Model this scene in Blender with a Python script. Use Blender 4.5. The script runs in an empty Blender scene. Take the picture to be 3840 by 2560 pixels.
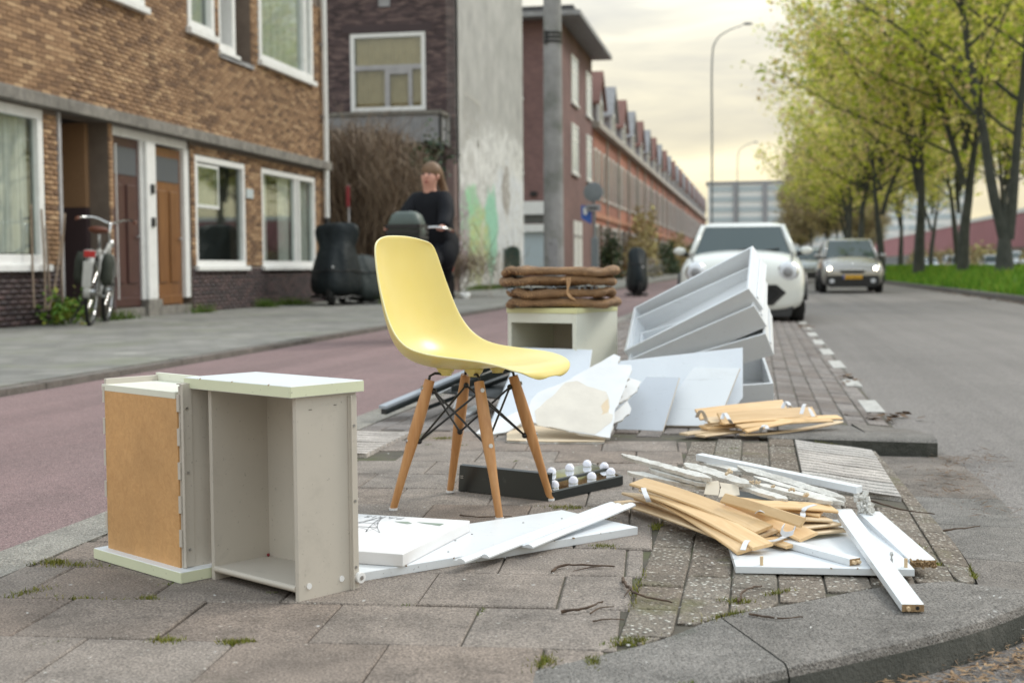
import bpy, bmesh, math, random
import numpy as np
from mathutils import Vector, Matrix, Euler
random.seed(11)
S = bpy.context.scene
COL = S.collection
R = math.radians
# ------------------------------------------------------------------ camera
cam_data = bpy.data.cameras.new('camera')
cam = bpy.data.objects.new('camera', cam_data); COL.objects.link(cam)
cam_data.sensor_width = 36.0
cam_data.lens = 46.684
cam_data.clip_start = 0.05; cam_data.clip_end = 2000
cam_data.dof.use_dof = True
cam_data.dof.focus_distance = 3.45
cam_data.dof.aperture_fstop = 4.0
cam.matrix_world = (Matrix.Translation((0, 0, 0.72)) @ Matrix.Rotation(0.181687, 4, 'Z')
                    @ Matrix.Rotation(math.pi/2 - 0.055549, 4, 'X') @ Matrix.Rotation(-0.008, 4, 'Z'))
S.camera = cam
# ------------------------------------------------------------------ sky
SUN_EL, SUN_AZ = R(42), R(48)       # sun behind cloud, ahead and to the right, over the trees
w = bpy.data.worlds.new('World'); S.world = w; w.use_nodes = True
nt = w.node_tree; N = nt.nodes; Lk = nt.links
for n in list(N): N.remove(n)
out = N.new('ShaderNodeOutputWorld'); bg = N.new('ShaderNodeBackground'); bg.inputs[1].default_value = 0.1
sky = N.new('ShaderNodeTexSky'); sky.sky_type = 'NISHITA'; sky.sun_disc = False
sky.sun_elevation = SUN_EL; sky.sun_rotation = SUN_AZ; sky.air_density = 1.5; sky.dust_density = 3
tc = N.new('ShaderNodeTexCoord'); mp = N.new('ShaderNodeMapping'); mp.inputs['Scale'].default_value = (2.6, 2.6, 15.0)
mp.inputs['Rotation'].default_value = (0.10, -0.05, 0.3)
nz = N.new('ShaderNodeTexNoise'); nz.inputs['Scale'].default_value = 1.6; nz.inputs['Detail'].default_value = 5; nz.inputs['Roughness'].default_value = 0.55
nz.inputs['Distortion'].default_value = 0.35
cr = N.new('ShaderNodeValToRGB')
e = cr.color_ramp.elements
e[0].position = 0.36; e[0].color = (0.84, 0.83, 0.80, 1)
e[1].position = 0.62; e[1].color = (1.40, 1.33, 1.14, 1)
m1 = cr.color_ramp.elements.new(0.5); m1.color = (1.06, 1.03, 0.92, 1)
sx = N.new('ShaderNodeSeparateXYZ'); rh = N.new('ShaderNodeMapRange')
rh.inputs['From Min'].default_value = 0.0; rh.inputs['From Max'].default_value = 0.22
rh.inputs['To Min'].default_value = 1.0; rh.inputs['To Max'].default_value = 0.0
warm = N.new('ShaderNodeMix'); warm.data_type = 'RGBA'; warm.blend_type = 'MULTIPLY'
warm.inputs['B'].default_value = (1.14, 1.03, 0.74, 1)
scl = N.new('ShaderNodeMix'); scl.data_type = 'RGBA'; scl.blend_type = 'MULTIPLY'; scl.inputs[0].default_value = 1.0
scl.inputs['B'].default_value = (7.0, 7.0, 7.0, 1)
zc_ = N.new('ShaderNodeMapRange'); zc_.inputs['From Min'].default_value = 0.16; zc_.inputs['From Max'].default_value = 0.6
cool = N.new('ShaderNodeMix'); cool.data_type = 'RGBA'; cool.blend_type = 'MULTIPLY'; cool.inputs['B'].default_value = (1.38, 1.58, 1.86, 1)
Lk.new(sx.outputs[2], zc_.inputs[0]); Lk.new(zc_.outputs[0], cool.inputs[0])
mxs = N.new('ShaderNodeMix'); mxs.data_type = 'RGBA'; mxs.inputs[0].default_value = 0.90
Lk.new(tc.outputs['Generated'], mp.inputs[0]); Lk.new(mp.outputs[0], nz.inputs['Vector']); Lk.new(nz.outputs[0], cr.inputs[0])
Lk.new(tc.outputs['Generated'], sx.inputs[0]); Lk.new(sx.outputs[2], rh.inputs[0]); Lk.new(rh.outputs[0], warm.inputs[0])
Lk.new(cr.outputs[0], warm.inputs['A']); Lk.new(warm.outputs['Result'], scl.inputs['A'])
Lk.new(sky.outputs[0], mxs.inputs['A']); Lk.new(scl.outputs['Result'], cool.inputs['A']); Lk.new(cool.outputs['Result'], mxs.inputs['B'])
Lk.new(mxs.outputs['Result'], bg.inputs[0]); Lk.new(bg.outputs[0], out.inputs[0])
# ------------------------------------------------------------------ sun (veiled by cloud)
sd = bpy.data.lights.new('sun', 'SUN'); sd.energy = 1.5; sd.angle = R(16); sd.color = (1.0, 0.95, 0.86)
sun = bpy.data.objects.new('sun', sd); COL.objects.link(sun)
sdir = Vector((math.sin(SUN_AZ)*math.cos(SUN_EL), math.cos(SUN_AZ)*math.cos(SUN_EL), math.sin(SUN_EL)))
sun.rotation_euler = sdir.to_track_quat('Z', 'Y').to_euler()
S.view_settings.view_transform = 'Standard'; S.view_settings.look = 'None'
S.view_settings.exposure = 0.38; S.view_settings.gamma = 1.0; S.view_settings.use_curve_mapping = False

# ------------------------------------------------------------------ helpers: materials
MATS = {}
def _n(nt, t, **kw):
    n = nt.nodes.new(t)
    for k, v in kw.items(): setattr(n, k, v)
    return n
def new_mat(name):
    m = bpy.data.materials.new(name); m.use_nodes = True
    nt = m.node_tree; b = nt.nodes['Principled BSDF']; MATS[name] = m
    return m, nt, b
def c4(c): return (c[0], c[1], c[2], 1.0)
def mixn(nt, a, b, fac, blend='MIX'):
    n = _n(nt, 'ShaderNodeMix', data_type='RGBA', blend_type=blend)
    for s, v in (('A', a), ('B', b)):
        if hasattr(v, 'is_linked') or hasattr(v, 'links'): nt.links.new(v, n.inputs[s])
        else: n.inputs[s].default_value = c4(v)
    if hasattr(fac, 'links'): nt.links.new(fac, n.inputs[0])
    else: n.inputs[0].default_value = fac
    return n.outputs['Result']
def noise(nt, scale, detail=4, rough=0.6, vec=None, dim='3D', dist=0.0):
    n = _n(nt, 'ShaderNodeTexNoise'); n.inputs['Scale'].default_value = scale
    n.inputs['Detail'].default_value = detail; n.inputs['Roughness'].default_value = rough; n.inputs['Distortion'].default_value = dist
    if vec is not None: nt.links.new(vec, n.inputs['Vector'])
    return n.outputs[0]
def ramp(nt, fac, stops):
    r = _n(nt, 'ShaderNodeValToRGB'); el = r.color_ramp.elements
    while len(el) > 2: el.remove(el[-1])
    el[0].position, el[0].color = stops[0][0], c4(stops[0][1]); el[1].position, el[1].color = stops[-1][0], c4(stops[-1][1])
    for p, c in stops[1:-1]:
        x = el.new(p); x.color = c4(c)
    nt.links.new(fac, r.inputs[0]); return r.outputs[0]
def g3(v): return (v, v, v)
def math1(nt, op, a, b=None):
    n = _n(nt, 'ShaderNodeMath', operation=op)
    for i, v in ((0, a), (1, b)):
        if v is None: continue
        if hasattr(v, 'links'): nt.links.new(v, n.inputs[i])
        else: n.inputs[i].default_value = v
    return n.outputs[0]
def coords(nt, kind='Object', scale=(1, 1, 1), rot=(0, 0, 0)):
    t = _n(nt, 'ShaderNodeTexCoord'); m = _n(nt, 'ShaderNodeMapping')
    m.inputs['Scale'].default_value = scale; m.inputs['Rotation'].default_value = rot
    nt.links.new(t.outputs[kind], m.inputs[0]); return m.outputs[0]
def worldpos(nt, scale=(1, 1, 1)):
    g_ = _n(nt, 'ShaderNodeNewGeometry'); m = _n(nt, 'ShaderNodeMapping'); m.inputs['Scale'].default_value = scale
    nt.links.new(g_.outputs['Position'], m.inputs[0]); return m.outputs[0]
def bump(nt, b, h, strength=0.3, dist=0.01):
    n = _n(nt, 'ShaderNodeBump'); n.inputs['Strength'].default_value = strength; n.inputs['Distance'].default_value = dist
    nt.links.new(h, n.inputs['Height']); nt.links.new(n.outputs[0], b.inputs['Normal'])
def rnd(nt):
    """a random number per object, or per piece where a joined mesh carries one"""
    o = _n(nt, 'ShaderNodeObjectInfo'); a = _n(nt, 'ShaderNodeAttribute', attribute_name='piece')
    return math1(nt, 'FRACT', math1(nt, 'ADD', o.outputs['Random'], a.outputs['Fac']))
def pm(name, c1, c2=None, scale=6.0, rough=0.6, bstr=0.0, bscale=60.0, metal=0.0, spec=0.5, grime=None, coat=0.0, bdist=0.003, world=True):
    m, nt, b = new_mat(name)
    v = worldpos(nt) if world else coords(nt)
    if c2 is None: c2 = tuple(x*0.86 for x in c1)
    col = ramp(nt, noise(nt, scale, 5, 0.6, v), [(0.32, c1), (0.68, c2)])
    if grime:
        gm = ramp(nt, noise(nt, grime[1], 6, 0.65, v), [(grime[2] if len(grime) > 2 else 0.52, g3(0)), (0.72, g3(1))])
        col = mixn(nt, col, grime[0], math1(nt, 'MULTIPLY', gm, grime[3] if len(grime) > 3 else 0.5))
    nt.links.new(col, b.inputs['Base Color'])
    b.inputs['Roughness'].default_value = rough; b.inputs['Metallic'].default_value = metal
    b.inputs['Specular IOR Level'].default_value = spec; b.inputs['Coat Weight'].default_value = coat
    if bstr: bump(nt, b, noise(nt, bscale, 4, 0.6, v), bstr, bdist)
    return m
def M(n): return MATS[n]

# ------------------------------------------------------------------ helpers: geometry
WM = {}                                     # object -> world matrix (kept by hand)
class MB:
    def __init__(s): s.v = []; s.f = []; s.piece = None
    def quad(s, a, b, c, d):
        i = len(s.v); s.v += [tuple(a), tuple(b), tuple(c), tuple(d)]; s.f.append((i, i+1, i+2, i+3)); return s
    def box(s, c, size, rot=None):
        hx, hy, hz = size[0]/2, size[1]/2, size[2]/2
        P = [Vector((x, y, z)) for x in (-hx, hx) for y in (-hy, hy) for z in (-hz, hz)]
        if rot is not None: P = [rot @ p for p in P]
        c = Vector(c); i = len(s.v); s.v += [tuple(p + c) for p in P]
        s.f += [tuple(i+k for k in q) for q in ((0, 1, 3, 2), (4, 6, 7, 5), (0, 4, 5, 1), (2, 3, 7, 6), (0, 2, 6, 4), (1, 5, 7, 3))]
        return s
    def mm(s, a, b):
        return s.box([(a[i]+b[i])/2 for i in range(3)], [abs(b[i]-a[i]) for i in range(3)])
    def obox(s, o, ax, ay, az):
        """box from a corner and three edge vectors"""
        o, ax, ay, az = map(Vector, (o, ax, ay, az)); i = len(s.v)
        if ax.cross(ay).dot(az) < 0: ax, ay = ay, ax
        s.v += [tuple(o + ax*x + ay*y + az*z) for x in (0, 1) for y in (0, 1) for z in (0, 1)]
        s.f += [tuple(i+k for k in q) for q in ((0, 1, 3, 2), (4, 6, 7, 5), (0, 4, 5, 1), (2, 3, 7, 6), (0, 2, 6, 4), (1, 5, 7, 3))]
        return s
    def prism(s, poly, vec):
        vec = Vector(vec); A = [Vector(p) for p in poly]
        n = Vector((0, 0, 0))
        for k in range(len(A)): n += A[k].cross(A[(k+1) % len(A)])
        if n.dot(vec) < 0: A = A[::-1]
        i = len(s.v); m = len(A); s.v += [tuple(p) for p in A] + [tuple(p + vec) for p in A]
        s.f.append(tuple(range(i+m-1, i-1, -1))); s.f.append(tuple(range(i+m, i+2*m)))
        for k in range(m): s.f.append((i+k, i+(k+1) % m, i+m+(k+1) % m, i+m+k))
        return s
    def tube(s, pts, r, n=8, cap=True, closed=False, sq=(1, 1)):
        P = [Vector(p) for p in pts]; m = len(P)
        rr = list(r) if hasattr(r, '__len__') else [r]*m
        up = Vector((0, 0, 1)); rings = []; prev = None
        for k in range(m):
            if closed: t = P[(k+1) % m] - P[k-1]
            else: t = P[min(k+1, m-1)] - P[max(k-1, 0)]
            t.normalize()
            if prev is None:
                a = up if abs(t.z) < 0.92 else Vector((1, 0, 0)); x = t.cross(a).normalized()
            else:
                x = (prev - t*prev.dot(t)).normalized()
            prev = x; y = t.cross(x).normalized(); i = len(s.v)
            for j in range(n):
                q = 2*math.pi*j/n; s.v.append(tuple(P[k] + x*math.cos(q)*rr[k]*sq[0] + y*math.sin(q)*rr[k]*sq[1]))
            rings.append(i)
        for k in range(m if closed else m-1):
            a, b = rings[k], rings[(k+1) % m]
            for j in range(n): s.f.append((a+j, a+(j+1) % n, b+(j+1) % n, b+j))
        if cap and not closed:
            s.f.append(tuple(rings[0]+j for j in range(n-1, -1, -1))); s.f.append(tuple(rings[-1]+j for j in range(n)))
        return s
    def lathe(s, prof, n=16, c=(0, 0, 0), axis='Z'):
        rings = []
        for r, z in prof:
            i = len(s.v)
            for j in range(n):
                q = 2*math.pi*j/n; p = (r*math.cos(q), r*math.sin(q), z)
                if axis == 'X': p = (p[2], p[0], p[1])
                if axis == 'Y': p = (p[1], p[2], p[0])
                s.v.append((p[0]+c[0], p[1]+c[1], p[2]+c[2]))
            rings.append(i)
        for a, b in zip(rings, rings[1:]):
            for j in range(n): s.f.append((a+j, a+(j+1) % n, b+(j+1) % n, b+j))
        s.f.append(tuple(rings[0]+j for j in range(n-1, -1, -1))); s.f.append(tuple(rings[-1]+j for j in range(n)))
        return s
    def ball(s, c, r, n=12, m=8, sc=(1, 1, 1)):
        prof = []
        rings = []
        for k in range(1, m):
            q = math.pi*k/m; i = len(s.v)
            for j in range(n):
                t = 2*math.pi*j/n
                s.v.append((c[0]+r*sc[0]*math.sin(q)*math.cos(t), c[1]+r*sc[1]*math.sin(q)*math.sin(t), c[2]-r*sc[2]*math.cos(q)))
            rings.append(i)
        lo = len(s.v); s.v.append((c[0], c[1], c[2]-r*sc[2])); hi = len(s.v); s.v.append((c[0], c[1], c[2]+r*sc[2]))
        for a, b in zip(rings, rings[1:]):
            for j in range(n): s.f.append((a+j, a+(j+1) % n, b+(j+1) % n, b+j))
        for j in range(n):
            s.f.append((lo, rings[0]+(j+1) % n, rings[0]+j)); s.f.append((hi, rings[-1]+j, rings[-1]+(j+1) % n))
        return s
    def loft(s, secs, closed=True, cap=True):
        rings = []
        n = len(secs[0])
        for sec in secs:
            rings.append(len(s.v)); s.v += [tuple(p) for p in sec]
        for a, b in zip(rings, rings[1:]):
            for j in range(n if closed else n-1): s.f.append((a+j, a+(j+1) % n, b+(j+1) % n, b+j))
        if cap and closed:
            s.f.append(tuple(rings[0]+j for j in range(n-1, -1, -1))); s.f.append(tuple(rings[-1]+j for j in range(n)))
        return s
def mesh_from(mb, mat=None, smooth=False, fix=False):
    me = bpy.data.meshes.new('m'); me.from_pydata(mb.v, [], mb.f)
    if fix:
        bm = bmesh.new(); bm.from_mesh(me); bmesh.ops.recalc_face_normals(bm, faces=bm.faces); bm.to_mesh(me); bm.free()
    if mat is not None: me.materials.append(MATS[mat] if isinstance(mat, str) else mat)
    if smooth: me.shade_smooth()
    return me
def link(o, parent=None):
    COL.objects.link(o); o.parent = parent
    WM[o] = (WM[parent] if parent is not None else Matrix.Identity(4)) @ o.matrix_basis
    return o
def part(name, mb, mat, parent=None, world=True, smooth=False, bevel=0, sub=0, fix=True, angle=None):
    """one mesh object; world=True: the points are world coordinates, put into the parent's frame"""
    if world and parent is not None:
        inv = WM[parent].inverted(); mb.v = [tuple(inv @ Vector(p)) for p in mb.v]
    me = mesh_from(mb, mat, smooth, fix); me.name = name
    o = bpy.data.objects.new(name, me); link(o, parent)
    if angle is not None:
        me.shade_smooth(); me.set_sharp_from_angle(angle=R(angle))
    if bevel:
        b = o.modifiers.new('bevel', 'BEVEL'); b.width = bevel; b.segments = 2; b.limit_method = 'ANGLE'; b.angle_limit = R(40)
    if sub:
        b = o.modifiers.new('sub', 'SUBSURF'); b.levels = sub; b.render_levels = sub
    return o
def tag(o, label=None, cat=None, group=None, kind=None):
    if label: o['label'] = label
    if cat: o['category'] = cat
    if group: o['group'] = group
    if kind: o['kind'] = kind
    return o
def thing(name, loc, label, cat, group=None, rot=(0, 0, 0), scale=1.0):
    o = bpy.data.objects.new(name, None); o.empty_display_size = 0.1
    o.matrix_basis = Matrix.Translation(loc) @ Euler(rot).to_matrix().to_4x4() @ Matrix.Scale(scale, 4)
    link(o); tag(o, label, cat, group); return o
def inst(name, me, mtx, parent=None):
    """an object on shared mesh data"""
    o = bpy.data.objects.new(name, me)
    o.matrix_basis = (WM[parent].inverted() @ mtx) if parent is not None else mtx
    COL.objects.link(o); o.parent = parent; WM[o] = mtx; return o
def copy_tree(o, parent=None):
    c = o.copy(); COL.objects.link(c); c.parent = parent
    for ch in o.children: copy_tree(ch, c)
    return c
def dup(root, mtx, label=None):
    c = copy_tree(root); c.matrix_basis = mtx
    if label: c['label'] = label
    return c
def fast_mesh(name, verts, faces, mat, parent=None, piece=None, smooth=False):
    """many alike polygons at once (numpy), faces an (M,k) array"""
    verts = np.asarray(verts, np.float32); faces = np.asarray(faces, np.int32); k = faces.shape[1]
    if parent is not None:
        inv = np.array(WM[parent].inverted()); verts = verts @ inv[:3, :3].T.astype(np.float32) + inv[:3, 3].astype(np.float32)
    me = bpy.data.meshes.new(name); me.vertices.add(len(verts)); me.vertices.foreach_set('co', verts.ravel())
    me.loops.add(faces.size); me.loops.foreach_set('vertex_index', faces.ravel())
    me.polygons.add(len(faces)); me.polygons.foreach_set('loop_start', np.arange(0, faces.size, k, dtype=np.int32))
    me.materials.append(MATS[mat]); me.update(calc_edges=True); me.validate()
    if piece is not None:
        a = me.attributes.new('piece', 'FLOAT', 'FACE'); a.data.foreach_set('value', np.asarray(piece, np.float32))
    if smooth: me.shade_smooth()
    o = bpy.data.objects.new(name, me); link(o, parent); return o
ORD = ['first', 'second', 'third', 'fourth', 'fifth', 'sixth', 'seventh', 'eighth', 'ninth', 'tenth', 'eleventh', 'twelfth',
       'thirteenth', 'fourteenth', 'fifteenth', 'sixteenth', 'seventeenth', 'eighteenth', 'nineteenth', 'twentieth',
       'twenty-first', 'twenty-second', 'twenty-third', 'twenty-fourth', 'twenty-fifth', 'twenty-sixth']
def arcpts(pts, n=8):
    """smooth path through points (Catmull-Rom)"""
    P = [Vector(p) for p in pts]; o = []
    for i in range(len(P)-1):
        p0, p1, p2, p3 = P[max(i-1, 0)], P[i], P[i+1], P[min(i+2, len(P)-1)]
        for k in range(n):
            t = k/n; o.append(0.5*((2*p1)+(p2-p0)*t+(2*p0-5*p1+4*p2-p3)*t*t+(3*p1-p0-3*p2+p3)*t**3))
    o.append(P[-1]); return o

# ================================================================== materials of the setting
def speckled(name, c1, c2, c3, fine=260.0, big=2.2, rough=0.85, bstr=0.5, moss=None, tint=0.18, peb=None, streak=False):
    m, nt, b = new_mat(name); v = worldpos(nt)
    base = ramp(nt, noise(nt, big, 6, 0.65, v), [(0.3, c1), (0.7, c2)])
    if streak: base = mixn(nt, base, ramp(nt, noise(nt, 1.0, 5, 0.65, worldpos(nt, (1.9, 0.045, 1))), [(0.32, g3(0.80)), (0.5, g3(1.0)), (0.68, g3(1.16))]), 1.0, 'MULTIPLY')
    else:
        base = mixn(nt, base, ramp(nt, noise(nt, 5.5, 7, 0.75, v, dist=0.5), [(0.34, g3(0.68)), (0.5, g3(1.0)), (0.68, g3(1.22))]), 1.0, 'MULTIPLY')
    sp = ramp(nt, noise(nt, fine, 2, 0.8, v), [(0.34, g3(0.48)), (0.5, g3(1.0)), (0.66, g3(1.55))])
    col = mixn(nt, base, sp, 1.0, 'MULTIPLY')
    md = ramp(nt, noise(nt, 24, 4, 0.7, v), [(0.3, g3(0.86)), (0.7, g3(1.12))])
    col = mixn(nt, col, md, 0.8, 'MULTIPLY')
    h = noise(nt, fine*0.6, 3, 0.7, v)
    if peb:
        vo = _n(nt, 'ShaderNodeTexVoronoi'); vo.inputs['Scale'].default_value = peb[0]; nt.links.new(v, vo.inputs['Vector'])
        st = ramp(nt, vo.outputs['Distance'], [(0.18, g3(1)), (0.42, g3(0))])
        sel = ramp(nt, vo.outputs['Color'], [(peb[2], g3(0)), (peb[2]+0.12, g3(1))])
        f = math1(nt, 'MULTIPLY', st, sel)
        col = mixn(nt, col, mixn(nt, peb[1], tuple(x*0.55 for x in peb[1]), noise(nt, 40, 1, 0.5, v)), f)
        h = math1(nt, 'ADD', math1(nt, 'MULTIPLY', st, 1.2), h)
    lt = ramp(nt, noise(nt, 75, 1, 0.5, v), [(0.735, g3(0)), (0.76, g3(1))])
    col = mixn(nt, col, c3, math1(nt, 'MULTIPLY', lt, 0.7))
    t = ramp(nt, rnd(nt), [(0.0, g3(1.0-tint)), (1.0, g3(1.0+tint))])
    hs = ramp(nt, rnd(nt), [(0.0, (1.05, 0.99, 0.95)), (0.5, (1, 1, 1)), (1.0, (0.97, 1.0, 1.02))])
    col = mixn(nt, mixn(nt, col, t, 1.0, 'MULTIPLY'), hs, 1.0, 'MULTIPLY')
    if moss:
        mo = ramp(nt, noise(nt, moss[1], 6, 0.7, v), [(moss[2], g3(0)), (moss[2]+0.1, g3(1))])
        col = mixn(nt, col, moss[0], math1(nt, 'MULTIPLY', mo, 0.75))
    nt.links.new(col, b.inputs['Base Color']); b.inputs['Roughness'].default_value = rough
    b.inputs['Specular IOR Level'].default_value = 0.35
    bump(nt, b, h, bstr, 0.004); return m
speckled('paving_tile', (0.240, 0.200, 0.170), (0.176, 0.150, 0.131), (0.50, 0.48, 0.44), 190, 3.0, bstr=0.8, tint=0.10, moss=((0.10, 0.10, 0.065), 1.7, 0.63))
speckled('pebble_brick', (0.192, 0.160, 0.132), (0.134, 0.114, 0.090), (0.5, 0.48, 0.44), 200, 4.0, bstr=0.9, tint=0.12, peb=(72, (0.72, 0.68, 0.60), 0.42), moss=((0.13, 0.12, 0.06), 2.4, 0.56))
speckled('bay_brick', (0.212, 0.183, 0.166), (0.149, 0.132, 0.123), (0.4, 0.38, 0.35), 220, 2.2, bstr=0.5, tint=0.22)
speckled('kerb_concrete', (0.200, 0.180, 0.163), (0.140, 0.128, 0.116), (0.44, 0.42, 0.39), 210, 3.5, bstr=0.9, tint=0.06, peb=(140, (0.36, 0.34, 0.31), 0.55), moss=((0.06, 0.075, 0.05), 2.6, 0.62))
speckled('pebble_strip', (0.30, 0.28, 0.25), (0.22, 0.21, 0.185), (0.5, 0.48, 0.44), 260, 4.0, bstr=0.9, tint=0.05, peb=(70, (0.55, 0.53, 0.47), 0.35), moss=((0.10, 0.12, 0.05), 3.0, 0.64))
speckled('ribbed_tile', (0.46, 0.435, 0.41), (0.36, 0.34, 0.32), (0.5, 0.5, 0.47), 300, 5.0, bstr=0.4, tint=0.05)
speckled('asphalt', (0.180, 0.173, 0.169), (0.140, 0.135, 0.132), (0.36, 0.35, 0.34), 160, 0.5, rough=0.75, bstr=0.6, tint=0.0, peb=(110, (0.40, 0.39, 0.38), 0.6), streak=True)
speckled('bike_asphalt', (0.226, 0.156, 0.156), (0.176, 0.127, 0.127), (0.46, 0.40, 0.39), 200, 0.7, bstr=0.6, tint=0.0, peb=(120, (0.40, 0.31, 0.30), 0.62), streak=True)
m, nt, b = new_mat('sidewalk'); v = worldpos(nt); t_ = _n(nt, 'ShaderNodeTexBrick'); nt.links.new(v, t_.inputs['Vector']); t_.inputs['Scale'].default_value = 1.0; t_.inputs['Brick Width'].default_value = 0.3; t_.inputs['Row Height'].default_value = 0.3; t_.inputs['Mortar Size'].default_value = 0.007
t_.inputs['Color1'].default_value = (0.24, 0.23, 0.21, 1); t_.inputs['Color2'].default_value = (0.165, 0.16, 0.147, 1); t_.inputs['Mortar'].default_value = (0.11, 0.11, 0.085, 1)
col = mixn(nt, t_.outputs['Color'], ramp(nt, noise(nt, 0.5, 6, 0.7, v), [(0.3, g3(0.74)), (0.7, g3(1.25))]), 1.0, 'MULTIPLY')
col = mixn(nt, col, (0.17, 0.18, 0.12), math1(nt, 'MULTIPLY', ramp(nt, noise(nt, 0.9, 5, 0.7, v), [(0.5, g3(0)), (0.68, g3(1))]), 0.6)); col = mixn(nt, col, (0.36, 0.35, 0.31), math1(nt, 'MULTIPLY', ramp(nt, noise(nt, 1.7, 4, 0.7, v), [(0.6, g3(0)), (0.68, g3(1))]), 0.5))
nt.links.new(col, b.inputs['Base Color']); b.inputs['Roughness'].default_value = 0.9; bump(nt, b, noise(nt, 60, 4, 0.7, v), 0.4, 0.006)
pm('joint_soil', (0.10, 0.085, 0.067), (0.065, 0.058, 0.044), 9, 0.95, 0.6, 90, grime=((0.075, 0.085, 0.025), 4.0, 0.50, 0.8))
pm('dark_ground', (0.10, 0.095, 0.085), (0.07, 0.07, 0.06), 2, 0.95)
pm('white_paint', (0.50, 0.49, 0.465), (0.40, 0.39, 0.37), 14, 0.7, grime=((0.24, 0.22, 0.20), 22, 0.46, 0.8))
pm('moss_green', (0.16, 0.20, 0.035), (0.10, 0.13, 0.03), 60, 0.9)
pm('twig_bark', (0.11, 0.07, 0.045), (0.055, 0.036, 0.026), 50, 0.9, 0.5, 200)
pm('dead_leaf', (0.19, 0.115, 0.065), (0.085, 0.055, 0.036), 30, 0.9)
pm('dry_straw', (0.36, 0.24, 0.13), (0.16, 0.095, 0.055), 35, 0.9)
for nm_, cs_ in (('moss_blade', ((0.10, 0.12, 0.02), (0.19, 0.20, 0.035), (0.26, 0.22, 0.06))), ('weed_blade', ((0.05, 0.11, 0.015), (0.10, 0.17, 0.03), (0.20, 0.20, 0.07)))):
    m, nt, b = new_mat(nm_); nt.links.new(ramp(nt, rnd(nt), [(0.0, cs_[0]), (0.6, cs_[1]), (1.0, cs_[2])]), b.inputs['Base Color']); b.inputs['Roughness'].default_value = 0.8; b.inputs['Specular IOR Level'].default_value = 0.2
m, nt, b = new_mat('grass_blade')
f = rnd(nt); col = ramp(nt, f, [(0.0, (0.07, 0.17, 0.015)), (0.5, (0.13, 0.29, 0.02)), (0.85, (0.22, 0.36, 0.035)), (1.0, (0.33, 0.36, 0.05))])
nt.links.new(col, b.inputs['Base Color']); b.inputs['Roughness'].default_value = 0.7; b.inputs['Specular IOR Level'].default_value = 0.2

# ================================================================== ground
def sheet(name, x0, x1, y0, y1, z, mat, nx=1, ny=1, zf=None):
    vs, fs = [], []
    for j in range(ny+1):
        for i in range(nx+1):
            x = x0+(x1-x0)*i/nx; y = y0+(y1-y0)*j/ny; vs.append((x, y, zf(x, y) if zf else z))
    for j in range(ny):
        for i in range(nx):
            a = j*(nx+1)+i; fs.append((a, a+1, a+nx+2, a+nx+1))
    mb = MB(); mb.v = vs; mb.f = fs
    return tag(part(name, mb, mat, fix=False), kind='structure')
def cl(t): return max(0.0, min(1.0, t))
def zs(x, y):
    """height of the paved island: flat, a dropped crossing, then the parking bay falling to the road"""
    if y < 5.62:
        wgt = cl((y-3.05)/0.35); return -0.07*cl((x-0.15)/0.55)*wgt
    return -0.066*cl((x+0.2)/0.87)
sheet('ground', -400, 400, -30, 900, -0.13, 'dark_ground')
sheet('road', 0.0, 5.36, -4, 640, -0.078, 'asphalt')
sheet('bike_path', -4.34, -1.93, -4, 300, -0.012, 'bike_asphalt')
mb = MB().mm((-9.6, -4, -0.12), (-4.46, 330, 0.035)); sw = tag(part('sidewalk', mb, 'sidewalk'), kind='structure')
mb = MB()
for k in range(300): mb.mm((-4.452, -3.4+k*1.0, -0.12), (-4.352, -2.41+k*1.0, 0.03+random.uniform(-0.003, 0.003)))
tag(part('sidewalk_edge', mb, 'kerb_concrete'), kind='structure')
mb = MB().mm((-1.925, -4, -0.12), (-1.762, 130, -0.003)); tag(part('edge_strip', mb, 'pebble_strip'), kind='structure')
# the island of tiles, its joints filled with soil
kin = arcpts([(-0.42, 2.28, 0), (-0.19, 2.53, 0), (-0.073, 2.723, 0), (0.113, 2.893, 0), (0.263, 3.030, 0), (0.47, 3.16, 0), (0.53, 3.35, 0), (0.55, 3.75, 0), (0.53, 4.4, 0), (0.51, 5.1, 0), (0.49, 5.62, 0)], 10)
def kin_x(y):
    if y < 2.29: return -0.42+(y-2.28)*0.93
    best = min(kin, key=lambda q: abs(q.y-y)); return best.x
mb = MB(); ny_ = 60
for j in range(ny_+1):
    y = 1.2+(5.64-1.2)*j/ny_; xr = kin_x(y)-0.004
    for i in range(25): x = -1.757+(xr+1.757)*i/24; mb.v.append((x, y, zs(x, y)-0.007))
for j in range(ny_):
    for i in range(24): a = j*25+i; mb.f.append((a, a+1, a+26, a+25))
paving = tag(part('paved_island', mb, 'joint_soil', fix=False), kind='structure')
def tile_mesh(sx, sy, t, ch):
    a, c = sx/2, sy/2; v = []
    for (ix, iy, z) in ((a, c, -t), (a, c, -ch), (a-ch*1.2, c-ch*1.2, 0)):
        v += [(-ix, -iy, z), (ix, -iy, z), (ix, iy, z), (-ix, iy, z)]
    f = [(8, 9, 10, 11)]
    for k in (0, 4):
        for j in range(4): f.append((k+j, k+(j+1) % 4, k+4+(j+1) % 4, k+4+j))
    mb = MB(); mb.v = v; mb.f = f; return mb
TM = mesh_from(tile_mesh(0.2968, 0.2968, 0.04, 0.003), 'paving_tile')
HM = mesh_from(tile_mesh(0.1468, 0.2968, 0.04, 0.003), 'paving_tile')
th = math.radians(4.3)
e1 = Vector((math.cos(th), math.sin(th), 0)); e2 = Vector((-math.sin(th), math.cos(th), 0))
org = Vector((-1.452, 2.372, 0))
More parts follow.
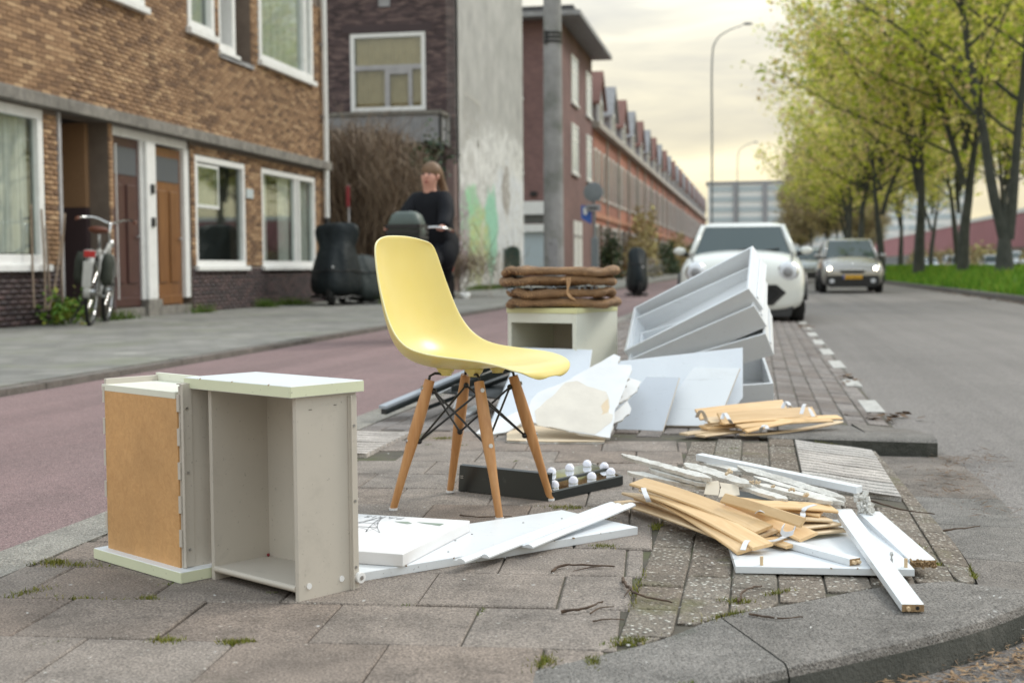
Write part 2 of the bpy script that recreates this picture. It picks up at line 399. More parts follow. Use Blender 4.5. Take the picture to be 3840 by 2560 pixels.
def lay(me, name, p, ang, parent, rz=0.006, tilt=0.006, dz=0.0):
    z = zs(p.x, p.y); sl = (zs(p.x+0.05, p.y)-zs(p.x-0.05, p.y))/0.1
    m = (Matrix.Translation((p.x, p.y, z+dz+random.uniform(-0.0025, 0.0015))) @ Matrix.Rotation(-math.atan(sl), 4, 'Y')
         @ Matrix.Rotation(ang+random.uniform(-rz, rz), 4, 'Z') @ Matrix.Rotation(random.uniform(-tilt, tilt), 4, 'X') @ Matrix.Rotation(random.uniform(-tilt, tilt), 4, 'Y'))
    return inst(name, me, m, parent)
LIM = -0.262                                   # the tiles end here, pebbled bricks follow
for v in range(-3, 12):
    off = (0.0, -0.46)[v % 2]
    for u in range(-4, 8):
        p = org + e1*((u+0.5+off)*0.3) + e2*((v+0.5)*0.3)
        if p.y > 5.58 or p.x-0.15 > LIM-0.03: continue
        if p.x-0.15 < -1.752:
            wd_ = (p.x+0.15)-(-1.752)
            if wd_ < 0.03: continue
            lay(mesh_from(tile_mesh(wd_-0.0045, 0.2968, 0.04, 0.003), 'paving_tile'), 'tile', p+e1*(0.15-wd_/2), th, paving, 0.0); continue
        if p.x+0.15 > LIM-0.004:
            wd_ = LIM-0.006-(p.x-0.15)
            me_ = mesh_from(tile_mesh(wd_-0.0045, 0.2955, 0.04, 0.004), 'paving_tile')
            lay(me_, 'tile', p+e1*(-0.15+wd_/2), th, paving, 0.0); continue
        if -1.78 < p.x < -1.46 and 4.85 < p.y < 5.7: continue
        lay(TM, 'tile', p, th, paving)
BM_ = mesh_from(tile_mesh(0.1005, 0.2055, 0.04, 0.0035), 'pebble_brick')
for c in range(9):
    for r_ in range(-2, 18):
        p = Vector((LIM+0.052+c*0.1045, 2.25+r_*0.2095+(0.105 if c % 2 else 0), 0))
        if p.y > 5.56 or p.y < 1.9: continue
        xl = min(kin_x(p.y-0.10), kin_x(p.y+0.10))
        if p.x-0.05 > kin_x(p.y+0.06): continue
        if p.x+0.05 > xl:
            # cut to the kerb
            y0_, y1_ = p.y-0.102, p.y+0.102; x0_ = p.x-0.05; P4 = []
            for q in range(5): P4.append((min(p.x+0.05, kin_x(y0_+(y1_-y0_)*q/4)-0.006), y0_+(y1_-y0_)*q/4))
            P4 = [q for q in P4 if q[0] > x0_+0.012]
            if len(P4) < 2: continue
            pol = [(x0_, P4[0][1])]+P4+[(x0_, P4[-1][1])]
            part('brick', MB().prism([(x, y, zs(x, y)-0.04) for x, y in pol], (0, 0, 0.039)), 'pebble_brick', paving, bevel=0.003); continue
        if 0.17 < p.x < 0.50 and 4.33 < p.y < 5.56: continue
        lay(BM_, 'brick', p, 0.0, paving, 0.012, 0.008)
# kerb: one curved corner stone, a stone each side, dropped stones along the crossing
kout = arcpts([(-0.30, 2.02, 0), (-0.10, 2.25, 0), (0.057, 2.404, 0), (0.165, 2.50, 0), (0.28, 2.605, 0), (0.438, 2.766, 0), (0.568, 2.937, 0), (0.68, 3.13, 0), (0.75, 3.37, 0), (0.80, 3.75, 0), (0.82, 4.4, 0), (0.82, 5.1, 0), (0.80, 5.62, 0)], 10)
def along(P, t):
    L = [0.0]
    for a, b_ in zip(P, P[1:]): L.append(L[-1]+(b_-a).length)
    d = t*L[-1]
    for i in range(len(P)-1):
        if L[i+1] >= d: return P[i].lerp(P[i+1], (d-L[i])/max(1e-6, L[i+1]-L[i]))
    return P[-1].copy()
def tfor(P, pt):
    return min((i/400 for i in range(401)), key=lambda t: (along(P, t)-Vector(pt)).length)
def kerb_stone(to0, to1, ti0, ti1, n, gap=0.003):
    def ztop(y): return -0.066*cl((y-3.02)/0.32)
    secs = []
    for k in range(n+1):
        s_ = gap + (1-2*gap)*k/n
        o = along(kout, to0+(to1-to0)*s_); i_ = along(kin, ti0+(ti1-ti0)*s_); z = ztop(o.y)
        d = (o-i_).normalized()
        a, b_ = i_+d*0.004, o-d*0.022
        secs.append([(a.x, a.y, -0.2), (a.x, a.y, z), (b_.x, b_.y, z-0.001), (o.x-d.x*0.008, o.y-d.y*0.008, z-0.007), (o.x, o.y, z-0.022), (o.x+d.x*0.012, o.y+d.y*0.012, -0.2)])
    mb = MB().loft(secs); return mb
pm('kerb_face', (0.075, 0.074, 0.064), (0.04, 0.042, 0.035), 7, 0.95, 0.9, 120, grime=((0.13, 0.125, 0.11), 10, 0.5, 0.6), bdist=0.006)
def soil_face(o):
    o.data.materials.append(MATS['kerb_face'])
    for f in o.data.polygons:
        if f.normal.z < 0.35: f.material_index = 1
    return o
kerb = bpy.data.objects.new('kerb', None); link(kerb); tag(kerb, kind='structure')
j0o, j0i = tfor(kout, (0.057, 2.404, 0)), tfor(kin, (-0.073, 2.723, 0))
j1o, j1i = tfor(kout, (0.69, 3.15, 0)), tfor(kin, (0.50, 3.20, 0))
soil_face(part('kerb_stone', kerb_stone(0, j0o, 0, j0i, 8), 'kerb_concrete', kerb, angle=35))
soil_face(part('kerb_stone', kerb_stone(j0o, j1o, j0i, j1i, 22), 'kerb_concrete', kerb, angle=35))
cuts = [0, 0.2, 0.4, 0.6, 0.8, 1.0]
for a, b_ in zip(cuts, cuts[1:]):
    soil_face(part('kerb_stone', kerb_stone(j1o+(1-j1o)*a, j1o+(1-j1o)*b_, j1i+(1-j1i)*a, j1i+(1-j1i)*b_, 6), 'kerb_concrete', kerb, angle=35))
# the raised kerb block that ends the parking bay
mb = MB().loft([[(0.05, 5.655, -0.2), (0.05, 5.655, -0.004), (0.05, 5.672, 0.004), (0.05, 5.86, 0.006), (0.05, 5.86, -0.2)],
                [(0.735, 5.635, -0.2), (0.735, 5.635, -0.012), (0.735, 5.655, 0.0), (0.74, 5.86, 0.0), (0.74, 5.86, -0.2)]])
soil_face(part('kerb_block', mb, 'kerb_concrete', kerb, angle=35))
mb = MB().loft([[(0.10, 5.868, -0.2), (0.10, 5.868, 0.004), (0.10, 6.36, -0.006), (0.10, 6.36, -0.2)], [(0.46, 5.868, -0.2), (0.46, 5.868, 0.002), (0.44, 6.36, -0.03), (0.44, 6.36, -0.2)]])
soil_face(part('kerb_block', mb, 'kerb_concrete', kerb))
mb = MB().loft([[(0.468, 5.868, -0.2), (0.468, 5.868, 0.0), (0.45, 6.5, -0.035), (0.45, 6.5, -0.2)], [(0.745, 5.868, -0.2), (0.745, 5.868, -0.004), (0.72, 6.5, -0.062), (0.72, 6.5, -0.2)]])
soil_face(part('kerb_block', mb, 'kerb_concrete', kerb))
# ribbed guidance tiles on both sides of the crossing
def ribbed(x0, x1, y0, y1, n, rows):
    for r_ in range(rows):
        ya, yb = y0+(y1-y0)*r_/rows+0.002, y0+(y1-y0)*(r_+1)/rows-0.002
        mb = MB(); secs = []
        m_ = n*12
        for k in range(m_+1):
            t = k/m_; y = ya+(yb-ya)*t; h = 0.010 if (n*t) % 1.0 < 0.72 else -0.001
            secs.append([(x0, y, -0.05+zs(x0, y)), (x0, y, h+zs(x0, y))]+[(x0+(x1-x0)*q/4, y+0.016*math.sin(q*1.7+r_*0.8), h+zs(x0+(x1-x0)*q/4, y)) for q in (1, 2, 3)]+[(x1, y, h+zs(x1, y)), (x1, y, -0.05+zs(x1, y))])
        mb.loft(secs, closed=True)
        part('ribbed_tile', mb, 'ribbed_tile', paving, smooth=False, angle=50)
ribbed(0.160, 0.466, 4.42, 5.54, 4, 4)
ribbed(-1.752, -1.475, 4.90, 5.60, 5, 2)
# the parking bay: bricks one by one in front, joined further on
bay = sheet('parking_bay', -1.757, 0.665, 5.645, 19.0, 0, 'joint_soil', 8, 30, lambda x, y: zs(x, max(y, 5.63))-0.008)
BK = mesh_from(tile_mesh(0.0985, 0.2035, 0.04, 0.004), 'bay_brick')
spots = []
for c in range(23):
    for r_ in range(64):
        x = -1.757+0.053+c*0.1045; y = 5.75+r_*0.2085+(0.104 if c % 2 else 0)
        if y > 18.9 or x > 0.61: continue
        if 0.03 < x < 0.78 and y < 5.98: continue
        if 0.08 < x < 0.74 and y < 6.62: continue
        spots.append((x, y))
def vis(p): return (0 if p[0] > -0.1 else 4) + p[1]
spots.sort(key=vis)
for x, y in spots[:300]: lay(BK, 'brick', Vector((x, y, 0)), 0.0, bay, 0.02, 0.01, -0.002)
pv = np.array(BK.vertices[0].co[:]); bv = np.array([q.co[:] for q in BK.vertices]); bf = np.array([list(q.vertices) for q in BK.polygons])
V_, F_, P_ = [], [], []
for i, (x, y) in enumerate(spots[300:]):
    V_.append(bv + (x, y, zs(x, y)-0.002+random.uniform(-0.003, 0.002))); F_.append(bf+i*len(bv)); P_ += [random.random()]*len(bf)
o = fast_mesh('bricks', np.concatenate(V_), np.concatenate(F_), 'bay_brick', bay, P_); o['kind'] = 'stuff'
# white blocks along the edge of the bay
marks = bpy.data.objects.new('road_marking', None); link(marks); tag(marks, kind='structure')
y = 7.25; k = 0
while y < 60:
    ln = 0.62 if y < 9 else 0.75
    mb = MB().mm((0.58, y, -0.09), (0.68, y+ln, -0.058 if y < 19 else -0.072)); part('marking_block', mb, 'white_paint', marks, bevel=0.004)
    y += 1.55
sheet('parking_lane', -1.757, 0.665, 19.0, 300, -0.066, 'bay_brick')
# far side: kerb and grass of the central strip, the other carriageway
mb = MB()
for k in range(90): mb.mm((5.36, 12+k*2.0, -0.2), (5.52, 13.985+k*2.0, 0.045))
tag(part('strip_kerb', mb, 'kerb_concrete', bevel=0.01), kind='structure')
def zmed(x, y): return 0.03 + 0.42*cl((x-5.5)/2.6)*(0.85+0.15*math.sin(y*0.35))
sheet('central_strip', 5.52, 15.5, 5, 320, 0, 'joint_soil', 12, 120, zmed)
sheet('far_road', 15.5, 23.0, -4, 640, -0.04, 'asphalt')
sheet('far_pavement', 23.0, 60.0, -4, 400, 0.0, 'sidewalk')
rg = np.random.default_rng(4); n = 75000
yy = 16 + 200*rg.random(n)**1.9; xx = 5.5 + 9.5*rg.random(n)**1.35
zz = 0.03+0.42*np.clip((xx-5.5)/2.6, 0, 1)*(0.85+0.15*np.sin(yy*0.35))
hh = rg.uniform(0.10, 0.26, n)*(0.6+0.8*(np.sin(xx*2.1+yy*0.7)*0.5+0.5)); aa = rg.uniform(0, 6.28, n); ww = rg.uniform(0.012, 0.03, n)*(1+yy/90)
lean = rg.uniform(-0.10, 0.10, (n, 2))
v = np.zeros((n, 3, 3)); v[:, 0] = np.stack([xx-ww*np.cos(aa), yy-ww*np.sin(aa), zz-0.02], 1); v[:, 1] = np.stack([xx+ww*np.cos(aa), yy+ww*np.sin(aa), zz-0.02], 1)
v[:, 2] = np.stack([xx+lean[:, 0], yy+lean[:, 1], zz+hh], 1)
o = fast_mesh('grass', v.reshape(-1, 3), np.arange(n*3).reshape(-1, 3), 'grass_blade', None, rg.random(n))
tag(o, 'bright green spring grass under the trees of the central strip', 'grass', kind='stuff')
# moss in the joints
def blades(name, spots_, label, mat, n_, h, r, seed, cat):
    rg = np.random.default_rng(seed); V = []
    for (x, y, rr, dx, dy) in spots_:
        k = int(n_*rr/0.05)
        t = rg.normal(0, 0.5, k); px = x + dx*t + rg.normal(0, rr*0.28, k); py = y + dy*t + rg.normal(0, rr*0.28, k)
        hh = rg.uniform(0.3, 1.0, k)*h; a = rg.uniform(0, 6.28, k); w_ = rg.uniform(0.4, 1.0, k)*r; lx = rg.normal(0, h*0.5, k); ly = rg.normal(0, h*0.5, k)
        z0 = np.array([zs(q, s_) for q, s_ in zip(px, py)]) if y < 14 else np.full(k, 0.03)
        V.append(np.stack([np.stack([px-w_*np.cos(a), py-w_*np.sin(a), z0-0.004], 1), np.stack([px+w_*np.cos(a), py+w_*np.sin(a), z0-0.004], 1), np.stack([px+lx, py+ly, z0+hh], 1)], 1))
    V = np.concatenate(V); o = fast_mesh(name, V.reshape(-1, 3), np.arange(len(V)*3).reshape(-1, 3), mat, None, rg.random(len(V)))
    return tag(o, label, cat, kind='stuff')
ms = [(-1.71, 3.0, .04, .02, 0), (-1.66, 2.98, .05, .10, .0), (-1.61, 2.70, .04, .03, .05), (-1.31, 2.69, .03, .03, 0), (-1.134, 2.39, .035, .03, 0), (-1.0, 2.395, .03, .015, 0), (-0.975, 2.404, .03, .015, 0),
      (-0.378, 2.36, .04, .01, .04), (-0.56, 3.916, .05, .06, .0), (-0.385, 3.376, .035, .03, 0), (-0.237, 2.52, .04, .03, .03), (-0.29, 2.377, .03, 0, .03), (-0.271, 3.66, .035, 0, .03), (-0.035, 2.86, .035, .03, 0),
      (0.05, 2.95, .02, .04, .04), (0.42, 3.62, .04, .02, .07), (0.45, 3.45, .03, .0, .06), (-0.06, 2.74, .03, .05, .05), (-1.30, 5.45, .05, .04, 0), (-0.26, 2.95, .02, 0, .2), (0.53, 3.4, .02, .01, .1), (-1.46, 2.67, .02, .1, .0), (0.30, 5.62, .04, .05, 0)]
blades('moss', ms, 'low green moss growing in the joints of the paving', 'moss_blade', 190, 0.011, 0.0024, 3, 'moss')
ms2 = [(random.uniform(-1.7, 0.4), random.uniform(2.2, 5.4), .012, random.uniform(0, .05), random.uniform(0, .05)) for _ in range(34)]
blades('short_moss', ms2, 'sparse moss flecks scattered over the paving joints', 'moss_green', 60, 0.006, 0.0025, 5, 'moss')
wd = [(-8.72, 24.2, .3, .25, .1), (-8.75, 22.9, .2, .1, .1), (-6.9, 24.9, .25, .05, .3), (-8.5, 44, .6, .1, 3.0), (-8.5, 41, .6, .1, 1.5), (-8.7, 20.0, .1, .05, .3), (-8.75, 17.2, .12, .05, .5)]
blades('weeds', wd, 'weeds along the foot of the house walls', 'weed_blade', 70, 0.20, 0.012, 8, 'weeds')
# litter of dead leaves and straw in the gutter
def litter(name, label, spots_, seed, mat, zf, ln=(0.015, 0.06), wd_=(0.001, 0.004)):
    rg = np.random.default_rng(seed); V = []
    for (x, y, sx_, sy_, k) in spots_:
        for _ in range(k):
            px, py = x+rg.normal(0, sx_), y+rg.normal(0, sy_); a = rg.uniform(0, 6.28); l = rg.uniform(*ln); q = rg.uniform(*wd_)
            z = zf(px, py)+rg.uniform(0.002, 0.016); ti = rg.uniform(-0.25, 0.25)
            d = np.array([math.cos(a), math.sin(a), 0.0]); nrm = np.array([-math.sin(a), math.cos(a), rg.uniform(-0.6, 0.6)])
            p = np.array([px, py, z]); u = d*l/2+np.array([0, 0, ti*l/2])
            V.append([p-u-nrm*q*0.4, p-u*0.1-nrm*q, p+u, p-u*0.1+nrm*q])
    V = np.array(V); o = fast_mesh(name, V.reshape(-1, 3), np.arange(len(V)*4).reshape(-1, 4), mat, None, rg.random(len(V)))
    return tag(o, label, name.replace('_', ' '), kind='stuff')
rz = lambda x, y: -0.078
litter('dead_straw', 'dry straw and seeds lying in the gutter below the kerb', [(0.50, 2.72, .10, .05, 420), (0.36, 2.55, .10, .05, 380), (0.20, 2.40, .1, .05, 200), (0.64, 2.86, .1, .05, 260)], 3, 'dry_straw', rz, (0.008, 0.045), (0.0008, 0.0035))
litter('dead_leaves', 'brown dead leaves and stalks by the raised kerb block', [(0.80, 5.48, .07, .06, 160), (0.74, 5.05, .08, .12, 170), (0.64, 4.75, .06, .12, 90), (0.92, 5.6, .05, .08, 70), (0.72, 4.4, .06, .12, 50)], 5, 'dead_leaf', lambda x, y: -0.064, (0.010, 0.075), (0.0005, 0.0022))
litter('gutter_leaves', 'fallen brown leaves along the edge of the road', [(0.62, 9.3, .03, .2, 24), (0.66, 7.0, .07, .1, 26), (0.60, 17.3, .05, .3, 40), (5.2, 22, .12, 4, 500), (5.2, 32, .1, 6, 500)], 6, 'dead_leaf', lambda x, y: -0.066, (0.03, 0.09), (0.008, 0.022))
litter('pebbles', 'pale crumbs of plaster and grit scattered on the paving', [(-0.6, 3.0, .7, .5, 90), (-0.6, 4.6, .5, .4, 60), (-0.75, 5.35, .25, .1, 40), (0.2, 3.2, .3, .4, 60)], 7, 'white_paint', zs, (0.003, 0.012), (0.001, 0.004))

# ================================================================== materials of the buildings
def brick_mat(name, stops, rough=0.85):
    m, nt, b = new_mat(name); v = worldpos(nt)
    col = ramp(nt, rnd(nt), stops)
    col = mixn(nt, col, ramp(nt, noise(nt, 35, 4, 0.7, v), [(0.3, g3(0.85)), (0.7, g3(1.12))]), 0.9, 'MULTIPLY')
    col = mixn(nt, col, ramp(nt, noise(nt, 0.8, 4, 0.6, v), [(0.3, g3(0.9)), (0.7, g3(1.08))]), 1.0, 'MULTIPLY')
    nt.links.new(col, b.inputs['Base Color']); b.inputs['Roughness'].default_value = rough
    bump(nt, b, noise(nt, 120, 3, 0.7, v), 0.5, 0.004); return m
brick_mat('brown_brick', [(0.0, (0.153, 0.086, 0.049)), (0.3, (0.258, 0.150, 0.080)), (0.62, (0.331, 0.197, 0.105)), (0.86, (0.403, 0.252, 0.138)), (1.0, (0.483, 0.321, 0.183))])
brick_mat('plinth_brick', [(0.0, (0.030, 0.020, 0.024)), (0.6, (0.058, 0.036, 0.040)), (1.0, (0.095, 0.055, 0.055))], 0.6)
brick_mat('dark_brick', [(0.0, (0.06, 0.042, 0.045)), (0.5, (0.11, 0.075, 0.076)), (1.0, (0.20, 0.14, 0.13))])
pm('mortar', (0.20, 0.16, 0.13), (0.15, 0.12, 0.098), 4, 0.95)
pm('dark_mortar', (0.055, 0.047, 0.048), (0.04, 0.034, 0.035), 4, 0.95)
def course_mat(name, c1, c2, mortar, scale=1.0):
    """brickwork too far away to pick apart"""
    m, nt, b = new_mat(name); t = _n(nt, 'ShaderNodeTexBrick'); v = coords(nt, 'Object')
    sx = _n(nt, 'ShaderNodeSeparateXYZ'); nt.links.new(v, sx.inputs[0]); cb = _n(nt, 'ShaderNodeCombineXYZ')
    nt.links.new(math1(nt, 'ADD', sx.outputs[0], sx.outputs[1]), cb.inputs[0]); nt.links.new(sx.outputs[2], cb.inputs[1]); nt.links.new(cb.outputs[0], t.inputs['Vector'])
    t.inputs['Color1'].default_value = c4(c1); t.inputs['Color2'].default_value = c4(c2); t.inputs['Mortar'].default_value = c4(mortar)
    t.inputs['Scale'].default_value = scale; t.inputs['Brick Width'].default_value = 0.22; t.inputs['Row Height'].default_value = 0.065; t.inputs['Mortar Size'].default_value = 0.006
    wv = worldpos(nt)
    col = mixn(nt, t.outputs['Color'], ramp(nt, noise(nt, 0.45, 5, 0.65, wv), [(0.3, g3(0.75)), (0.7, g3(1.18))]), 1.0, 'MULTIPLY')
    oi_ = _n(nt, 'ShaderNodeObjectInfo'); col = mixn(nt, col, ramp(nt, oi_.outputs['Random'], [(0.0, (0.80, 0.76, 0.74)), (0.5, (1.0, 1.0, 1.0)), (1.0, (1.2, 1.12, 1.08))]), 1.0, 'MULTIPLY')
    nt.links.new(col, b.inputs['Base Color']); b.inputs['Roughness'].default_value = 0.85; return m
course_mat('mauve_brick', (0.245, 0.135, 0.125), (0.185, 0.10, 0.098), (0.18, 0.135, 0.13))
course_mat('red_brick', (0.48, 0.195, 0.13), (0.39, 0.15, 0.10), (0.28, 0.17, 0.14))
course_mat('red_brick_dark', (0.38, 0.155, 0.11), (0.30, 0.12, 0.088), (0.22, 0.14, 0.12))
course_mat('orange_brick', (0.56, 0.27, 0.17), (0.48, 0.22, 0.14), (0.32, 0.2, 0.16))
pm('band_concrete', (0.27, 0.25, 0.22), (0.16, 0.15, 0.135), 9, 0.9, 0.6, 60, grime=((0.07, 0.065, 0.055), 3, 0.45, 0.7))
pm('frame_white', (0.80, 0.80, 0.79), (0.72, 0.72, 0.71), 5, 0.45, grime=((0.5, 0.49, 0.46), 6, 0.56, 0.4))
pm('frame_grey', (0.42, 0.41, 0.42), (0.33, 0.32, 0.33), 5, 0.5)
pm('zinc', (0.33, 0.33, 0.34), (0.25, 0.25, 0.26), 4, 0.6, grime=((0.14, 0.13, 0.12), 3, 0.5, 0.6))
pm('room_dark', (0.11, 0.108, 0.10), (0.07, 0.07, 0.065), 2, 0.9)
pm('curtain_or_fill_white', (0.70, 0.69, 0.65), (0.58, 0.57, 0.54), 6, 0.9)  # also hung as added curtains that only lighten the panes
pm('curtain_beige', (0.52, 0.38, 0.22), (0.41, 0.30, 0.17), 3, 0.9)
pm('render_grey', (0.32, 0.31, 0.295), (0.22, 0.215, 0.205), 1.2, 0.9, 0.4, 20, grime=((0.14, 0.135, 0.125), 2, 0.52, 0.6))
pm('roof_tile_red', (0.26, 0.13, 0.105), (0.18, 0.095, 0.08), 5, 0.8, 0.6, 14)
pm('roof_dark', (0.07, 0.07, 0.075), (0.05, 0.05, 0.055), 4, 0.7)
pm('dormer_cladding', (0.34, 0.34, 0.36), (0.25, 0.25, 0.27), 1.5, 0.7)
pm('gutter_white', (0.50, 0.46, 0.42), (0.33, 0.30, 0.27), 1.3, 0.7)
pm('door_dark', (0.075, 0.028, 0.024), (0.055, 0.02, 0.018), 6, 0.4)
pm('door_green', (0.03, 0.06, 0.05), (0.02, 0.045, 0.04), 6, 0.45)
pm('black_metal', (0.02, 0.02, 0.022), (0.013, 0.013, 0.015), 8, 0.4)
pm('sign_blue', (0.02, 0.10, 0.42), (0.02, 0.085, 0.36), 8, 0.4)
pm('sign_red', (0.27, 0.025, 0.035), (0.22, 0.022, 0.03), 8, 0.5)
m, nt, b = new_mat('door_wood'); v = worldpos(nt, (30, 30, 1.6))
nt.links.new(ramp(nt, noise(nt, 1.0, 5, 0.6, v, dist=0.6), [(0.3, (0.13, 0.052, 0.018)), (0.7, (0.25, 0.11, 0.035))]), b.inputs['Base Color']); b.inputs['Roughness'].default_value = 0.35
m, nt, b = new_mat('window_glass')
mo = nt.nodes['Material Output']; tr = _n(nt, 'ShaderNodeBsdfTransparent'); tr.inputs[0].default_value = (0.90, 0.93, 0.92, 1)
gl = _n(nt, 'ShaderNodeBsdfGlossy'); gl.inputs['Roughness'].default_value = 0.03; gl.inputs['Color'].default_value = (0.86, 0.93, 0.92, 1)
lw_ = _n(nt, 'ShaderNodeLayerWeight'); sch = math1(nt, 'ADD', math1(nt, 'MULTIPLY', math1(nt, 'POWER', lw_.outputs['Facing'], 4.0), 0.7), 0.07)
mx = _n(nt, 'ShaderNodeMixShader'); nt.links.new(sch, mx.inputs[0]); nt.links.new(tr.outputs[0], mx.inputs[1]); nt.links.new(gl.outputs[0], mx.inputs[2]); nt.links.new(mx.outputs[0], mo.inputs[0])
m, nt, b = new_mat('far_glass'); b.inputs['Base Color'].default_value = (0.09, 0.10, 0.115, 1); b.inputs['Roughness'].default_value = 0.3; b.inputs['Specular IOR Level'].default_value = 0.35
m, nt, b = new_mat('pale_glass'); b.inputs['Base Color'].default_value = (0.44, 0.51, 0.55, 1); b.inputs['Roughness'].default_value = 0.15  # pale colour also stands for distance haze on the far flats

class Face:
    """a wall plane: u along it, z up, n outwards"""
    def __init__(s, O, U, N_): s.O, s.U, s.N = Vector(O), Vector(U).normalized(), Vector(N_).normalized()
    def p(s, u, z, n=0.0): return s.O + s.U*u + s.N*n + Vector((0, 0, z))
    def box(s, mb, u0, u1, z0, z1, n0, n1): return mb.obox(s.p(u0, z0, n0), s.U*(u1-u0), s.N*(n1-n0), (0, 0, z1-z0))
def cells(rect, holes):
    """split a rectangle round its openings"""
    us = sorted({rect[0], rect[1]} | {h for o in holes for h in (o[0], o[1]) if rect[0] < h < rect[1]})
    zs_ = sorted({rect[2], rect[3]} | {h for o in holes for h in (o[2], o[3]) if rect[2] < h < rect[3]})
    out_ = []
    for a, b_ in zip(us, us[1:]):
        run = None
        for c, d in zip(zs_, zs_[1:]):
            um, zm = (a+b_)/2, (c+d)/2
            if any(o[0] < um < o[1] and o[2] < zm < o[3] for o in holes):
                if run: out_.append((a, b_, run[0], run[1])); run = None
            else: run = (run[0], d) if run else (c, d)
        if run: out_.append((a, b_, run[0], run[1]))
    return out_
def wall_part(name, F, rect, holes, mat, parent, thick=0.3, n0=-0.006):
    mb = MB()
    for (a, b_, c, d) in cells(rect, holes): F.box(mb, a, b_, c, d, n0-thick, n0)
    return part(name, mb, mat, parent)
def bricks(F, rect, holes, mat, parent, single=0, key=None, bl=0.21, bh=0.055, j=0.010, proud=0.006, seed=0):
    rg = random.Random(seed); lst = []
    z = rect[2]+j/2; row = 0
    while z+bh <= rect[3]+0.004:
        u = rect[0]-(bl+j)*(0.5 if row % 2 else 0.0)
        while u < rect[1]:
            segs = [(max(u, rect[0]), min(u+bl, rect[1]))]
            for h in holes:
                if z+bh > h[2]+0.01 and z < h[3]-0.01:
                    ns = []
                    for a, b_ in segs:
                        if b_ <= h[0] or a >= h[1]: ns.append((a, b_)); continue
                        if a < h[0]: ns.append((a, h[0]-0.002))
                        if b_ > h[1]: ns.append((h[1]+0.002, b_))
                    segs = ns
            for a, b_ in segs:
                if b_-a > 0.03: lst.append((a, b_, z))
            u += bl+j
        z += bh+j; row += 1
    full = [q for q in lst if abs(q[1]-q[0]-bl) < 1e-4]
    if single and key:
        full.sort(key=key); pick = set(full[:single])
    else: pick = set()
    if pick:
        mb = MB(); mb.obox((-bl/2, 0, -bh/2), (bl, 0, 0), (0, 0.03, 0), (0, 0, bh)); me = mesh_from(mb, mat)
        rot = Matrix((F.U, F.N, Vector((0, 0, 1)))).transposed().to_4x4()
        for q in sorted(pick):
            o = F.p((q[0]+q[1])/2, q[2]+bh/2, -0.03+proud+rg.uniform(-0.002, 0.002))
            inst('brick', me, Matrix.Translation(o) @ rot, parent)
    V, Fc, Pc = [], [], []
    for q in lst:
        if q in pick: continue
        n = proud+rg.uniform(-0.002, 0.002); i = len(V); a, b_, z = q
        for nn in (-0.012, n):
            V += [F.p(a, z, nn), F.p(b_, z, nn), F.p(b_, z+bh, nn), F.p(a, z+bh, nn)]
        Fc += [(i+4, i+5, i+6, i+7), (i, i+1, i+5, i+4), (i+1, i+2, i+6, i+5), (i+2, i+3, i+7, i+6), (i+3, i, i+4, i+7)]
        Pc += [rg.random()]*5
    o = fast_mesh('bricks', [tuple(v) for v in V], Fc, mat, parent, Pc); o['kind'] = 'stuff'
    return o
def window(F, u0, u1, z0, z1, parent, fw=0.07, mull=(), trans=(), sill=0.06, depth=0.09, fmat='frame_white', glass='window_glass', room=True, curtain=None, name='window', out=0.0):
    """frame, pane, sill (and what hangs behind the glass)"""
    mb = MB()
    F.box(mb, u0, u1, z1-fw, z1, -depth, out); F.box(mb, u0, u1, z0, z0+fw, -depth, out)
    F.box(mb, u0, u0+fw, z0+fw, z1-fw, -depth, out-0.002); F.box(mb, u1-fw, u1, z0+fw, z1-fw, -depth, out-0.002)
    for m_ in mull: F.box(mb, m_-fw*0.45, m_+fw*0.45, z0+fw, z1-fw, -depth, out-0.012)
    for t in trans: F.box(mb, u0+fw, u1-fw, t-fw*0.4, t+fw*0.4, -depth, out-0.016)
    w_ = part(name, mb, fmat, parent, bevel=0.006)
    mb = MB(); F.box(mb, u0+fw*0.8, u1-fw*0.8, z0+fw*0.8, z1-fw*0.8, -depth+0.02, -depth+0.03); part('pane', mb, glass, w_)
    if sill:
        mb = MB(); F.box(mb, u0-0.05, u1+0.05, z0-sill, z0+0.004, -0.05, out+0.07); part('sill', mb, fmat, w_, bevel=0.006)
    if room:
        mb = MB(); a, b_, c, d, n0, n1 = u0, u1, z0-0.1, z1+0.1, -1.5, -0.32
        P = lambda u, z, n: F.p(u, z, n)
        mb.quad(P(a, c, n0), P(b_, c, n0), P(b_, d, n0), P(a, d, n0)); mb.quad(P(a, c, n1), P(a, c, n0), P(a, d, n0), P(a, d, n1)); mb.quad(P(b_, c, n0), P(b_, c, n1), P(b_, d, n1), P(b_, d, n0))
        mb.quad(P(a, c, n1), P(b_, c, n1), P(b_, c, n0), P(a, c, n0)); mb.quad(P(a, d, n0), P(b_, d, n0), P(b_, d, n1), P(a, d, n1))
        part('room', mb, 'room_dark', w_, fix=False)
    if curtain:
        cm, spans, zlow = curtain
        for (a, b_) in spans:
            mb = MB(); m_ = max(6, int((b_-a)/0.035)); lo, hi = [], []
            for k in range(m_+1):
                u = a+(b_-a)*k/m_; n = -0.16+0.028*math.sin(k*1.9)+0.012*math.sin(k*0.7); lo.append(F.p(u, zlow, n)); hi.append(F.p(u, z1-fw*0.5, n))
            for k in range(m_): mb.quad(lo[k], lo[k+1], hi[k+1], hi[k])
            part('curtain', mb, cm, w_, fix=False)
    return w_

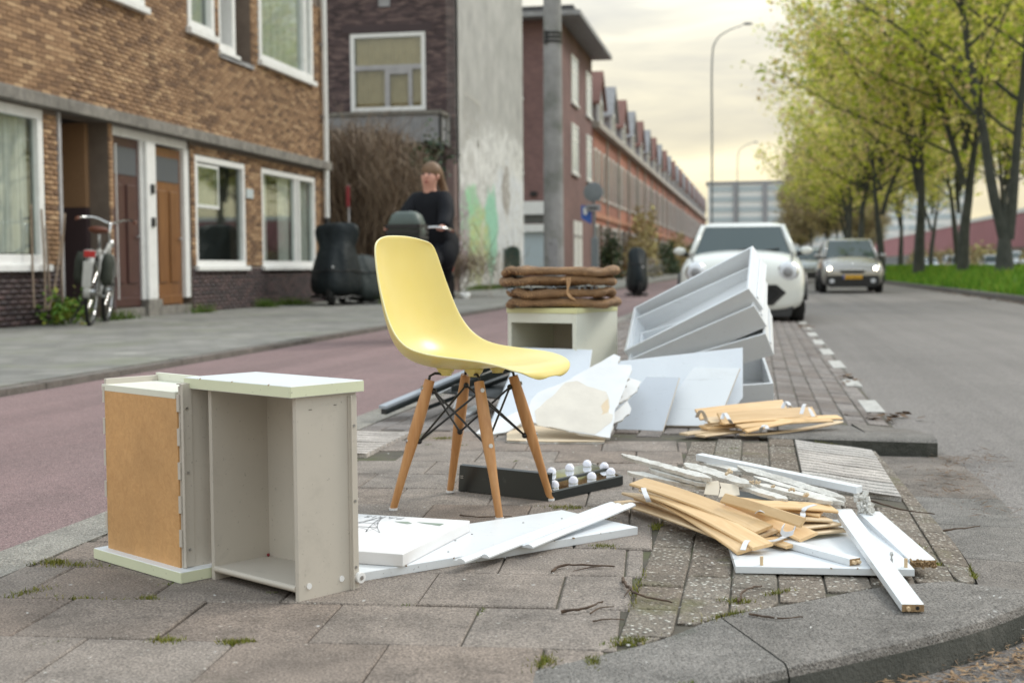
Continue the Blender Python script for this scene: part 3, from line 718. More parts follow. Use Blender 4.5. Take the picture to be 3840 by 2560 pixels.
# ================================================================== the brown brick house on the near side
HX = -9.0
FH = Face((HX, 0, 0), (0, 1, 0), (1, 0, 0))
hb = thing('brick_house', (HX, 21, 0.03), 'brown brick house with two front doors and white window frames', 'house')
Y0, Y1, ZT = 12.5, 27.2, 7.2
gl_ = [(12.6, 15.80, 0.80, 2.78), (16.14, 17.55, 0.0, 2.80), (17.64, 20.32, 0.0, 2.80), (20.48, 22.65, 0.78, 2.62), (23.45, 26.50, 0.78, 2.62)]
up_ = [(16.75, 18.75, 4.62, 6.9), (20.30, 21.36, 4.62, 6.9), (21.60, 23.05, 4.40, 6.9), (23.42, 26.44, 4.56, 6.9)]
wall_part('wall', FH, (Y0, Y1, 0.0, ZT), gl_+up_, 'mortar', hb)
mb = MB(); mb.mm((HX-9, Y0, 0.0), (HX-0.31, Y0+0.2, ZT)); mb.mm((HX-9, Y1-0.25, 0), (HX-0.31, Y1, ZT)); mb.mm((HX-9, Y0, ZT-0.2), (HX-0.1, Y1, ZT)); mb.mm((HX-9, Y0, 3.2), (HX-1.6, Y1, 3.4))
part('side_wall', mb, 'mortar', hb)
bricks(FH, (Y0, Y1, 2.99, ZT-1.0), up_, 'brown_brick', hb, 300, lambda q: q[0]*1.0+abs(q[2]-3.7)*0.8+(50 if q[0] < 14.6 else 0), seed=1)
bricks(FH, (Y0, Y1, 0.79, 2.79), gl_, 'brown_brick', hb, seed=2)
bricks(FH, (Y0, Y1, 0.04, 0.79), gl_, 'plinth_brick', hb, seed=3)
mb = MB(); FH.box(mb, Y0, Y1, 2.80, 2.97, -0.05, 0.16); part('concrete_band', mb, 'band_concrete', hb, bevel=0.015)
# ground floor openings, the curtains widened to lighten the panes
window(FH, 12.6, 15.80, 0.80, 2.78, hb, 0.13, mull=(14.3,), sill=0.08, curtain=('curtain_or_fill_white', [(12.75, 13.6), (14.42, 15.66)], 0.95))
window(FH, 20.48, 22.65, 0.78, 2.60, hb, 0.10, sill=0.07)
w2 = window(FH, 20.62, 21.55, 1.75, 2.48, hb, 0.06, sill=0, depth=0.05, room=False, name='vent_window', out=-0.03)
window(FH, 23.45, 26.50, 0.78, 2.60, hb, 0.10, mull=(25.35, 25.55), sill=0.07, curtain=('curtain_or_fill_white', [(23.6, 24.0), (24.7, 25.3), (25.6, 26.4)], 0.85))
# niche beside the doors
mb = MB(); FH.box(mb, 16.14, 17.55, 1.62, 2.80, -1.35, -1.25); FH.box(mb, 17.45, 17.62, 1.62, 2.80, -1.25, -0.31); part('niche_wall', mb, 'brown_brick', hb)
FN = Face((HX-1.243, 0, 0), (0, 1, 0), (1, 0, 0)); bricks(FN, (16.15, 17.44, 1.63, 2.79), [], 'brown_brick', hb, seed=9)
mb = MB(); FH.box(mb, 16.14, 17.55, 0.0, 1.62, -1.35, -1.24); FH.box(mb, 17.45, 17.62, 0.0, 1.62, -1.25, -0.31); part('niche_tiles', mb, 'plinth_brick', hb)
mb = MB(); FH.box(mb, 16.00, 16.14, 0.0, 2.8, -1.3, -0.31); FH.box(mb, 16.14, 17.5, 0.0, 0.06, -1.25, -0.02); part('niche_floor', mb, 'band_concrete', hb)
mb = MB(); FH.box(mb, 16.15, 16.22, 0.05, 2.80, -0.06, 0.02); part('grey_post', mb, 'frame_grey', hb)
mb = MB(); FH.box(mb, 17.555, 17.68, 1.62, 2.80, -0.3, 0.0); part('pillar', mb, 'brown_brick', hb)
mb = MB(); FH.box(mb, 17.555, 17.68, 0.03, 1.62, -0.3, 0.001); part('pillar_foot', mb, 'plinth_brick', hb)
mb = MB()
for k in range(52): mb.ball(FH.p(17.72, 0.32+k*0.043, 0.02), 0.016, 6, 4, (1, 1, 1.15))
part('bead_chain', mb, 'frame_white', hb, fix=False)
def door(u0, u1, zb, zt, mat, gz, parent):
    mb = MB(); FH.box(mb, u0, u1, zb, zt, -0.16, -0.10); d = part('door', mb, mat, parent)
    mb = MB(); FH.box(mb, u0+0.08, u1-0.08, zb+0.02, zb+0.16, -0.10, -0.06); part('kick_rail', mb, mat, d, bevel=0.01)
    mb = MB(); cx = (u0+u1)/2
    FH.box(mb, u0+0.13, cx-0.06, zb+0.36, gz-0.14, -0.10, -0.075); FH.box(mb, cx+0.06, u1-0.13, zb+0.36, gz-0.14, -0.10, -0.075); part('panel', mb, mat, d, bevel=0.012)
    mb = MB(); FH.box(mb, u0+0.09, u1-0.09, gz, zt-0.14, -0.10, -0.088); part('pane', mb, 'far_glass', d)
    mb = MB(); mb.tube([FH.p(u1-0.10, zb+1.05, -0.10), FH.p(u1-0.10, zb+1.05, -0.04), FH.p(u1-0.20, zb+1.05, -0.04)], 0.014, 8); part('handle', mb, 'zinc', d)
    return d
door(17.70, 18.66, 0.17, 2.66, 'door_dark', 2.12, hb)
door(19.14, 20.14, 0.17, 2.62, 'door_wood', 2.10, hb)
mb = MB(); FH.box(mb, 17.69, 20.32, 2.66, 2.80, -0.32, -0.05); FH.box(mb, 20.14, 20.32, 0.28, 2.66, -0.32, -0.03); FH.box(mb, 18.66, 18.74, 0.28, 2.66, -0.32, -0.06); FH.box(mb, 19.06, 19.14, 0.28, 2.66, -0.32, -0.06)
part('door_frame', mb, 'frame_white', hb, bevel=0.008)
mb = MB(); FH.box(mb, 18.74, 19.06, 0.28, 2.66, -0.32, 0.0); part('column', mb, 'frame_white', hb, bevel=0.015)
mb = MB(); FH.box(mb, 18.66, 19.14, 0.03, 0.28, -0.32, 0.03); FH.box(mb, 17.69, 18.66, 0.03, 0.17, -0.32, -0.02); FH.box(mb, 19.14, 20.32, 0.03, 0.17, -0.32, -0.02); part('doorstep', mb, 'band_concrete', hb, bevel=0.01)
for zz_ in (1.95, 1.45):
    mb = MB(); FH.box(mb, 18.86, 18.95, zz_-0.07, zz_+0.07, 0.0, 0.03); part('letter_box', mb, 'black_metal', hb)
mb = MB(); FH.box(mb, 22.66, 22.98, 2.00, 2.17, 0.008, 0.03); part('number_plate', mb, 'pale_glass', hb, bevel=0.005)
# upper floor windows, white curtains added behind the panes to lighten them
window(FH, 16.75, 18.75, 4.62, 6.9, hb, 0.10, mull=(17.75,), sill=0.09, out=0.03, curtain=('curtain_or_fill_white', [(16.85, 18.65)], 4.7))
window(FH, 20.30, 21.36, 4.62, 6.9, hb, 0.13, sill=0.10, out=0.03, curtain=('curtain_or_fill_white', [(20.43, 21.2)], 4.8))
window(FH, 21.60, 22.40, 4.46, 6.9, hb, 0.14, sill=0.10, depth=0.28, out=-0.02)
mb = MB(); FH.box(mb, 22.40, 23.05, 4.40, 6.9, -0.55, -0.30); part('recess_wall', mb, 'dark_brick', hb)
mb = MB(); FH.box(mb, 21.56, 23.09, 4.33, 4.40, -0.5, 0.05); part('ledge', mb, 'zinc', hb)
window(FH, 23.42, 26.44, 4.56, 6.9, hb, 0.13, mull=(26.0,), sill=0.09, out=0.03, curtain=('curtain_or_fill_white', [(23.55, 26.3)], 4.7))
dpx, dpy = HX+0.09, 26.98
mb = MB(); mb.tube([(dpx, dpy, ZT), (dpx, dpy, 1.78)], 0.06, 12)
dpipe = part('downpipe', mb, 'frame_white', hb, smooth=False, angle=40)
mb = MB(); mb.tube([(dpx, dpy, 1.80), (dpx, dpy, 0.03)], 0.065, 12); part('pipe_foot', mb, 'black_metal', dpipe, angle=40)
for z in (2.4, 3.9, 5.4):
    mb = MB(); mb.box((HX+0.045, dpy, z), (0.09, 0.15, 0.03)); part('clip', mb, 'zinc', dpipe)

# ================================================================== dark brick building with the rendered side wall
m, nt, b = new_mat('graffiti_wall'); v = worldpos(nt); st = worldpos(nt, (1, 1.1, 0.42))
base = ramp(nt, noise(nt, 0.9, 6, 0.62, v), [(0.28, (0.31, 0.305, 0.295)), (0.5, (0.41, 0.405, 0.39)), (0.75, (0.53, 0.52, 0.50))])
sx = _n(nt, 'ShaderNodeSeparateXYZ'); nt.links.new(worldpos(nt), sx.inputs[0])
wob = math1(nt, 'MULTIPLY', math1(nt, 'SUBTRACT', noise(nt, 0.9, 4, 0.6, v), 0.5), 2.4)
def blob(yc, zc, ry, rz_, soft=0.35):
    a = math1(nt, 'POWER', math1(nt, 'ABSOLUTE', math1(nt, 'DIVIDE', math1(nt, 'SUBTRACT', sx.outputs[1], yc), ry)), 2.0)
    c = math1(nt, 'POWER', math1(nt, 'ABSOLUTE', math1(nt, 'DIVIDE', math1(nt, 'SUBTRACT', sx.outputs[2], zc), rz_)), 2.0)
    return ramp(nt, math1(nt, 'ADD', math1(nt, 'ADD', a, c), wob), [(1.0-soft, g3(1)), (1.0, g3(0))])
drip = ramp(nt, noise(nt, 5.2, 7, 0.78, st, dist=0.9), [(0.45, g3(0)), (0.50, g3(1))])
drip2 = ramp(nt, noise(nt, 6.5, 7, 0.78, worldpos(nt, (1, 0.9, 0.6)), dist=1.4), [(0.47, g3(0)), (0.51, g3(1))])
col = mixn(nt, base, (0.74, 0.74, 0.73), math1(nt, 'MULTIPLY', blob(46.5, 3.2, 8.0, 2.6), drip))
col = mixn(nt, col, (0.72, 0.75, 0.80), math1(nt, 'MULTIPLY', blob(48, 2.2, 4.2, 2.2), drip2))
col = mixn(nt, col, (0.70, 0.69, 0.68), math1(nt, 'MULTIPLY', blob(42, 0.6, 5, 0.9), drip))
col = mixn(nt, col, (0.30, 0.62, 0.36), math1(nt, 'MULTIPLY', blob(41.0, 2.2, 1.7, 1.2), drip))
col = mixn(nt, col, (0.26, 0.60, 0.42), math1(nt, 'MULTIPLY', blob(44.2, 1.9, 1.3, 1.6), 0.85))
col = mixn(nt, col, (0.50, 0.52, 0.22), math1(nt, 'MULTIPLY', blob(42.0, 1.4, 2.0, 1.4), drip2))
col = mixn(nt, col, (0.36, 0.26, 0.33), math1(nt, 'MULTIPLY', blob(39.8, 1.8, 0.9, 1.4), drip2))
col = mixn(nt, col, (0.22, 0.17, 0.13), math1(nt, 'MULTIPLY', blob(47.0, 3.4, 0.8, 0.9), drip2))
ln_ = ramp(nt, noise(nt, 2.2, 4, 0.6, worldpos(nt, (1, 1.2, 1.0)), dist=2.2), [(0.485, g3(0)), (0.497, g3(1)), (0.503, g3(1)), (0.515, g3(0))])
col = mixn(nt, col, (0.10, 0.09, 0.10), math1(nt, 'MULTIPLY', math1(nt, 'MULTIPLY', ln_, blob(45, 2.2, 8, 2.4)), 0.55))
nt.links.new(col, b.inputs['Base Color']); b.inputs['Roughness'].default_value = 0.9; bump(nt, b, noise(nt, 14, 5, 0.7, v), 0.4, 0.02)
db = thing('dark_brick_building', (-10.5, 42, 0.03), 'dark brick building with a grey graffiti covered side wall and beige curtains', 'building')
FD = Face((-8.8, 39, 0), (-1, 0, 0), (0, -1, 0))          # u runs away from the street
dw = (0.93, 3.27, 5.45, 7.78)
wall_part('wall', FD, (0.0, 6.0, 0.0, 12.0), [dw], 'dark_mortar', db)
bricks(FD, (0.012, 6.0, 2.6, 9.6), [dw, (0.2, 4.0, 4.4, 5.30)], 'dark_brick', db, 300, lambda q: abs(q[0]-2.1)+abs(q[2]-6.6)*0.8, seed=5)
wd_ = window(FD, dw[0], dw[1], dw[2], dw[3], db, 0.13, sill=0.0, curtain=('curtain_beige', [(1.05, 3.15)], 5.5), fmat='frame_white')
mb = MB(); FD.box(mb, dw[0]+0.1, dw[1]-0.1, 6.68, 6.83, -0.08, -0.01); FD.box(mb, 1.35+0.0, 1.47, 5.5, 6.70, -0.08, -0.011); FD.box(mb, 2.05, 2.2, 5.5, 6.70, -0.08, -0.011); FD.box(mb, 1.36, 2.16, 6.55, 6.68, -0.08, -0.013)
part('transom', mb, 'frame_grey', wd_, bevel=0.008)
mb = MB(); FD.box(mb, 0.72, 3.5, 7.80, 8.02, -0.02, 0.02); part('soldier_course', mb, 'dark_brick', db)
mb = MB(); mb.mm((-8.8-0.3, 39.0, 0.0), (-8.80, 50.6, 12.0)); sw_ = part('rendered_wall', mb, 'graffiti_wall', db)
mb = MB(); FD.box(mb, -0.02, 0.22, 0, 3.9, 0.0, 0.45); part('buttress', mb, 'dark_brick', db)
mb = MB(); FD.box(mb, 0.30, 5.5, 4.40, 5.22, 0.02, 1.0); bal = part('bay_box', mb, 'zinc', db)
mb = MB()
for k in range(40): FD.box(mb, 0.34+k*0.13, 0.40+k*0.13, 4.42, 5.18, 1.0, 1.02)
part('cladding_rib', mb, 'zinc', bal)
mb = MB(); FD.box(mb, 0.22, 5.6, 5.22, 5.32, 0.02, 1.08); part('ledge', mb, 'band_concrete', bal)
mb = MB(); mb.tube([(-9.05, 38.0, 5.3), (-9.05, 38.0, 0.1)], 0.05, 8); part('downpipe', mb, 'black_metal', db)
mb = MB(); FD.box(mb, 2.0, 2.35, 8.55, 8.9, 0.0, 0.05); part('vent', mb, 'zinc', db)
# a white painted tag high on the rendered wall, kept as strokes
mb = MB(); FG = Face((-8.795, 0, 0), (0, 1, 0), (1, 0, 0))
for (a, b_, c, d) in [(40.1, 40.7, 5.98, 6.14), (40.75, 41.35, 5.96, 6.12), (41.4, 42.6, 5.92, 6.08), (42.3, 42.62, 5.7, 5.92), (40.1, 40.22, 5.5, 5.98), (40.5, 40.62, 5.55, 5.98), (41.0, 41.12, 5.5, 5.96), (41.6, 41.72, 5.4, 5.92),
                      (40.15, 40.45, 5.28, 5.5), (41.0, 41.35, 5.22, 5.45), (41.95, 42.3, 5.2, 5.4), (40.2, 40.8, 4.72, 4.86), (40.45, 40.75, 4.9, 5.02), (41.0, 41.12, 4.75, 5.2), (41.4, 41.5, 4.7, 5.2), (42.0, 42.3, 4.6, 4.82), (42.0, 42.1, 4.6, 5.2)]:
    FG.box(mb, a, b_, c, d, 0.0, 0.003)
part('painted_tag', mb, 'white_paint', sw_)
# ================================================================== corner building
cb = thing('corner_building', (-12, 66, 0.03), 'tall mauve brick corner building with a deep flat eave and shop front', 'building')
mb = MB(); mb.mm((-20, 60.6, 0), (-8.8, 72.6, 12.0)); part('wall', mb, 'mauve_brick', cb)
mb = MB(); mb.mm((-20.5, 59.7, 12.0), (-7.75, 73.2, 12.22)); part('eave', mb, 'zinc', cb)
mb = MB(); mb.mm((-20, 60.0, 12.22), (-8.1, 73.0, 12.5)); part('roof', mb, 'roof_dark', cb)
mb = MB(); mb.mm((-9.35, 60.5, 11.4), (-8.9, 60.6, 11.75)); part('eave_bracket', mb, 'gutter_white', cb)
FC = Face((-8.8, 60.6, 0), (0, 1, 0), (1, 0, 0)); FC2 = Face((-8.8, 60.6, 0), (-1, 0, 0), (0, -1, 0))
for (u0, u1, z0, z1) in [(3.6, 5.9, 8.7, 11.0), (9.3, 11.5, 8.7, 11.0), (3.6, 5.9, 5.3, 7.7), (9.3, 11.5, 5.3, 7.7)]:
    window(FC, u0, u1, z0, z1, cb, 0.14, trans=(z1-0.75,), mull=((u0+u1)/2,), sill=0.1, room=False, glass='pale_glass', depth=-0.005, out=0.06)
for (u0, u1, z0, z1) in [(1.75, 2.75, 8.5, 10.9), (1.75, 2.75, 5.1, 7.5)]:
    window(FC2, u0, u1, z0, z1, cb, 0.12, trans=(z1-0.75,), sill=0.1, room=False, glass='pale_glass', depth=-0.005, out=0.06)
mb = MB(); FC2.box(mb, 0.4, 3.4, 3.15, 3.75, 0, 0.12); part('shop_fascia', mb, 'frame_white', cb)
mb = MB(); FC2.box(mb, 0.4, 3.4, 2.75, 3.15, 0, 0.02); part('shop_transom', mb, 'room_dark', cb)
mb = MB(); FC2.box(mb, 0.4, 3.4, 2.35, 2.70, 0, 0.25); part('awning_box', mb, 'frame_white', cb)
mb = MB(); FC2.box(mb, 0.5, 3.3, 0.5, 2.35, 0, 0.03); part('shop_window', mb, 'pale_glass', cb)
mb = MB(); FC.box(mb, 4.2, 7.2, 0.0, 3.0, 0, 0.05); part('white_doors', mb, 'frame_white', cb)
mb = MB(); FC.box(mb, 4.2, 7.2, 2.2, 2.32, 0.05, 0.08); FC.box(mb, 5.65, 5.75, 0.0, 3.0, 0.05, 0.07); part('door_rail', mb, 'frame_grey', cb)
mb = MB(); FC2.box(mb, 1.1, 1.4, 4.0, 4.2, 0, 0.15); part('wall_lamp', mb, 'black_metal', cb)
mb = MB(); FC2.box(mb, -0.05, 0.35, 4.0, 4.25, 0, 0.05); part('street_name_plate', mb, 'sign_blue', cb)
# ================================================================== the row of red brick houses
def row_house(k, flip, wallmat):
    """a house facing the street (+X), its left end at the origin, 6.85 m wide"""
    Wd, H = 6.85, 8.55
    t = thing('row_house', (0, 0, 0), 'x', 'house', 'terraced houses along the street')
    Fh = Face((0, 0, 0), (0, 1, 0), (1, 0, 0))
    part('wall', MB().mm((-9, 0.0, 0), (0, Wd, H)), wallmat, t, world=False)
    mb = MB(); mb.mm((-9, 0.02, 0.0), (0.03, 0.32, H-0.3)) ; part('pilaster', mb, 'red_brick_dark', t, world=False)
    mb = MB(); mb.mm((-0.1, 0, 3.45), (0.10, Wd, 3.75)); part('brick_band', mb, 'orange_brick', t, world=False)
    mb = MB(); mb.mm((-0.3, 0, H-0.22), (0.42, Wd, H+0.12)); part('gutter', mb, 'gutter_white', t, world=False)
    mb = MB(); mb.prism([(0.1, 0, H+0.1), (-4.5, 0, H+3.4), (-9, 0, H+0.1)], (0, Wd, 0)); part('roof', mb, 'roof_tile_red', t, world=False)
    a, b_ = (0.9, 4.1) if flip else (3.7, 6.9)
    a, b_ = (1.7, 5.1)
    mb = MB(); mb.mm((-3.2, a, H+0.1), (0.05, b_, H+1.35)); dm = part('dormer', mb, 'dormer_cladding', t, world=False)
    ym = (a+b_)/2
    mb = MB(); mb.prism([(0.06, a, H+1.35), (0.06, b_, H+1.35), (0.06, ym, H+3.05)], (-3.3, 0, 0)); part('gable', mb, 'dormer_cladding', dm, world=False)
    mb = MB()
    for s_, q in ((a-0.25, 1), (b_+0.25, -1)):
        mb.prism([(0.25, s_, H+1.2), (0.25, ym, H+3.15), (0.25, ym, H+3.30), (0.25, s_, H+1.35)], (-3.6, 0, 0))
    part('dormer_roof', mb, 'roof_tile_red' if not flip else 'zinc', dm, world=False)
    mb = MB(); Fh.box(mb, a+0.8, b_-0.8, H+0.35, H+1.6, 0.06, 0.10); part('window', mb, 'frame_white', dm, world=False)
    mb = MB(); Fh.box(mb, a+0.92, b_-0.92, H+0.47, H+1.48, 0.10, 0.105); part('pane', mb, 'far_glass', dm, world=False)
    def win(u0, u1, z0, z1):
        mb = MB(); Fh.box(mb, u0, u1, z0, z1, 0.0, 0.05); w_ = part('window', mb, 'frame_white', t, world=False)
        mb = MB(); Fh.box(mb, u0+0.12, u1-0.12, z0+0.12, z1-0.12, 0.05, 0.053); part('pane', mb, 'far_glass', w_, world=False)
        mb = MB(); Fh.box(mb, u0-0.06, u1+0.06, z0-0.12, z0, 0.0, 0.05); part('sill', mb, 'band_concrete', w_, world=False)
    for u0 in ((0.8, 3.0, 5.1) if flip else (0.7, 2.6, 4.9)): win(u0, u0+1.15, 4.55, 7.3)
    win(3.0, 4.3, 0.95, 3.1) if flip else win(1.0, 2.4, 0.95, 3.1)
    win(4.9, 6.1, 0.95, 3.1)
    part('downpipe', MB().tube([(0.08, 6.7, 0.1), (0.08, 6.7, H-0.2)], 0.06, 8), 'gutter_white', t, world=False)
    mb = MB().mm((-4.9, 0.1, H+2.6), (-4.1, 0.9, H+4.3)); ch_ = part('chimney', mb, 'red_brick_dark', t, world=False)
    part('chimney_pot', MB().lathe([(0.14, H+4.3), (0.12, H+4.75)], 10, (-4.5, 0.5, 0)), 'roof_tile_red', ch_, world=False)
    for s_ in ((0.5, 6.0) if flip else (2.45,)): part('shutter_panel', MB().mm((0.0, s_, 0.9), (0.05, s_+0.25, 3.2)), 'gutter_white', t, world=False)
    d0 = 1.0 if flip else 3.2
    mb = MB(); Fh.box(mb, d0, d0+1.1, 0.05, 3.1, 0.0, 0.05); dd = part('door', mb, 'door_green' if flip else 'door_dark', t, world=False)
    mb = MB(); Fh.box(mb, d0+0.15, d0+0.95, 2.35, 2.95, 0.05, 0.055); part('pane', mb, 'far_glass', dd, world=False)
    return t
protos = [row_house(0, False, 'red_brick'), row_house(1, True, 'red_brick_dark')]
for k in range(24):
    mtx = Matrix.Translation((-8.8+(k % 3)*0.004, 72.7+k*6.86, 0.0)) @ Matrix.Scale(1.0+0.003*k*(0.5 if k < 12 else 0.6), 4, (0, 0, 1))
    lab = 'red brick terraced house with a gabled dormer, ' + ORD[k] + ' beyond the corner building'
    if k < 2: protos[k].matrix_basis = mtx; protos[k]['label'] = lab; WM[protos[k]] = mtx
    else: dup(protos[k % 2], mtx, lab)
# ================================================================== far away: white flats, red hall
fl = thing('apartment_block', (20, 400, 0), 'distant white apartment block with long rows of windows', 'building')
mb = MB(); mb.mm((-14, 400, 0), (60, 414, 24.8)); part('wall', mb, 'frame_white', fl)
mb = MB(); mb.mm((-14.6, 399.6, 24.8), (60.5, 414.4, 25.6)); part('roof', mb, 'dormer_cladding', fl)
for r_ in range(8):
    for c in range(9):
        u = -13.4+c*8.1
        mb = MB().mm((u, 399.85, 1.6+r_*3.0), (u+7.6, 399.95, 3.1+r_*3.0)); part('window', mb, 'pale_glass', fl)
for u in (-6.5, 2.0, 14.0, 30.0): part('stair_strip', MB().mm((u, 399.2, 0), (u+1.3, 399.8, 24.8)), 'dormer_cladding', fl)
pm('hall_red', (0.40, 0.17, 0.19), (0.35, 0.145, 0.165), 0.2, 0.7)  # red lightened towards pink, distance haze mixed into the colour
rh_ = thing('red_hall', (30, 190, 0), 'long low hall with a red fascia beyond the trees', 'building')
mb = MB(); mb.mm((30, 150, 0), (50, 390, 2.6)); part('wall', mb, 'frame_white', rh_)
mb = MB(); mb.mm((29.4, 148, 2.6), (50.5, 392, 6.4)); part('fascia', mb, 'hall_red', rh_)
mb = MB(); mb.mm((29.3, 147.9, 6.4), (50.6, 392.1, 6.9)); part('roof_edge', mb, 'frame_white', rh_)
for k in range(38):
    mb = MB().mm((29.92, 152+k*6.2, 0.4), (29.98, 156.6+k*6.2, 2.3)); part('shop_window', mb, 'far_glass', rh_)
# ================================================================== yard wall between the houses
yw = thing('garden_wall', (-9.6, 33, 0.03), 'low brown brick yard wall behind the bare bush', 'wall')
mb = MB(); mb.mm((-12.5, 33.8, 0), (-8.95, 34.0, 3.3)); part('masonry', mb, 'dark_brick', yw)
mb = MB(); mb.prism([(-12.5, 33.75, 3.3), (-8.9, 33.75, 3.3), (-8.9, 33.75, 3.36), (-10.6, 33.75, 4.3), (-12.5, 33.75, 4.55)], (0, 0.3, 0)); part('coping', mb, 'band_concrete', yw)

# ================================================================== materials of the discarded things
def laminate(name, c1, c2, rough=0.35, dirt=0.25, dc=(0.45, 0.43, 0.40)):
    m, nt, b = new_mat(name); v = worldpos(nt)
    col = ramp(nt, noise(nt, 3.0, 4, 0.6, v), [(0.3, c1), (0.7, c2)])
    d = ramp(nt, noise(nt, 9, 7, 0.75, v, dist=0.4), [(0.56, g3(0)), (0.78, g3(1))]); col = mixn(nt, col, dc, math1(nt, 'MULTIPLY', d, dirt))
    sp = ramp(nt, noise(nt, 130, 2, 0.5, v), [(0.72, g3(0)), (0.76, g3(1))]); col = mixn(nt, col, (0.12, 0.10, 0.09), math1(nt, 'MULTIPLY', sp, 0.5))
    for rr_, ss_ in (((0.3, 0.2, 0.7), (4, 90, 60)), ((0.1, 0.5, 2.0), (5, 120, 70))):
        m_ = _n(nt, 'ShaderNodeMapping'); m_.inputs['Rotation'].default_value = rr_; m_.inputs['Scale'].default_value = ss_; nt.links.new(v, m_.inputs[0])
        sc_ = ramp(nt, noise(nt, 1.0, 3, 0.6, m_.outputs[0]), [(0.68, g3(0)), (0.74, g3(1))]); col = mixn(nt, col, tuple(x*0.55 for x in dc), math1(nt, 'MULTIPLY', sc_, 0.30))
    nt.links.new(col, b.inputs['Base Color']); b.inputs['Roughness'].default_value = rough
    bump(nt, b, noise(nt, 40, 3, 0.5, v), 0.04, 0.002); return m
laminate('white_laminate', (0.735, 0.76, 0.785), (0.68, 0.705, 0.735))
laminate('cool_laminate', (0.68, 0.725, 0.785), (0.62, 0.665, 0.73), 0.3, 0.15)
laminate('grey_laminate', (0.56, 0.595, 0.65), (0.50, 0.535, 0.59), 0.3, 0.15)
laminate('cream_laminate', (0.74, 0.74, 0.64), (0.66, 0.66, 0.57), 0.4, 0.25)
laminate('drawer_grey', (0.55, 0.505, 0.44), (0.49, 0.45, 0.395), 0.5, 0.3, (0.25, 0.23, 0.2))
laminate('edge_green', (0.72, 0.74, 0.54), (0.66, 0.69, 0.50), 0.4, 0.2)
laminate('edge_yellow', (0.70, 0.68, 0.36), (0.64, 0.62, 0.34), 0.4, 0.2)
m, nt, b = new_mat('hardboard'); v = coords(nt)
col = ramp(nt, noise(nt, 60, 7, 0.75, v, dist=1.2), [(0.3, (0.50, 0.265, 0.10)), (0.7, (0.64, 0.37, 0.16))])
col = mixn(nt, col, ramp(nt, noise(nt, 5, 4, 0.6, v), [(0.3, g3(0.85)), (0.7, g3(1.1))]), 1.0, 'MULTIPLY'); nt.links.new(col, b.inputs['Base Color']); b.inputs['Roughness'].default_value = 0.6
pm('chipboard', (0.42, 0.29, 0.16), (0.25, 0.155, 0.08), 160, 0.9, 0.8, 300)
def wood(name, c1, c2, c3, rough=0.5, sc=(3, 40, 40)):
    m, nt, b = new_mat(name); v = coords(nt, 'Object', sc)
    f = noise(nt, 1.0, 6, 0.65, v, dist=0.8); col = ramp(nt, f, [(0.25, c1), (0.5, c2), (0.75, c3)])
    t = ramp(nt, rnd(nt), [(0, g3(0.86)), (1, g3(1.1))]); col = mixn(nt, col, t, 1.0, 'MULTIPLY')
    nt.links.new(col, b.inputs['Base Color']); b.inputs['Roughness'].default_value = rough; bump(nt, b, f, 0.12, 0.002); return m
wood('birch', (0.56, 0.35, 0.16), (0.66, 0.44, 0.22), (0.74, 0.53, 0.30))
wood('birch_pale', (0.54, 0.38, 0.22), (0.63, 0.47, 0.29), (0.71, 0.56, 0.37))
wood('beech_leg', (0.40, 0.18, 0.062), (0.50, 0.245, 0.092), (0.58, 0.31, 0.13), 0.38, (40, 40, 2.5))
m, nt, b = new_mat('yellow_shell'); v = coords(nt)
col = ramp(nt, noise(nt, 4, 4, 0.5, v), [(0.3, (0.72, 0.585, 0.185)), (0.7, (0.755, 0.635, 0.245))])
nt.links.new(col, b.inputs['Base Color']); b.inputs['Roughness'].default_value = 0.32; b.inputs['Subsurface Weight'].default_value = 0.2
b.inputs['Subsurface Radius'].default_value = (0.02, 0.015, 0.004); b.inputs['Subsurface Scale'].default_value = 0.3
pm('shell_rim', (0.84, 0.79, 0.50), (0.80, 0.74, 0.42), 20, 0.5, world=False)
pm('black_wire', (0.018, 0.018, 0.018), (0.012, 0.012, 0.012), 10, 0.35)
pm('steel', (0.55, 0.55, 0.55), (0.42, 0.42, 0.42), 20, 0.3, metal=1.0)
pm('nylon_white', (0.80, 0.80, 0.80), (0.74, 0.74, 0.74), 20, 0.35)
pm('strap_white', (0.66, 0.66, 0.68), (0.56, 0.56, 0.58), 30, 0.6)
pm('plaster', (0.70, 0.685, 0.65), (0.57, 0.55, 0.51), 18, 0.95, 0.9, 90, grime=((0.36, 0.33, 0.28), 14, 0.50, 0.6), bdist=0.006)
pm('plaster_face', (0.70, 0.71, 0.72), (0.62, 0.63, 0.64), 6, 0.8, 0.25, 40)
pm('torn_paper', (0.66, 0.615, 0.545), (0.58, 0.54, 0.48), 9, 0.95, 0.3, 60)
pm('torn_tan', (0.66, 0.53, 0.38), (0.58, 0.47, 0.33), 8, 0.95, 0.3, 60)
pm('card', (0.60, 0.53, 0.43), (0.54, 0.47, 0.38), 8, 0.9)
pm('black_board', (0.012, 0.017, 0.018), (0.009, 0.012, 0.013), 6, 0.35, grime=((0.10, 0.10, 0.10), 25, 0.62, 0.35))
pm('canvas_white', (0.74, 0.735, 0.74), (0.69, 0.685, 0.69), 4, 0.8, 0.2, 500, bdist=0.001)
pm('print_grey', (0.30, 0.30, 0.31), (0.44, 0.44, 0.45), 60, 0.8)
pm('print_green', (0.22, 0.27, 0.22), (0.28, 0.33, 0.28), 40, 0.8)
m, nt, b = new_mat('mirror'); b.inputs['Base Color'].default_value = (0.80, 0.84, 0.82, 1); b.inputs['Metallic'].default_value = 1; b.inputs['Roughness'].default_value = 0.04
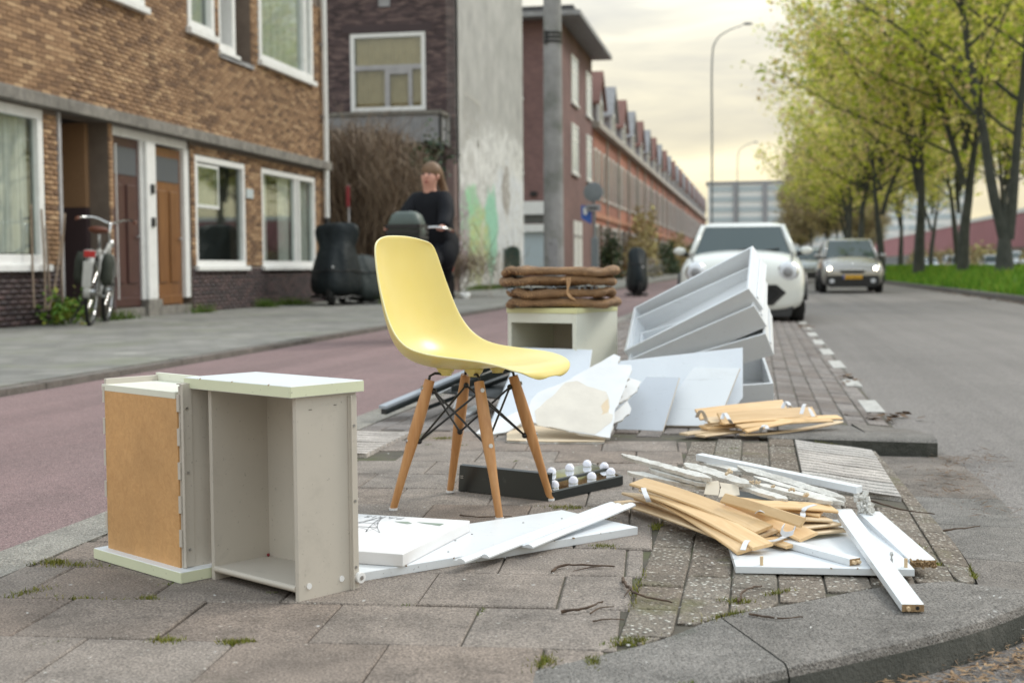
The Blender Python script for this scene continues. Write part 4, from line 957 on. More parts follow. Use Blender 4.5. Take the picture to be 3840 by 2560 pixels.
m, nt, b = new_mat('bulb_glass'); b.inputs['Base Color'].default_value = (0.80, 0.80, 0.90, 1); b.inputs['Roughness'].default_value = 0.12; b.inputs['Subsurface Weight'].default_value = 0.4; b.inputs['Subsurface Radius'].default_value = (0.02, 0.02, 0.02)
m, nt, b = new_mat('rattan'); v = coords(nt, 'Object', (1, 1, 1)); wv = _n(nt, 'ShaderNodeTexWave'); wv.inputs['Scale'].default_value = 66; wv.inputs['Distortion'].default_value = 5.0; wv.inputs['Detail'].default_value = 2; wv.bands_direction = 'DIAGONAL'; nt.links.new(v, wv.inputs['Vector'])
col = ramp(nt, wv.outputs['Fac'], [(0.1, (0.13, 0.06, 0.026)), (0.5, (0.40, 0.21, 0.092)), (1.0, (0.60, 0.37, 0.19))]); col = mixn(nt, col, ramp(nt, noise(nt, 14, 5, 0.7, v), [(0.3, g3(0.6)), (0.7, g3(1.25))]), 1.0, 'MULTIPLY')
nt.links.new(col, b.inputs['Base Color']); b.inputs['Roughness'].default_value = 0.6; bump(nt, b, wv.outputs['Fac'], 0.9, 0.006)
pm('grey_plastic', (0.38, 0.41, 0.45), (0.30, 0.33, 0.37), 8, 0.4)

def slab(name, label, cat, poly, th_, mat, group=None, bevel=0.0012, edge=None):
    """a flat board from its outline; th_ is the vector through its thickness"""
    c = sum((Vector(p) for p in poly), Vector())/len(poly); low = min(p[2] for p in poly)
    t = thing(name, (c.x, c.y, max(0, low)), label, cat, group)
    part('board', MB().prism(poly, th_), mat, t, bevel=bevel); return t
def chips(parent, a, b_, n, seed, mat='chipboard', r=0.004):
    """small chips broken out of an edge, bare board showing"""
    rg = random.Random(seed); a, b_ = Vector(a), Vector(b_); mb = MB()
    for k in range(n):
        c = a.lerp(b_, rg.random()); s_ = r*rg.uniform(0.5, 1.6); mb.box(c, (s_*rg.uniform(0.8, 2.2), s_*rg.uniform(0.6, 1.5), s_*0.8), Euler((rg.uniform(-.5, .5), rg.uniform(-.5, .5), rg.uniform(0, 3))).to_matrix())
    o = part('edge_chips', mb, mat, parent); o['kind'] = 'stuff'; return o
def nrm(poly):
    a, b_, c = Vector(poly[0]), Vector(poly[1]), Vector(poly[2]); n = (b_-a).cross(c-b_).normalized(); return n if n.y > 0 else -n
def jag(poly, amp, n, seed, keep=()):
    """break up the edges of an outline"""
    rg = random.Random(seed); out_ = []; m_ = len(poly)
    for i in range(m_):
        a, b_ = Vector(poly[i]), Vector(poly[(i+1) % m_]); out_.append(a)
        if i in keep: continue
        u = (b_-a); L = u.length; k = max(1, int(L/n)); nn = Vector((0, 0, 1)) if abs(u.normalized().z) < 0.9 else Vector((1, 0, 0))
        A, B, C_ = Vector(poly[0]), Vector(poly[1]), Vector(poly[2]); pl = (B-A).cross(C_-A).normalized(); side = pl.cross(u).normalized()
        for q in range(1, k): out_.append(a+u*(q/k+rg.uniform(-0.3, 0.3)/k)+side*rg.uniform(-amp, amp))
    return out_

# ================================================================== the yellow chair
CH = Matrix.Translation((-0.842, 3.912, 0)) @ Matrix.Rotation(math.radians(-16.6), 4, 'Z')
chair = thing('chair', (-0.842, 3.912, 0), 'yellow plastic shell chair with wooden dowel legs and black wire struts', 'chair', rot=(0, 0, math.radians(-16.6)))
cen = [(-0.262, 0.822), (-0.266, 0.760), (-0.262, 0.690), (-0.252, 0.615), (-0.238, 0.550), (-0.215, 0.490), (-0.175, 0.446), (-0.115, 0.424), (-0.04, 0.416), (0.04, 0.418), (0.12, 0.428), (0.185, 0.433), (0.232, 0.430), (0.256, 0.418), (0.266, 0.400)]
rim = [(-0.236, 0.806), (-0.222, 0.748), (-0.204, 0.682), (-0.182, 0.618), (-0.158, 0.564), (-0.126, 0.520), (-0.084, 0.490), (-0.030, 0.474), (0.03, 0.466), (0.09, 0.460), (0.15, 0.453), (0.198, 0.442), (0.228, 0.430), (0.248, 0.418), (0.258, 0.400)]
wid = [0.172, 0.188, 0.201, 0.210, 0.218, 0.227, 0.234, 0.236, 0.238, 0.236, 0.232, 0.226, 0.220, 0.213, 0.205]
def interp(tab, t):
    x = t*(len(tab)-1); i = min(int(x), len(tab)-2); f_ = x-i
    g_ = lambda k: tab[max(0, min(len(tab)-1, k))]
    p0, p1, p2, p3 = g_(i-1), g_(i), g_(i+1), g_(i+2)
    cr_ = lambda a, b_, c, d: 0.5*((2*b_)+(c-a)*f_+(2*a-5*b_+4*c-d)*f_*f_+(3*b_-a-3*c+d)*f_**3)
    if isinstance(p1, tuple): return tuple(cr_(p0[k], p1[k], p2[k], p3[k]) for k in range(len(p1)))
    return cr_(p0, p1, p2, p3)
NU, NV = 56, 36
mb = MB()
for i in range(NU+1):
    t = i/NU; c = interp(cen, t); r_ = interp(rim, t); w_ = interp(wid, t)
    for j in range(NV+1):
        s_ = -1+2*j/NV; a = abs(s_)**2.6
        q = 1.0
        if t < 0.055: q = math.sqrt(max(0.0, 1-((0.055-t)/0.055)**2))*0.14+0.86
        if t > 0.58: q = max(0.0, 1-((t-0.58)/0.421)**3.2)**0.5*0.76+0.24
        drop = 0.0
        mb.v.append((c[0]+(r_[0]-c[0])*a, -s_*w_*q, c[1]+(r_[1]-c[1])*a-drop))
for i in range(NU):
    for j in range(NV):
        a = i*(NV+1)+j; mb.f.append((a, a+NV+1, a+NV+2, a+1))
sh = part('shell', mb, 'yellow_shell', chair, world=False, smooth=True, fix=False)
sh.data.materials.append(MATS['shell_rim'])
so = sh.modifiers.new('thick', 'SOLIDIFY'); so.thickness = 0.0065; so.offset = -1; so.material_offset_rim = 1
sh.modifiers.new('sub', 'SUBSURF').render_levels = 1
top = {(-1, 1): 0, (1, 1): 0, (-1, -1): 0, (1, -1): 0}
LT, WT, LB, WB, ZTOP = 0.083, 0.110, 0.180, 0.172, 0.388
def legp(sx_, sy_, z):
    f_ = (ZTOP-z)/ZTOP; return Vector((sx_*(LT+(LB-LT)*f_), sy_*(WT+(WB-WT)*f_), z))
for (sx_, sy_) in top:
    a, b_ = legp(sx_, sy_, ZTOP), legp(sx_, sy_, 0.006)
    n = 10; P = [a.lerp(b_, k/n) for k in range(n+1)]; rr = [0.0150+0.0035*math.sin(math.pi*min(1, k/n*1.5))-0.0042*max(0, (k/n-0.45))/0.55 for k in range(n+1)]
    lg = part('leg', MB().tube(P, rr, 14), 'beech_leg', chair, world=False, angle=50)
    part('foot_glide', MB().tube([b_+Vector((0, 0, -0.005)), b_+Vector((0, 0, 0.002))], 0.0125, 12), 'nylon_white', lg, world=False)
    out_d = Vector((sx_, sy_*0.9, 0.25)).normalized()
    for z in (0.205, 0.362):
        c = legp(sx_, sy_, z); part('bolt', MB().tube([c+out_d*0.012, c+out_d*0.0195], 0.0065, 10), 'steel', lg, world=False)
    # bracket up to the shell
    k0 = Vector((sx_*0.090, sy_*0.10, 0.402))
    mb = MB().tube([legp(sx_, sy_, 0.35), a+Vector((0, 0, 0.012)), a+Vector((-sx_*0.012, -sy_*0.010, 0.020)), Vector((sx_*0.04, sy_*0.075, 0.404))], 0.0042, 8)
    part('bracket', mb, 'black_wire', chair, world=False)
    part('shock_mount', MB().lathe([(0.030, 0.426), (0.024, 0.412), (0.017, 0.404), (0.017, 0.400)], 16, (sx_*0.048, sy_*0.075, 0)), 'yellow_shell', chair, world=False, smooth=True)
    for z, r0 in ((0.355, 0.009), (0.205, 0.009)):
        c = legp(sx_, sy_, z); inn = Vector((-sx_, -sy_, 0)).normalized(); part('strut_node', MB().ball(c+inn*0.021, r0, 10, 7), 'black_wire', chair, world=False, smooth=True)
ring = [(-1, -1), (1, -1), (1, 1), (-1, 1)]
for k in range(4):
    A, B = ring[k], ring[(k+1) % 4]
    for (p, q) in ((A, B), (B, A)):
        lo = legp(p[0], p[1], 0.205); hi = legp(q[0], q[1], 0.355)
        lo = lo+Vector((-p[0], -p[1], 0)).normalized()*0.021; hi = hi+Vector((-q[0], -q[1], 0)).normalized()*0.021
        part('strut', MB().tube([lo, hi], 0.0034, 8), 'black_wire', chair, world=False)

# ================================================================== the two upended drawers
def drawer_frame(loc, a_dir):
    a = Vector(a_dir).normalized(); return a, Vector((-a.y, a.x, 0))
# the open one, standing on its back end, its front board on top
a_, b_v = drawer_frame(None, (0.845, -0.534, 0)); o_ = Vector((-1.247, 2.886, 0)); up = Vector((0, 0, 1))
dr = thing('drawer', tuple(o_+a_*0.16+b_v*0.08), 'open grey drawer standing on end with its white front board on top', 'drawer')
Wd, Dp, Ht = 0.325, 0.170, 0.445
part('side', MB().obox(o_, a_*0.012, b_v*Dp, up*Ht), 'drawer_grey', dr, bevel=0.001)
part('side', MB().obox(o_+a_*(Wd-0.012), a_*0.012, b_v*Dp, up*Ht), 'drawer_grey', dr, bevel=0.001)
part('bottom_panel', MB().obox(o_+a_*0.012+b_v*(Dp-0.012), a_*(Wd-0.024), b_v*0.004, up*Ht), 'drawer_grey', dr)
mb = MB().obox(o_+a_*0.012+up*0.020+b_v*0.004, a_*(Wd-0.024), b_v*(Dp-0.012), up*0.012); part('back_board', mb, 'drawer_grey', dr)
mb = MB().tube([o_+a_*0.012+up*0.026+b_v*0.004, o_+a_*(Wd-0.012)+up*0.026+b_v*0.004], 0.0075, 10); part('rounded_edge', mb, 'drawer_grey', dr, angle=50)
fo = o_+a_*(-0.062)+b_v*(-0.022)
fr_ = part('front_board', MB().obox(fo+up*Ht, a_*0.398, b_v*0.205, up*0.026), 'white_laminate', dr, bevel=0.0015)
part('edge_band', MB().obox(fo+up*(Ht+0.0015)-b_v*0.0012, a_*0.398, b_v*0.0012, up*0.023), 'edge_green', fr_)
part('edge_band', MB().obox(fo+up*(Ht+0.0015)+a_*0.398, a_*0.0012, b_v*0.205, up*0.023), 'edge_green', fr_)
chips(dr, fo+up*(Ht+0.025), fo+a_*0.398+up*(Ht+0.025), 3, 12, r=0.002); chips(dr, o_+a_*(Wd-0.002)+up*0.004, o_+a_*(Wd-0.002)+b_v*Dp+up*0.004, 3, 13, r=0.002)
ro = o_+a_*Wd+b_v*(Dp-0.026)
rn = part('runner', MB().obox(ro, a_*0.004, b_v*0.024, up*Ht*0.985).obox(ro+b_v*0.002, a_*0.011, b_v*0.003, up*Ht*0.985), 'drawer_grey', dr, bevel=0.0008)
for z in (0.05, 0.20, 0.37): part('screw', MB().tube([ro+a_*0.004+b_v*0.015+up*z, ro+a_*0.0055+b_v*0.015+up*z], 0.0035, 10), 'steel', rn)
wc = ro+b_v*0.022+up*0.026; part('roller', MB().tube([wc+a_*0.004, wc+a_*0.015], 0.0125, 18), 'nylon_white', rn, bevel=0.001)
part('roller_axle', MB().tube([wc+a_*0.015, wc+a_*0.0165], 0.005, 12), 'steel', rn)
for (q, z) in ((0.028, 0.030), (0.120, 0.030)):
    c = o_+a_*Wd+b_v*q+up*z; part('plug', MB().tube([c, c+a_*0.002], 0.0068, 14), 'nylon_white', dr)
for (q, z) in ((0.035, 0.415), (0.105, 0.42)):
    c = o_+a_*Wd+b_v*q+up*z; part('staple', MB().obox(c, a_*0.0008, b_v*0.008, up*0.0012), 'black_wire', dr)
c = o_+a_*0.02+b_v*(Dp-0.022)+up*0.036; part('orange_plug', MB().ball(c, 0.004, 8, 6), 'sign_red', dr)
# the closed one, hardboard bottom to the street, front board on the ground
o1 = Vector((-1.600, 3.062, 0)); a1 = Vector((0.830, -0.557, 0)).normalized(); b1 = Vector((-a1.y, a1.x, 0))
d1 = thing('drawer', tuple(o1+a1*0.17+b1*0.1), 'upended drawer showing its brown hardboard bottom, white front board on the ground', 'drawer')
Z0, Z1, W1 = 0.027, 0.452, 0.345
fb = part('front_board', MB().obox(o1-a1*0.022-b1*0.024, a1*0.402, b1*0.20, up*Z0), 'white_laminate', d1, bevel=0.0015)
part('edge_band', MB().obox(o1-a1*0.022-b1*0.0252+up*0.0015, a1*0.402, b1*0.0012, up*(Z0-0.003)), 'edge_green', fb)
part('edge_band', MB().obox(o1+a1*0.380-b1*0.024+up*0.0015, a1*0.0012, b1*0.20, up*(Z0-0.003)), 'edge_green', fb)
part('bottom_panel', MB().obox(o1+a1*0.006+up*Z0, a1*(W1-0.012), b1*0.004, up*(Z1-Z0-0.03)), 'hardboard', d1)
for s_ in (0, 1):
    x0 = -0.003 if s_ == 0 else W1-0.007
    part('side', MB().obox(o1+a1*x0+b1*0.004+up*Z0, a1*0.010, b1*0.16, up*(Z1-Z0)), 'drawer_grey', d1, bevel=0.001)
for k in range(5):
    z = Z0+0.05+k*0.079
    for x0 in (-0.0035, W1-0.0125): part('panel_tab', MB().obox(o1+a1*(x0+(0 if x0 < 0 else 0.006))-b1*0.0012+up*z, a1*0.010, b1*0.005, up*0.040), 'drawer_grey', d1)
part('end_board', MB().obox(o1-a1*0.008+b1*0.0+up*(Z1-0.03), a1*(W1-0.006), b1*0.165, up*0.016), 'cream_laminate', d1, bevel=0.001)
part('end_ledge', MB().obox(o1-a1*0.004+b1*0.15+up*(Z1-0.014), a1*0.19, b1*0.010, up*0.020), 'cream_laminate', d1, bevel=0.001)
rr_ = part('runner', MB().obox(o1+a1*(W1+0.003)+b1*0.002+up*(Z0+0.002), a1*0.004, b1*0.030, up*(Z1-Z0+0.004)).obox(o1+a1*(W1+0.003)+b1*0.002+up*(Z0+0.002), a1*0.012, b1*0.003, up*(Z1-Z0+0.004)), 'drawer_grey', d1, bevel=0.0008)
for z in (0.07, 0.25, 0.40): part('screw', MB().tube([o1+a1*(W1+0.007)+b1*0.018+up*z, o1+a1*(W1+0.009)+b1*0.018+up*z], 0.0035, 10), 'steel', rr_)
part('top_runner', MB().obox(o1+a1*(W1-0.01)+b1*0.002+up*(Z1+0.004), a1*0.012, b1*0.20, up*0.0025), 'drawer_grey', d1)

# ================================================================== door panel, canvas print and mouldings on the ground
f0 = Vector((-0.925, 2.878, 0)); fd = Vector((0.679, 0.734, 0)).normalized(); bd = Vector((-fd.y, fd.x, 0))
t = thing('door_panel', tuple(f0+fd*0.45+bd*0.16), 'long white door panel lying flat under the canvas print', 'board')
part('board', MB().obox(f0, fd*0.905, bd*0.325, up*0.0215), 'white_laminate', t, bevel=0.0015)
chips(t, f0+up*0.020+fd*0.12, f0+up*0.020+fd*0.90, 5, 3, r=0.0025); chips(t, f0+fd*0.905+up*0.02, f0+fd*0.905+bd*0.32+up*0.02, 3, 4, r=0.0025)
mb = MB()
for (q, r_) in ((0.42, 0.16), (0.50, 0.20), (0.63, 0.10), (0.70, 0.24), (0.82, 0.22), (0.33, 0.06), (0.47, 0.22)): mb.lathe([(0.0030, 0.0215), (0.0028, 0.0224)], 10, tuple(f0+fd*q+bd*r_))
part('spots', mb, 'black_wire', t)
cv_d = Vector((0.157, 0.988, 0)).normalized(); cv_r = Vector((cv_d.y, -cv_d.x, 0)); c0 = Vector((-0.812, 2.981, 0.0222))
cvs = thing('canvas_print', tuple(c0-cv_r*0.2+cv_d*0.2), 'white canvas print with a grey tower drawing, lying upside down', 'picture')
part('canvas', MB().obox(c0, -cv_r*0.37, cv_d*0.435, up*0.030), 'canvas_white', cvs, bevel=0.002)
zc = 0.0222+0.0304
def cq(u, v): return c0 - cv_r*u + cv_d*v + up*0.0304      # u from the right-hand edge, v from the front edge
mb = MB()
def stroke(p, q, wd2=0.0016):
    p, q = cq(*p), cq(*q); d = (q-p).normalized(); s_ = Vector((-d.y, d.x, 0))*wd2; mb.quad(p-s_, q-s_, q+s_, p+s_)
# lattice tower, its foot towards the front edge
for s_ in (-1, 1):
    prof = [(0.245+s_*0.008, 0.395), (0.245+s_*0.016, 0.36), (0.245+s_*0.028, 0.325), (0.245+s_*0.05, 0.275), (0.245+s_*0.085, 0.215)]
    for k_ in (0.0, 0.45):
        pp = [(0.245+(p[0]-0.245)*(1-k_), p[1]) for p in prof]
        for p, q in zip(pp, pp[1:]): stroke(p, q, 0.0015)
    for p, q in zip(prof, prof[1:]):
        stroke(p, (0.245+(q[0]-0.245)*0.55, q[1]), 0.0008); stroke((0.245+(p[0]-0.245)*0.55, p[1]), q, 0.0008)
for v_, hw in ((0.36, 0.018), (0.325, 0.032), (0.322, 0.033), (0.275, 0.052), (0.27, 0.054)): stroke((0.245-hw, v_), (0.245+hw, v_), 0.0015)
for k_ in range(9):
    t0, t1 = math.pi*k_/9, math.pi*(k_+1)/9; stroke((0.245+0.045*math.cos(t0), 0.215+0.045*math.sin(t0)), (0.245+0.045*math.cos(t1), 0.215+0.045*math.sin(t1)), 0.0014)
part('tower_drawing', mb, 'print_grey', cvs, fix=False)
mb = MB(); pts = [cq(0.048, 0.372), cq(0.048, 0.340), cq(0.075, 0.352), (cq(0.10, 0.358)), cq(0.125, 0.372)]; mb.prism([tuple(p) for p in pts], (0, 0, 0.0003)); part('tree_print', mb, 'print_green', cvs)
mb = MB(); pts = [cq(0.13, 0.35), cq(0.14, 0.34), cq(0.165, 0.35), cq(0.185, 0.362), cq(0.15, 0.37)]; mb.prism([tuple(p) for p in pts], (0, 0, 0.0003)); part('tree_print', mb, 'print_green', cvs)
cu = bpy.data.curves.new('lettering', 'FONT'); cu.body = 'PARIS'; cu.size = 0.038; cu.space_character = 1.25; cu.extrude = 0.0002; cu.align_x = 'CENTER'; cu.materials.append(MATS['print_grey'])
lt = bpy.data.objects.new('lettering', cu)
pc = cq(0.235, 0.418)+up*0.0004
mt = Matrix.Translation(pc) @ Matrix((-cv_r, -cv_d, up)).transposed().to_4x4()
COL.objects.link(lt); me_ = bpy.data.meshes.new_from_object(lt.evaluated_get(bpy.context.evaluated_depsgraph_get())); bpy.data.objects.remove(lt)
inst('lettering', me_, mt, cvs)
def moulding(a, b_, wd2, th2, label, mat='white_laminate'):
    a, b_ = Vector(a), Vector(b_); d = (b_-a).normalized(); s_ = d.cross(up).normalized(); u2 = s_.cross(d)
    prof = [(-wd2, 0), (wd2, 0), (wd2, th2*0.45), (wd2*0.72, th2*0.8), (wd2*0.25, th2), (-wd2*0.2, th2*0.92), (-wd2*0.45, th2*0.55), (-wd2, th2*0.5)]
    t = thing('moulding', tuple((a+b_)/2), label, 'moulding', 'white moulding strips on the door panel')
    part('strip', MB().loft([[tuple(p+s_*x+u2*z) for x, z in prof] for p in (a, a.lerp(b_, 0.33)+up*0.001, a.lerp(b_, 0.66), b_)]), mat, t, bevel=0.0006); return t
moulding((-0.6899,3.041,0.0225), (-0.4068,3.7732,0.036), 0.0165, 0.011, 'white moulding strip reaching nearest the front edge of the door panel')
moulding((-0.6431,3.1003,0.0225), (-0.3846,3.7286,0.042), 0.0155, 0.010, 'middle one of three white moulding strips on the door panel')
moulding((-0.5585,3.2279,0.0225), (-0.3444,3.7075,0.048), 0.0165, 0.010, 'white moulding strip whose far end touches the bed slats')

# ================================================================== black plank and bulb mirror under the chair
pl = thing('plank', (-0.7826,4.0866,0.0), 'black plank standing on its long edge under the yellow chair', 'board')
A, B = Vector((-0.9465,4.164,0.0)), Vector((-0.6278,4.0128,0.0)); dv = (B-A).normalized(); bk = Vector((-dv.y, dv.x, 0))
part('board', MB().obox(A, B-A, bk*0.016+up*0.003, up*0.083+bk*0.010), 'black_board', pl, bevel=0.001)
for q in (0.012, (B-A).length-0.012):
    for (dx, dz) in ((-0.0028, 0.043), (0.0028, 0.043), (-0.0028, 0.049), (0.0028, 0.049)):
        c = A+dv*(q+dx)+up*dz-bk*(0.0004-dz*0.12); part('screw_hole', MB().tube([c-bk*0.0004, c+bk*0.001], 0.0022, 8), 'steel', pl)
mi = thing('vanity_mirror', (-0.5633,4.3184,0.0), 'black framed mirror with round white bulbs lying tilted beside the chair', 'mirror')
n0 = Vector((-0.6161,4.0168,0.028)); n1 = Vector((-0.4278,4.3314,0.034)); n3 = Vector((-0.8125,4.3632,0.036)); n3 = n0+(n3-n0); n2 = n1+(n3-n0)*0.92
bdir = (n3-n0).normalized()
n2 = n1+bdir*0.27; n3 = n0+bdir*0.27
fm = MB(); poly = [n0, n1, n2, n3]; nn = (n1-n0).cross(n3-n0).normalized()
part('frame', MB().prism([tuple(p) for p in poly], tuple(-nn*0.030)), 'black_board', mi, bevel=0.0015)
cc = (n0+n1+n2+n3)/4; ins = [p.lerp(cc, 0.07)+nn*0.0006 for p in poly]
part('glass', MB().prism([tuple(p) for p in ins], tuple(nn*0.0012)), 'mirror', mi)
part('divider', MB().prism([tuple(p+nn*0.002) for p in (n0.lerp(n3, 0.44), n1.lerp(n2, 0.44), n1.lerp(n2, 0.50), n0.lerp(n3, 0.50))], tuple(nn*0.004)), 'black_board', mi)
for (u, v_) in [(0.10, 0.17), (0.36, 0.17), (0.62, 0.17), (0.90, 0.17), (0.10, 0.84), (0.34, 0.84), (0.60, 0.84), (0.86, 0.84), (0.97, 0.52)]:
    c = n0.lerp(n1, u).lerp(n3.lerp(n2, u), v_)+nn*0.009; bb = part('bulb', MB().ball(tuple(c), 0.0155, 16, 10), 'bulb_glass', mi, smooth=True)
    part('socket', MB().tube([c-nn*0.0085, c-nn*0.0045], 0.0145, 14), 'steel', bb)

# ================================================================== white board with rails, dowels
b0 = Vector((-0.045, 3.117, 0.0)); bx = Vector((0.407, 0.028, 0)); by = Vector((-0.05, 0.60, 0))
wb = thing('board', tuple(b0+bx*0.5+by*0.5), 'white board with upright dowels lying under the front bed slats', 'board')
part('panel', MB().obox(b0+up*0.002, bx, by, up*0.0165), 'white_laminate', wb, bevel=0.0012)
chips(wb, b0+up*0.018, b0+bx+up*0.018, 4, 6, r=0.0025); chips(wb, b0+up*0.018, b0+by+up*0.018, 3, 7, r=0.0025)
for p in ((0.015,3.1377,0.0185), (0.3442,3.1625,0.0185)): part('dowel', MB().tube([p, (p[0], p[1], p[2]+0.021)], 0.0042, 10), 'birch_pale', wb, bevel=0.0008)
p = Vector((0.3142,3.1856,0.0185)); part('bolt', MB().lathe([(0.0035, 0), (0.0035, 0.014), (0.002, 0.0145), (0.002, 0.022), (0.0042, 0.0225), (0.0042, 0.026), (0.0025, 0.030)], 12, tuple(p)), 'steel', wb)
def rail(label, a, b_, wd2, th2, dowels=2, rough_end=False, mat='white_laminate'):
    a, b_ = Vector(a), Vector(b_); d = (b_-a).normalized(); s_ = d.cross(up).normalized(); u2 = s_.cross(d)
    t = thing('rail', tuple((a+b_)/2-up*th2*0.5), label, 'rail', 'white furniture rails on the front heap')
    part('bar', MB().obox(a-s_*wd2/2, b_-a, s_*wd2, u2*th2), mat, t, bevel=0.0012)
    e = MB().obox(a-s_*wd2/2*0.985-d*0.0006+u2*0.0006, d*0.0008, s_*wd2*0.985, u2*(th2-0.0012))
    part('sawn_end', e, 'chipboard', t)
    if rough_end:
        mbr = MB(); rg = random.Random(4)
        for k in range(46):
            mbr.box(a+s_*rg.uniform(-wd2/2, wd2/2)+u2*rg.uniform(0.001, th2)-d*rg.uniform(0.0, 0.005), (rg.uniform(.003, .012), rg.uniform(.002, .006), rg.uniform(.001, .004)), Euler((rg.uniform(0, 3), rg.uniform(0, 3), rg.uniform(0, 3))).to_matrix())
        part('splinters', mbr, 'chipboard', t)
    for k in range(dowels):
        c = a+s_*wd2*(-0.22+0.44*k)+u2*th2*0.5
        if k == 0 or dowels == 2: part('dowel', MB().tube([c, c-d*0.010], 0.0042, 10), 'birch_pale', t)
    if dowels == 1:
        c = a+s_*wd2*0.2+u2*th2*0.5; part('dowel_hole', MB().tube([c-d*0.0004, c-d*0.0012], 0.0042, 10), 'black_wire', t)
    return t
rail('long white rail lying across the dowelled board towards the kerb', (0.3216,2.8195,0.002), (0.2304,3.6091,0.055), 0.046, 0.0165, 1)
rail('short white rail with two dowels lying flat on the board', (0.2297,3.1679,0.0187), (0.0507,3.3846,0.02), 0.033, 0.0165, 2)
rail('wide white rail with a splintered end beside the dowelled board', (0.3908,3.2336,0.004), (0.3089,3.7688,0.02), 0.062, 0.018, 0, True)

# ================================================================== bed slats
def slat(a, b_, label, wd2=0.060, th2=0.0082, bow=0.02, roll=0.0, mat='birch', group='birch bed slats in the front heap', side=0.0):
    a, b_ = Vector(a), Vector(b_); d = (b_-a); L = d.length; d.normalize(); s0 = d.cross(up).normalized(); u0 = s0.cross(d)
    rr = -math.radians(roll); s_ = s0*math.cos(rr)+u0*math.sin(rr); u2 = u0*math.cos(rr)-s0*math.sin(rr)
    w2, h2, c_ = wd2/2, th2/2, th2*0.35
    prof = [(-w2+c_, -h2), (w2-c_, -h2), (w2, -h2+c_), (w2, h2-c_), (w2-c_, h2), (-w2+c_, h2), (-w2, h2-c_), (-w2, -h2+c_)]
    secs = []
    for k in range(15):
        f_ = k/14; p = a.lerp(b_, f_)+u2*(bow*4*f_*(1-f_))+s_*(side*4*f_*(1-f_)); secs.append([tuple(p+s_*x+u2*z) for x, z in prof])
    mid = (a+b_)/2
    t = thing('bed_slat', (mid.x, mid.y, max(0.0, min(a.z, b_.z)-0.01)), label, 'bed slat', group, rot=(0, 0, math.atan2(d.y, d.x)))
    o = part('slat', MB().loft(secs), mat, t, angle=35)
    return t
def ribbon(name, pts, wd2, label, wdir=None, mat='strap_white'):
    P = arcpts(pts, 8); c = sum(P, Vector())/len(P); t = thing(name, (c.x, c.y, max(0, min(p.z for p in P))), label, 'strap', 'white webbing straps')
    secs = []
    for k, p in enumerate(P):
        d = (P[min(k+1, len(P)-1)]-P[max(k-1, 0)]).normalized(); s_ = Vector(wdir).normalized() if wdir else d.cross(up).normalized()
        n_ = d.cross(s_).normalized(); secs.append([tuple(p+s_*x+n_*z) for x, z in ((-wd2/2, -0.0006), (wd2/2, -0.0006), (wd2/2, 0.0006), (-wd2/2, 0.0006))])
    part('webbing', MB().loft(secs), mat, t, angle=40); return t
slat((-0.388,3.9126,0.022), (-0.0409,3.334,0.03), 'lowest bed slat of the front heap, its end flat on the paving', bow=0.006, mat='birch_pale')
slat((-0.3624,3.8896,0.05), (-0.0983,3.4602,0.04), 'bed slat lying just above the lowest one in the front heap', bow=0.006, roll=-8, mat='birch_pale')
slat((-0.2886,3.8128,0.066), (-0.0178,3.2441,0.03), 'bed slat whose end pokes out at the near edge of the front heap', bow=0.010, roll=14)
slat((-0.2839,3.7501,0.078), (0.0186,3.252,0.038), 'bed slat with the white strap round its near end', bow=0.010, roll=8)
slat((-0.3357,3.8203,0.098), (0.0224,3.3625,0.058), 'broad top bed slat with flame grain at the front of the heap', wd2=0.058, bow=0.010, roll=14)
slat((-0.0659,3.4618,0.036), (0.0939,3.3111,0.03), 'short end of a bed slat under the strapped one', bow=0.002)
slat((-0.015,3.5287,0.066), (0.1307,3.3444,0.046), 'dark toned bed slat ending under the loop of strap', wd2=0.06, bow=0.004, roll=14)
slat((-0.0831,3.5246,0.108), (0.1168,3.3426,0.082), 'bed slat standing on edge in the middle of the front heap', wd2=0.030, bow=0.004, roll=48)
slat((-0.0774,3.5241,0.085), (0.0473,3.4652,0.068), 'short bed slat on edge with a white clip at its end', wd2=0.034, bow=0.002, roll=48)
slat((0.0019,3.4816,0.098), (0.2032,3.569,0.078), 'pale bed slat pointing right below the torn plaster', bow=0.004, roll=8)
slat((0.0463,3.4756,0.066), (0.1876,3.5254,0.058), 'bed slat end under the pale one, pointing right', bow=0.002, mat='birch_pale')
slat((0.0677,3.431,0.048), (0.203,3.5423,0.046), 'bed slat end squeezed third from the top at the right', bow=0.001, mat='birch_pale')
slat((0.0784,3.4195,0.036), (0.2232,3.5444,0.03), 'lowest bed slat end pointing right onto the white board', bow=0.001, mat='birch_pale')
slat((-0.3267,3.8922,0.04), (0.0073,3.3337,0.026), 'bed slat peeping out under the near strapped one', bow=0.006, roll=4, mat='birch_pale')
slat((-0.3046,3.7773,0.088), (0.0343,3.369,0.046), 'bed slat right beneath the broad top slat', bow=0.008, roll=10, mat='birch_pale')
slat((-0.1497,3.6177,0.07), (0.0781,3.4074,0.044), 'bed slat buried in the middle of the front heap', bow=0.004, roll=6, mat='birch_pale')
slat((-0.0441,3.5861,0.09), (0.1701,3.5325,0.07), 'bed slat half under the pale one pointing right', bow=0.003, roll=4)
ribbon('strap', [(-0.0289,3.2005,0.04), (-0.017,3.2861,0.046), (0.0178,3.3008,0.044), (0.0496,3.3102,0.043), (0.0882,3.3787,0.05), (0.115,3.3843,0.085), (0.1188,3.4025,0.095)], 0.013, 'white strap looping from the near slat end up to the pale slat')
ribbon('strap', [(-0.3059,3.6744,0.105), (-0.3013,3.6466,0.1), (-0.2919,3.619,0.088), (-0.2876,3.6251,0.075)], 0.014, 'short white strap hanging over the left ends of the slats', (1, 0, 0))
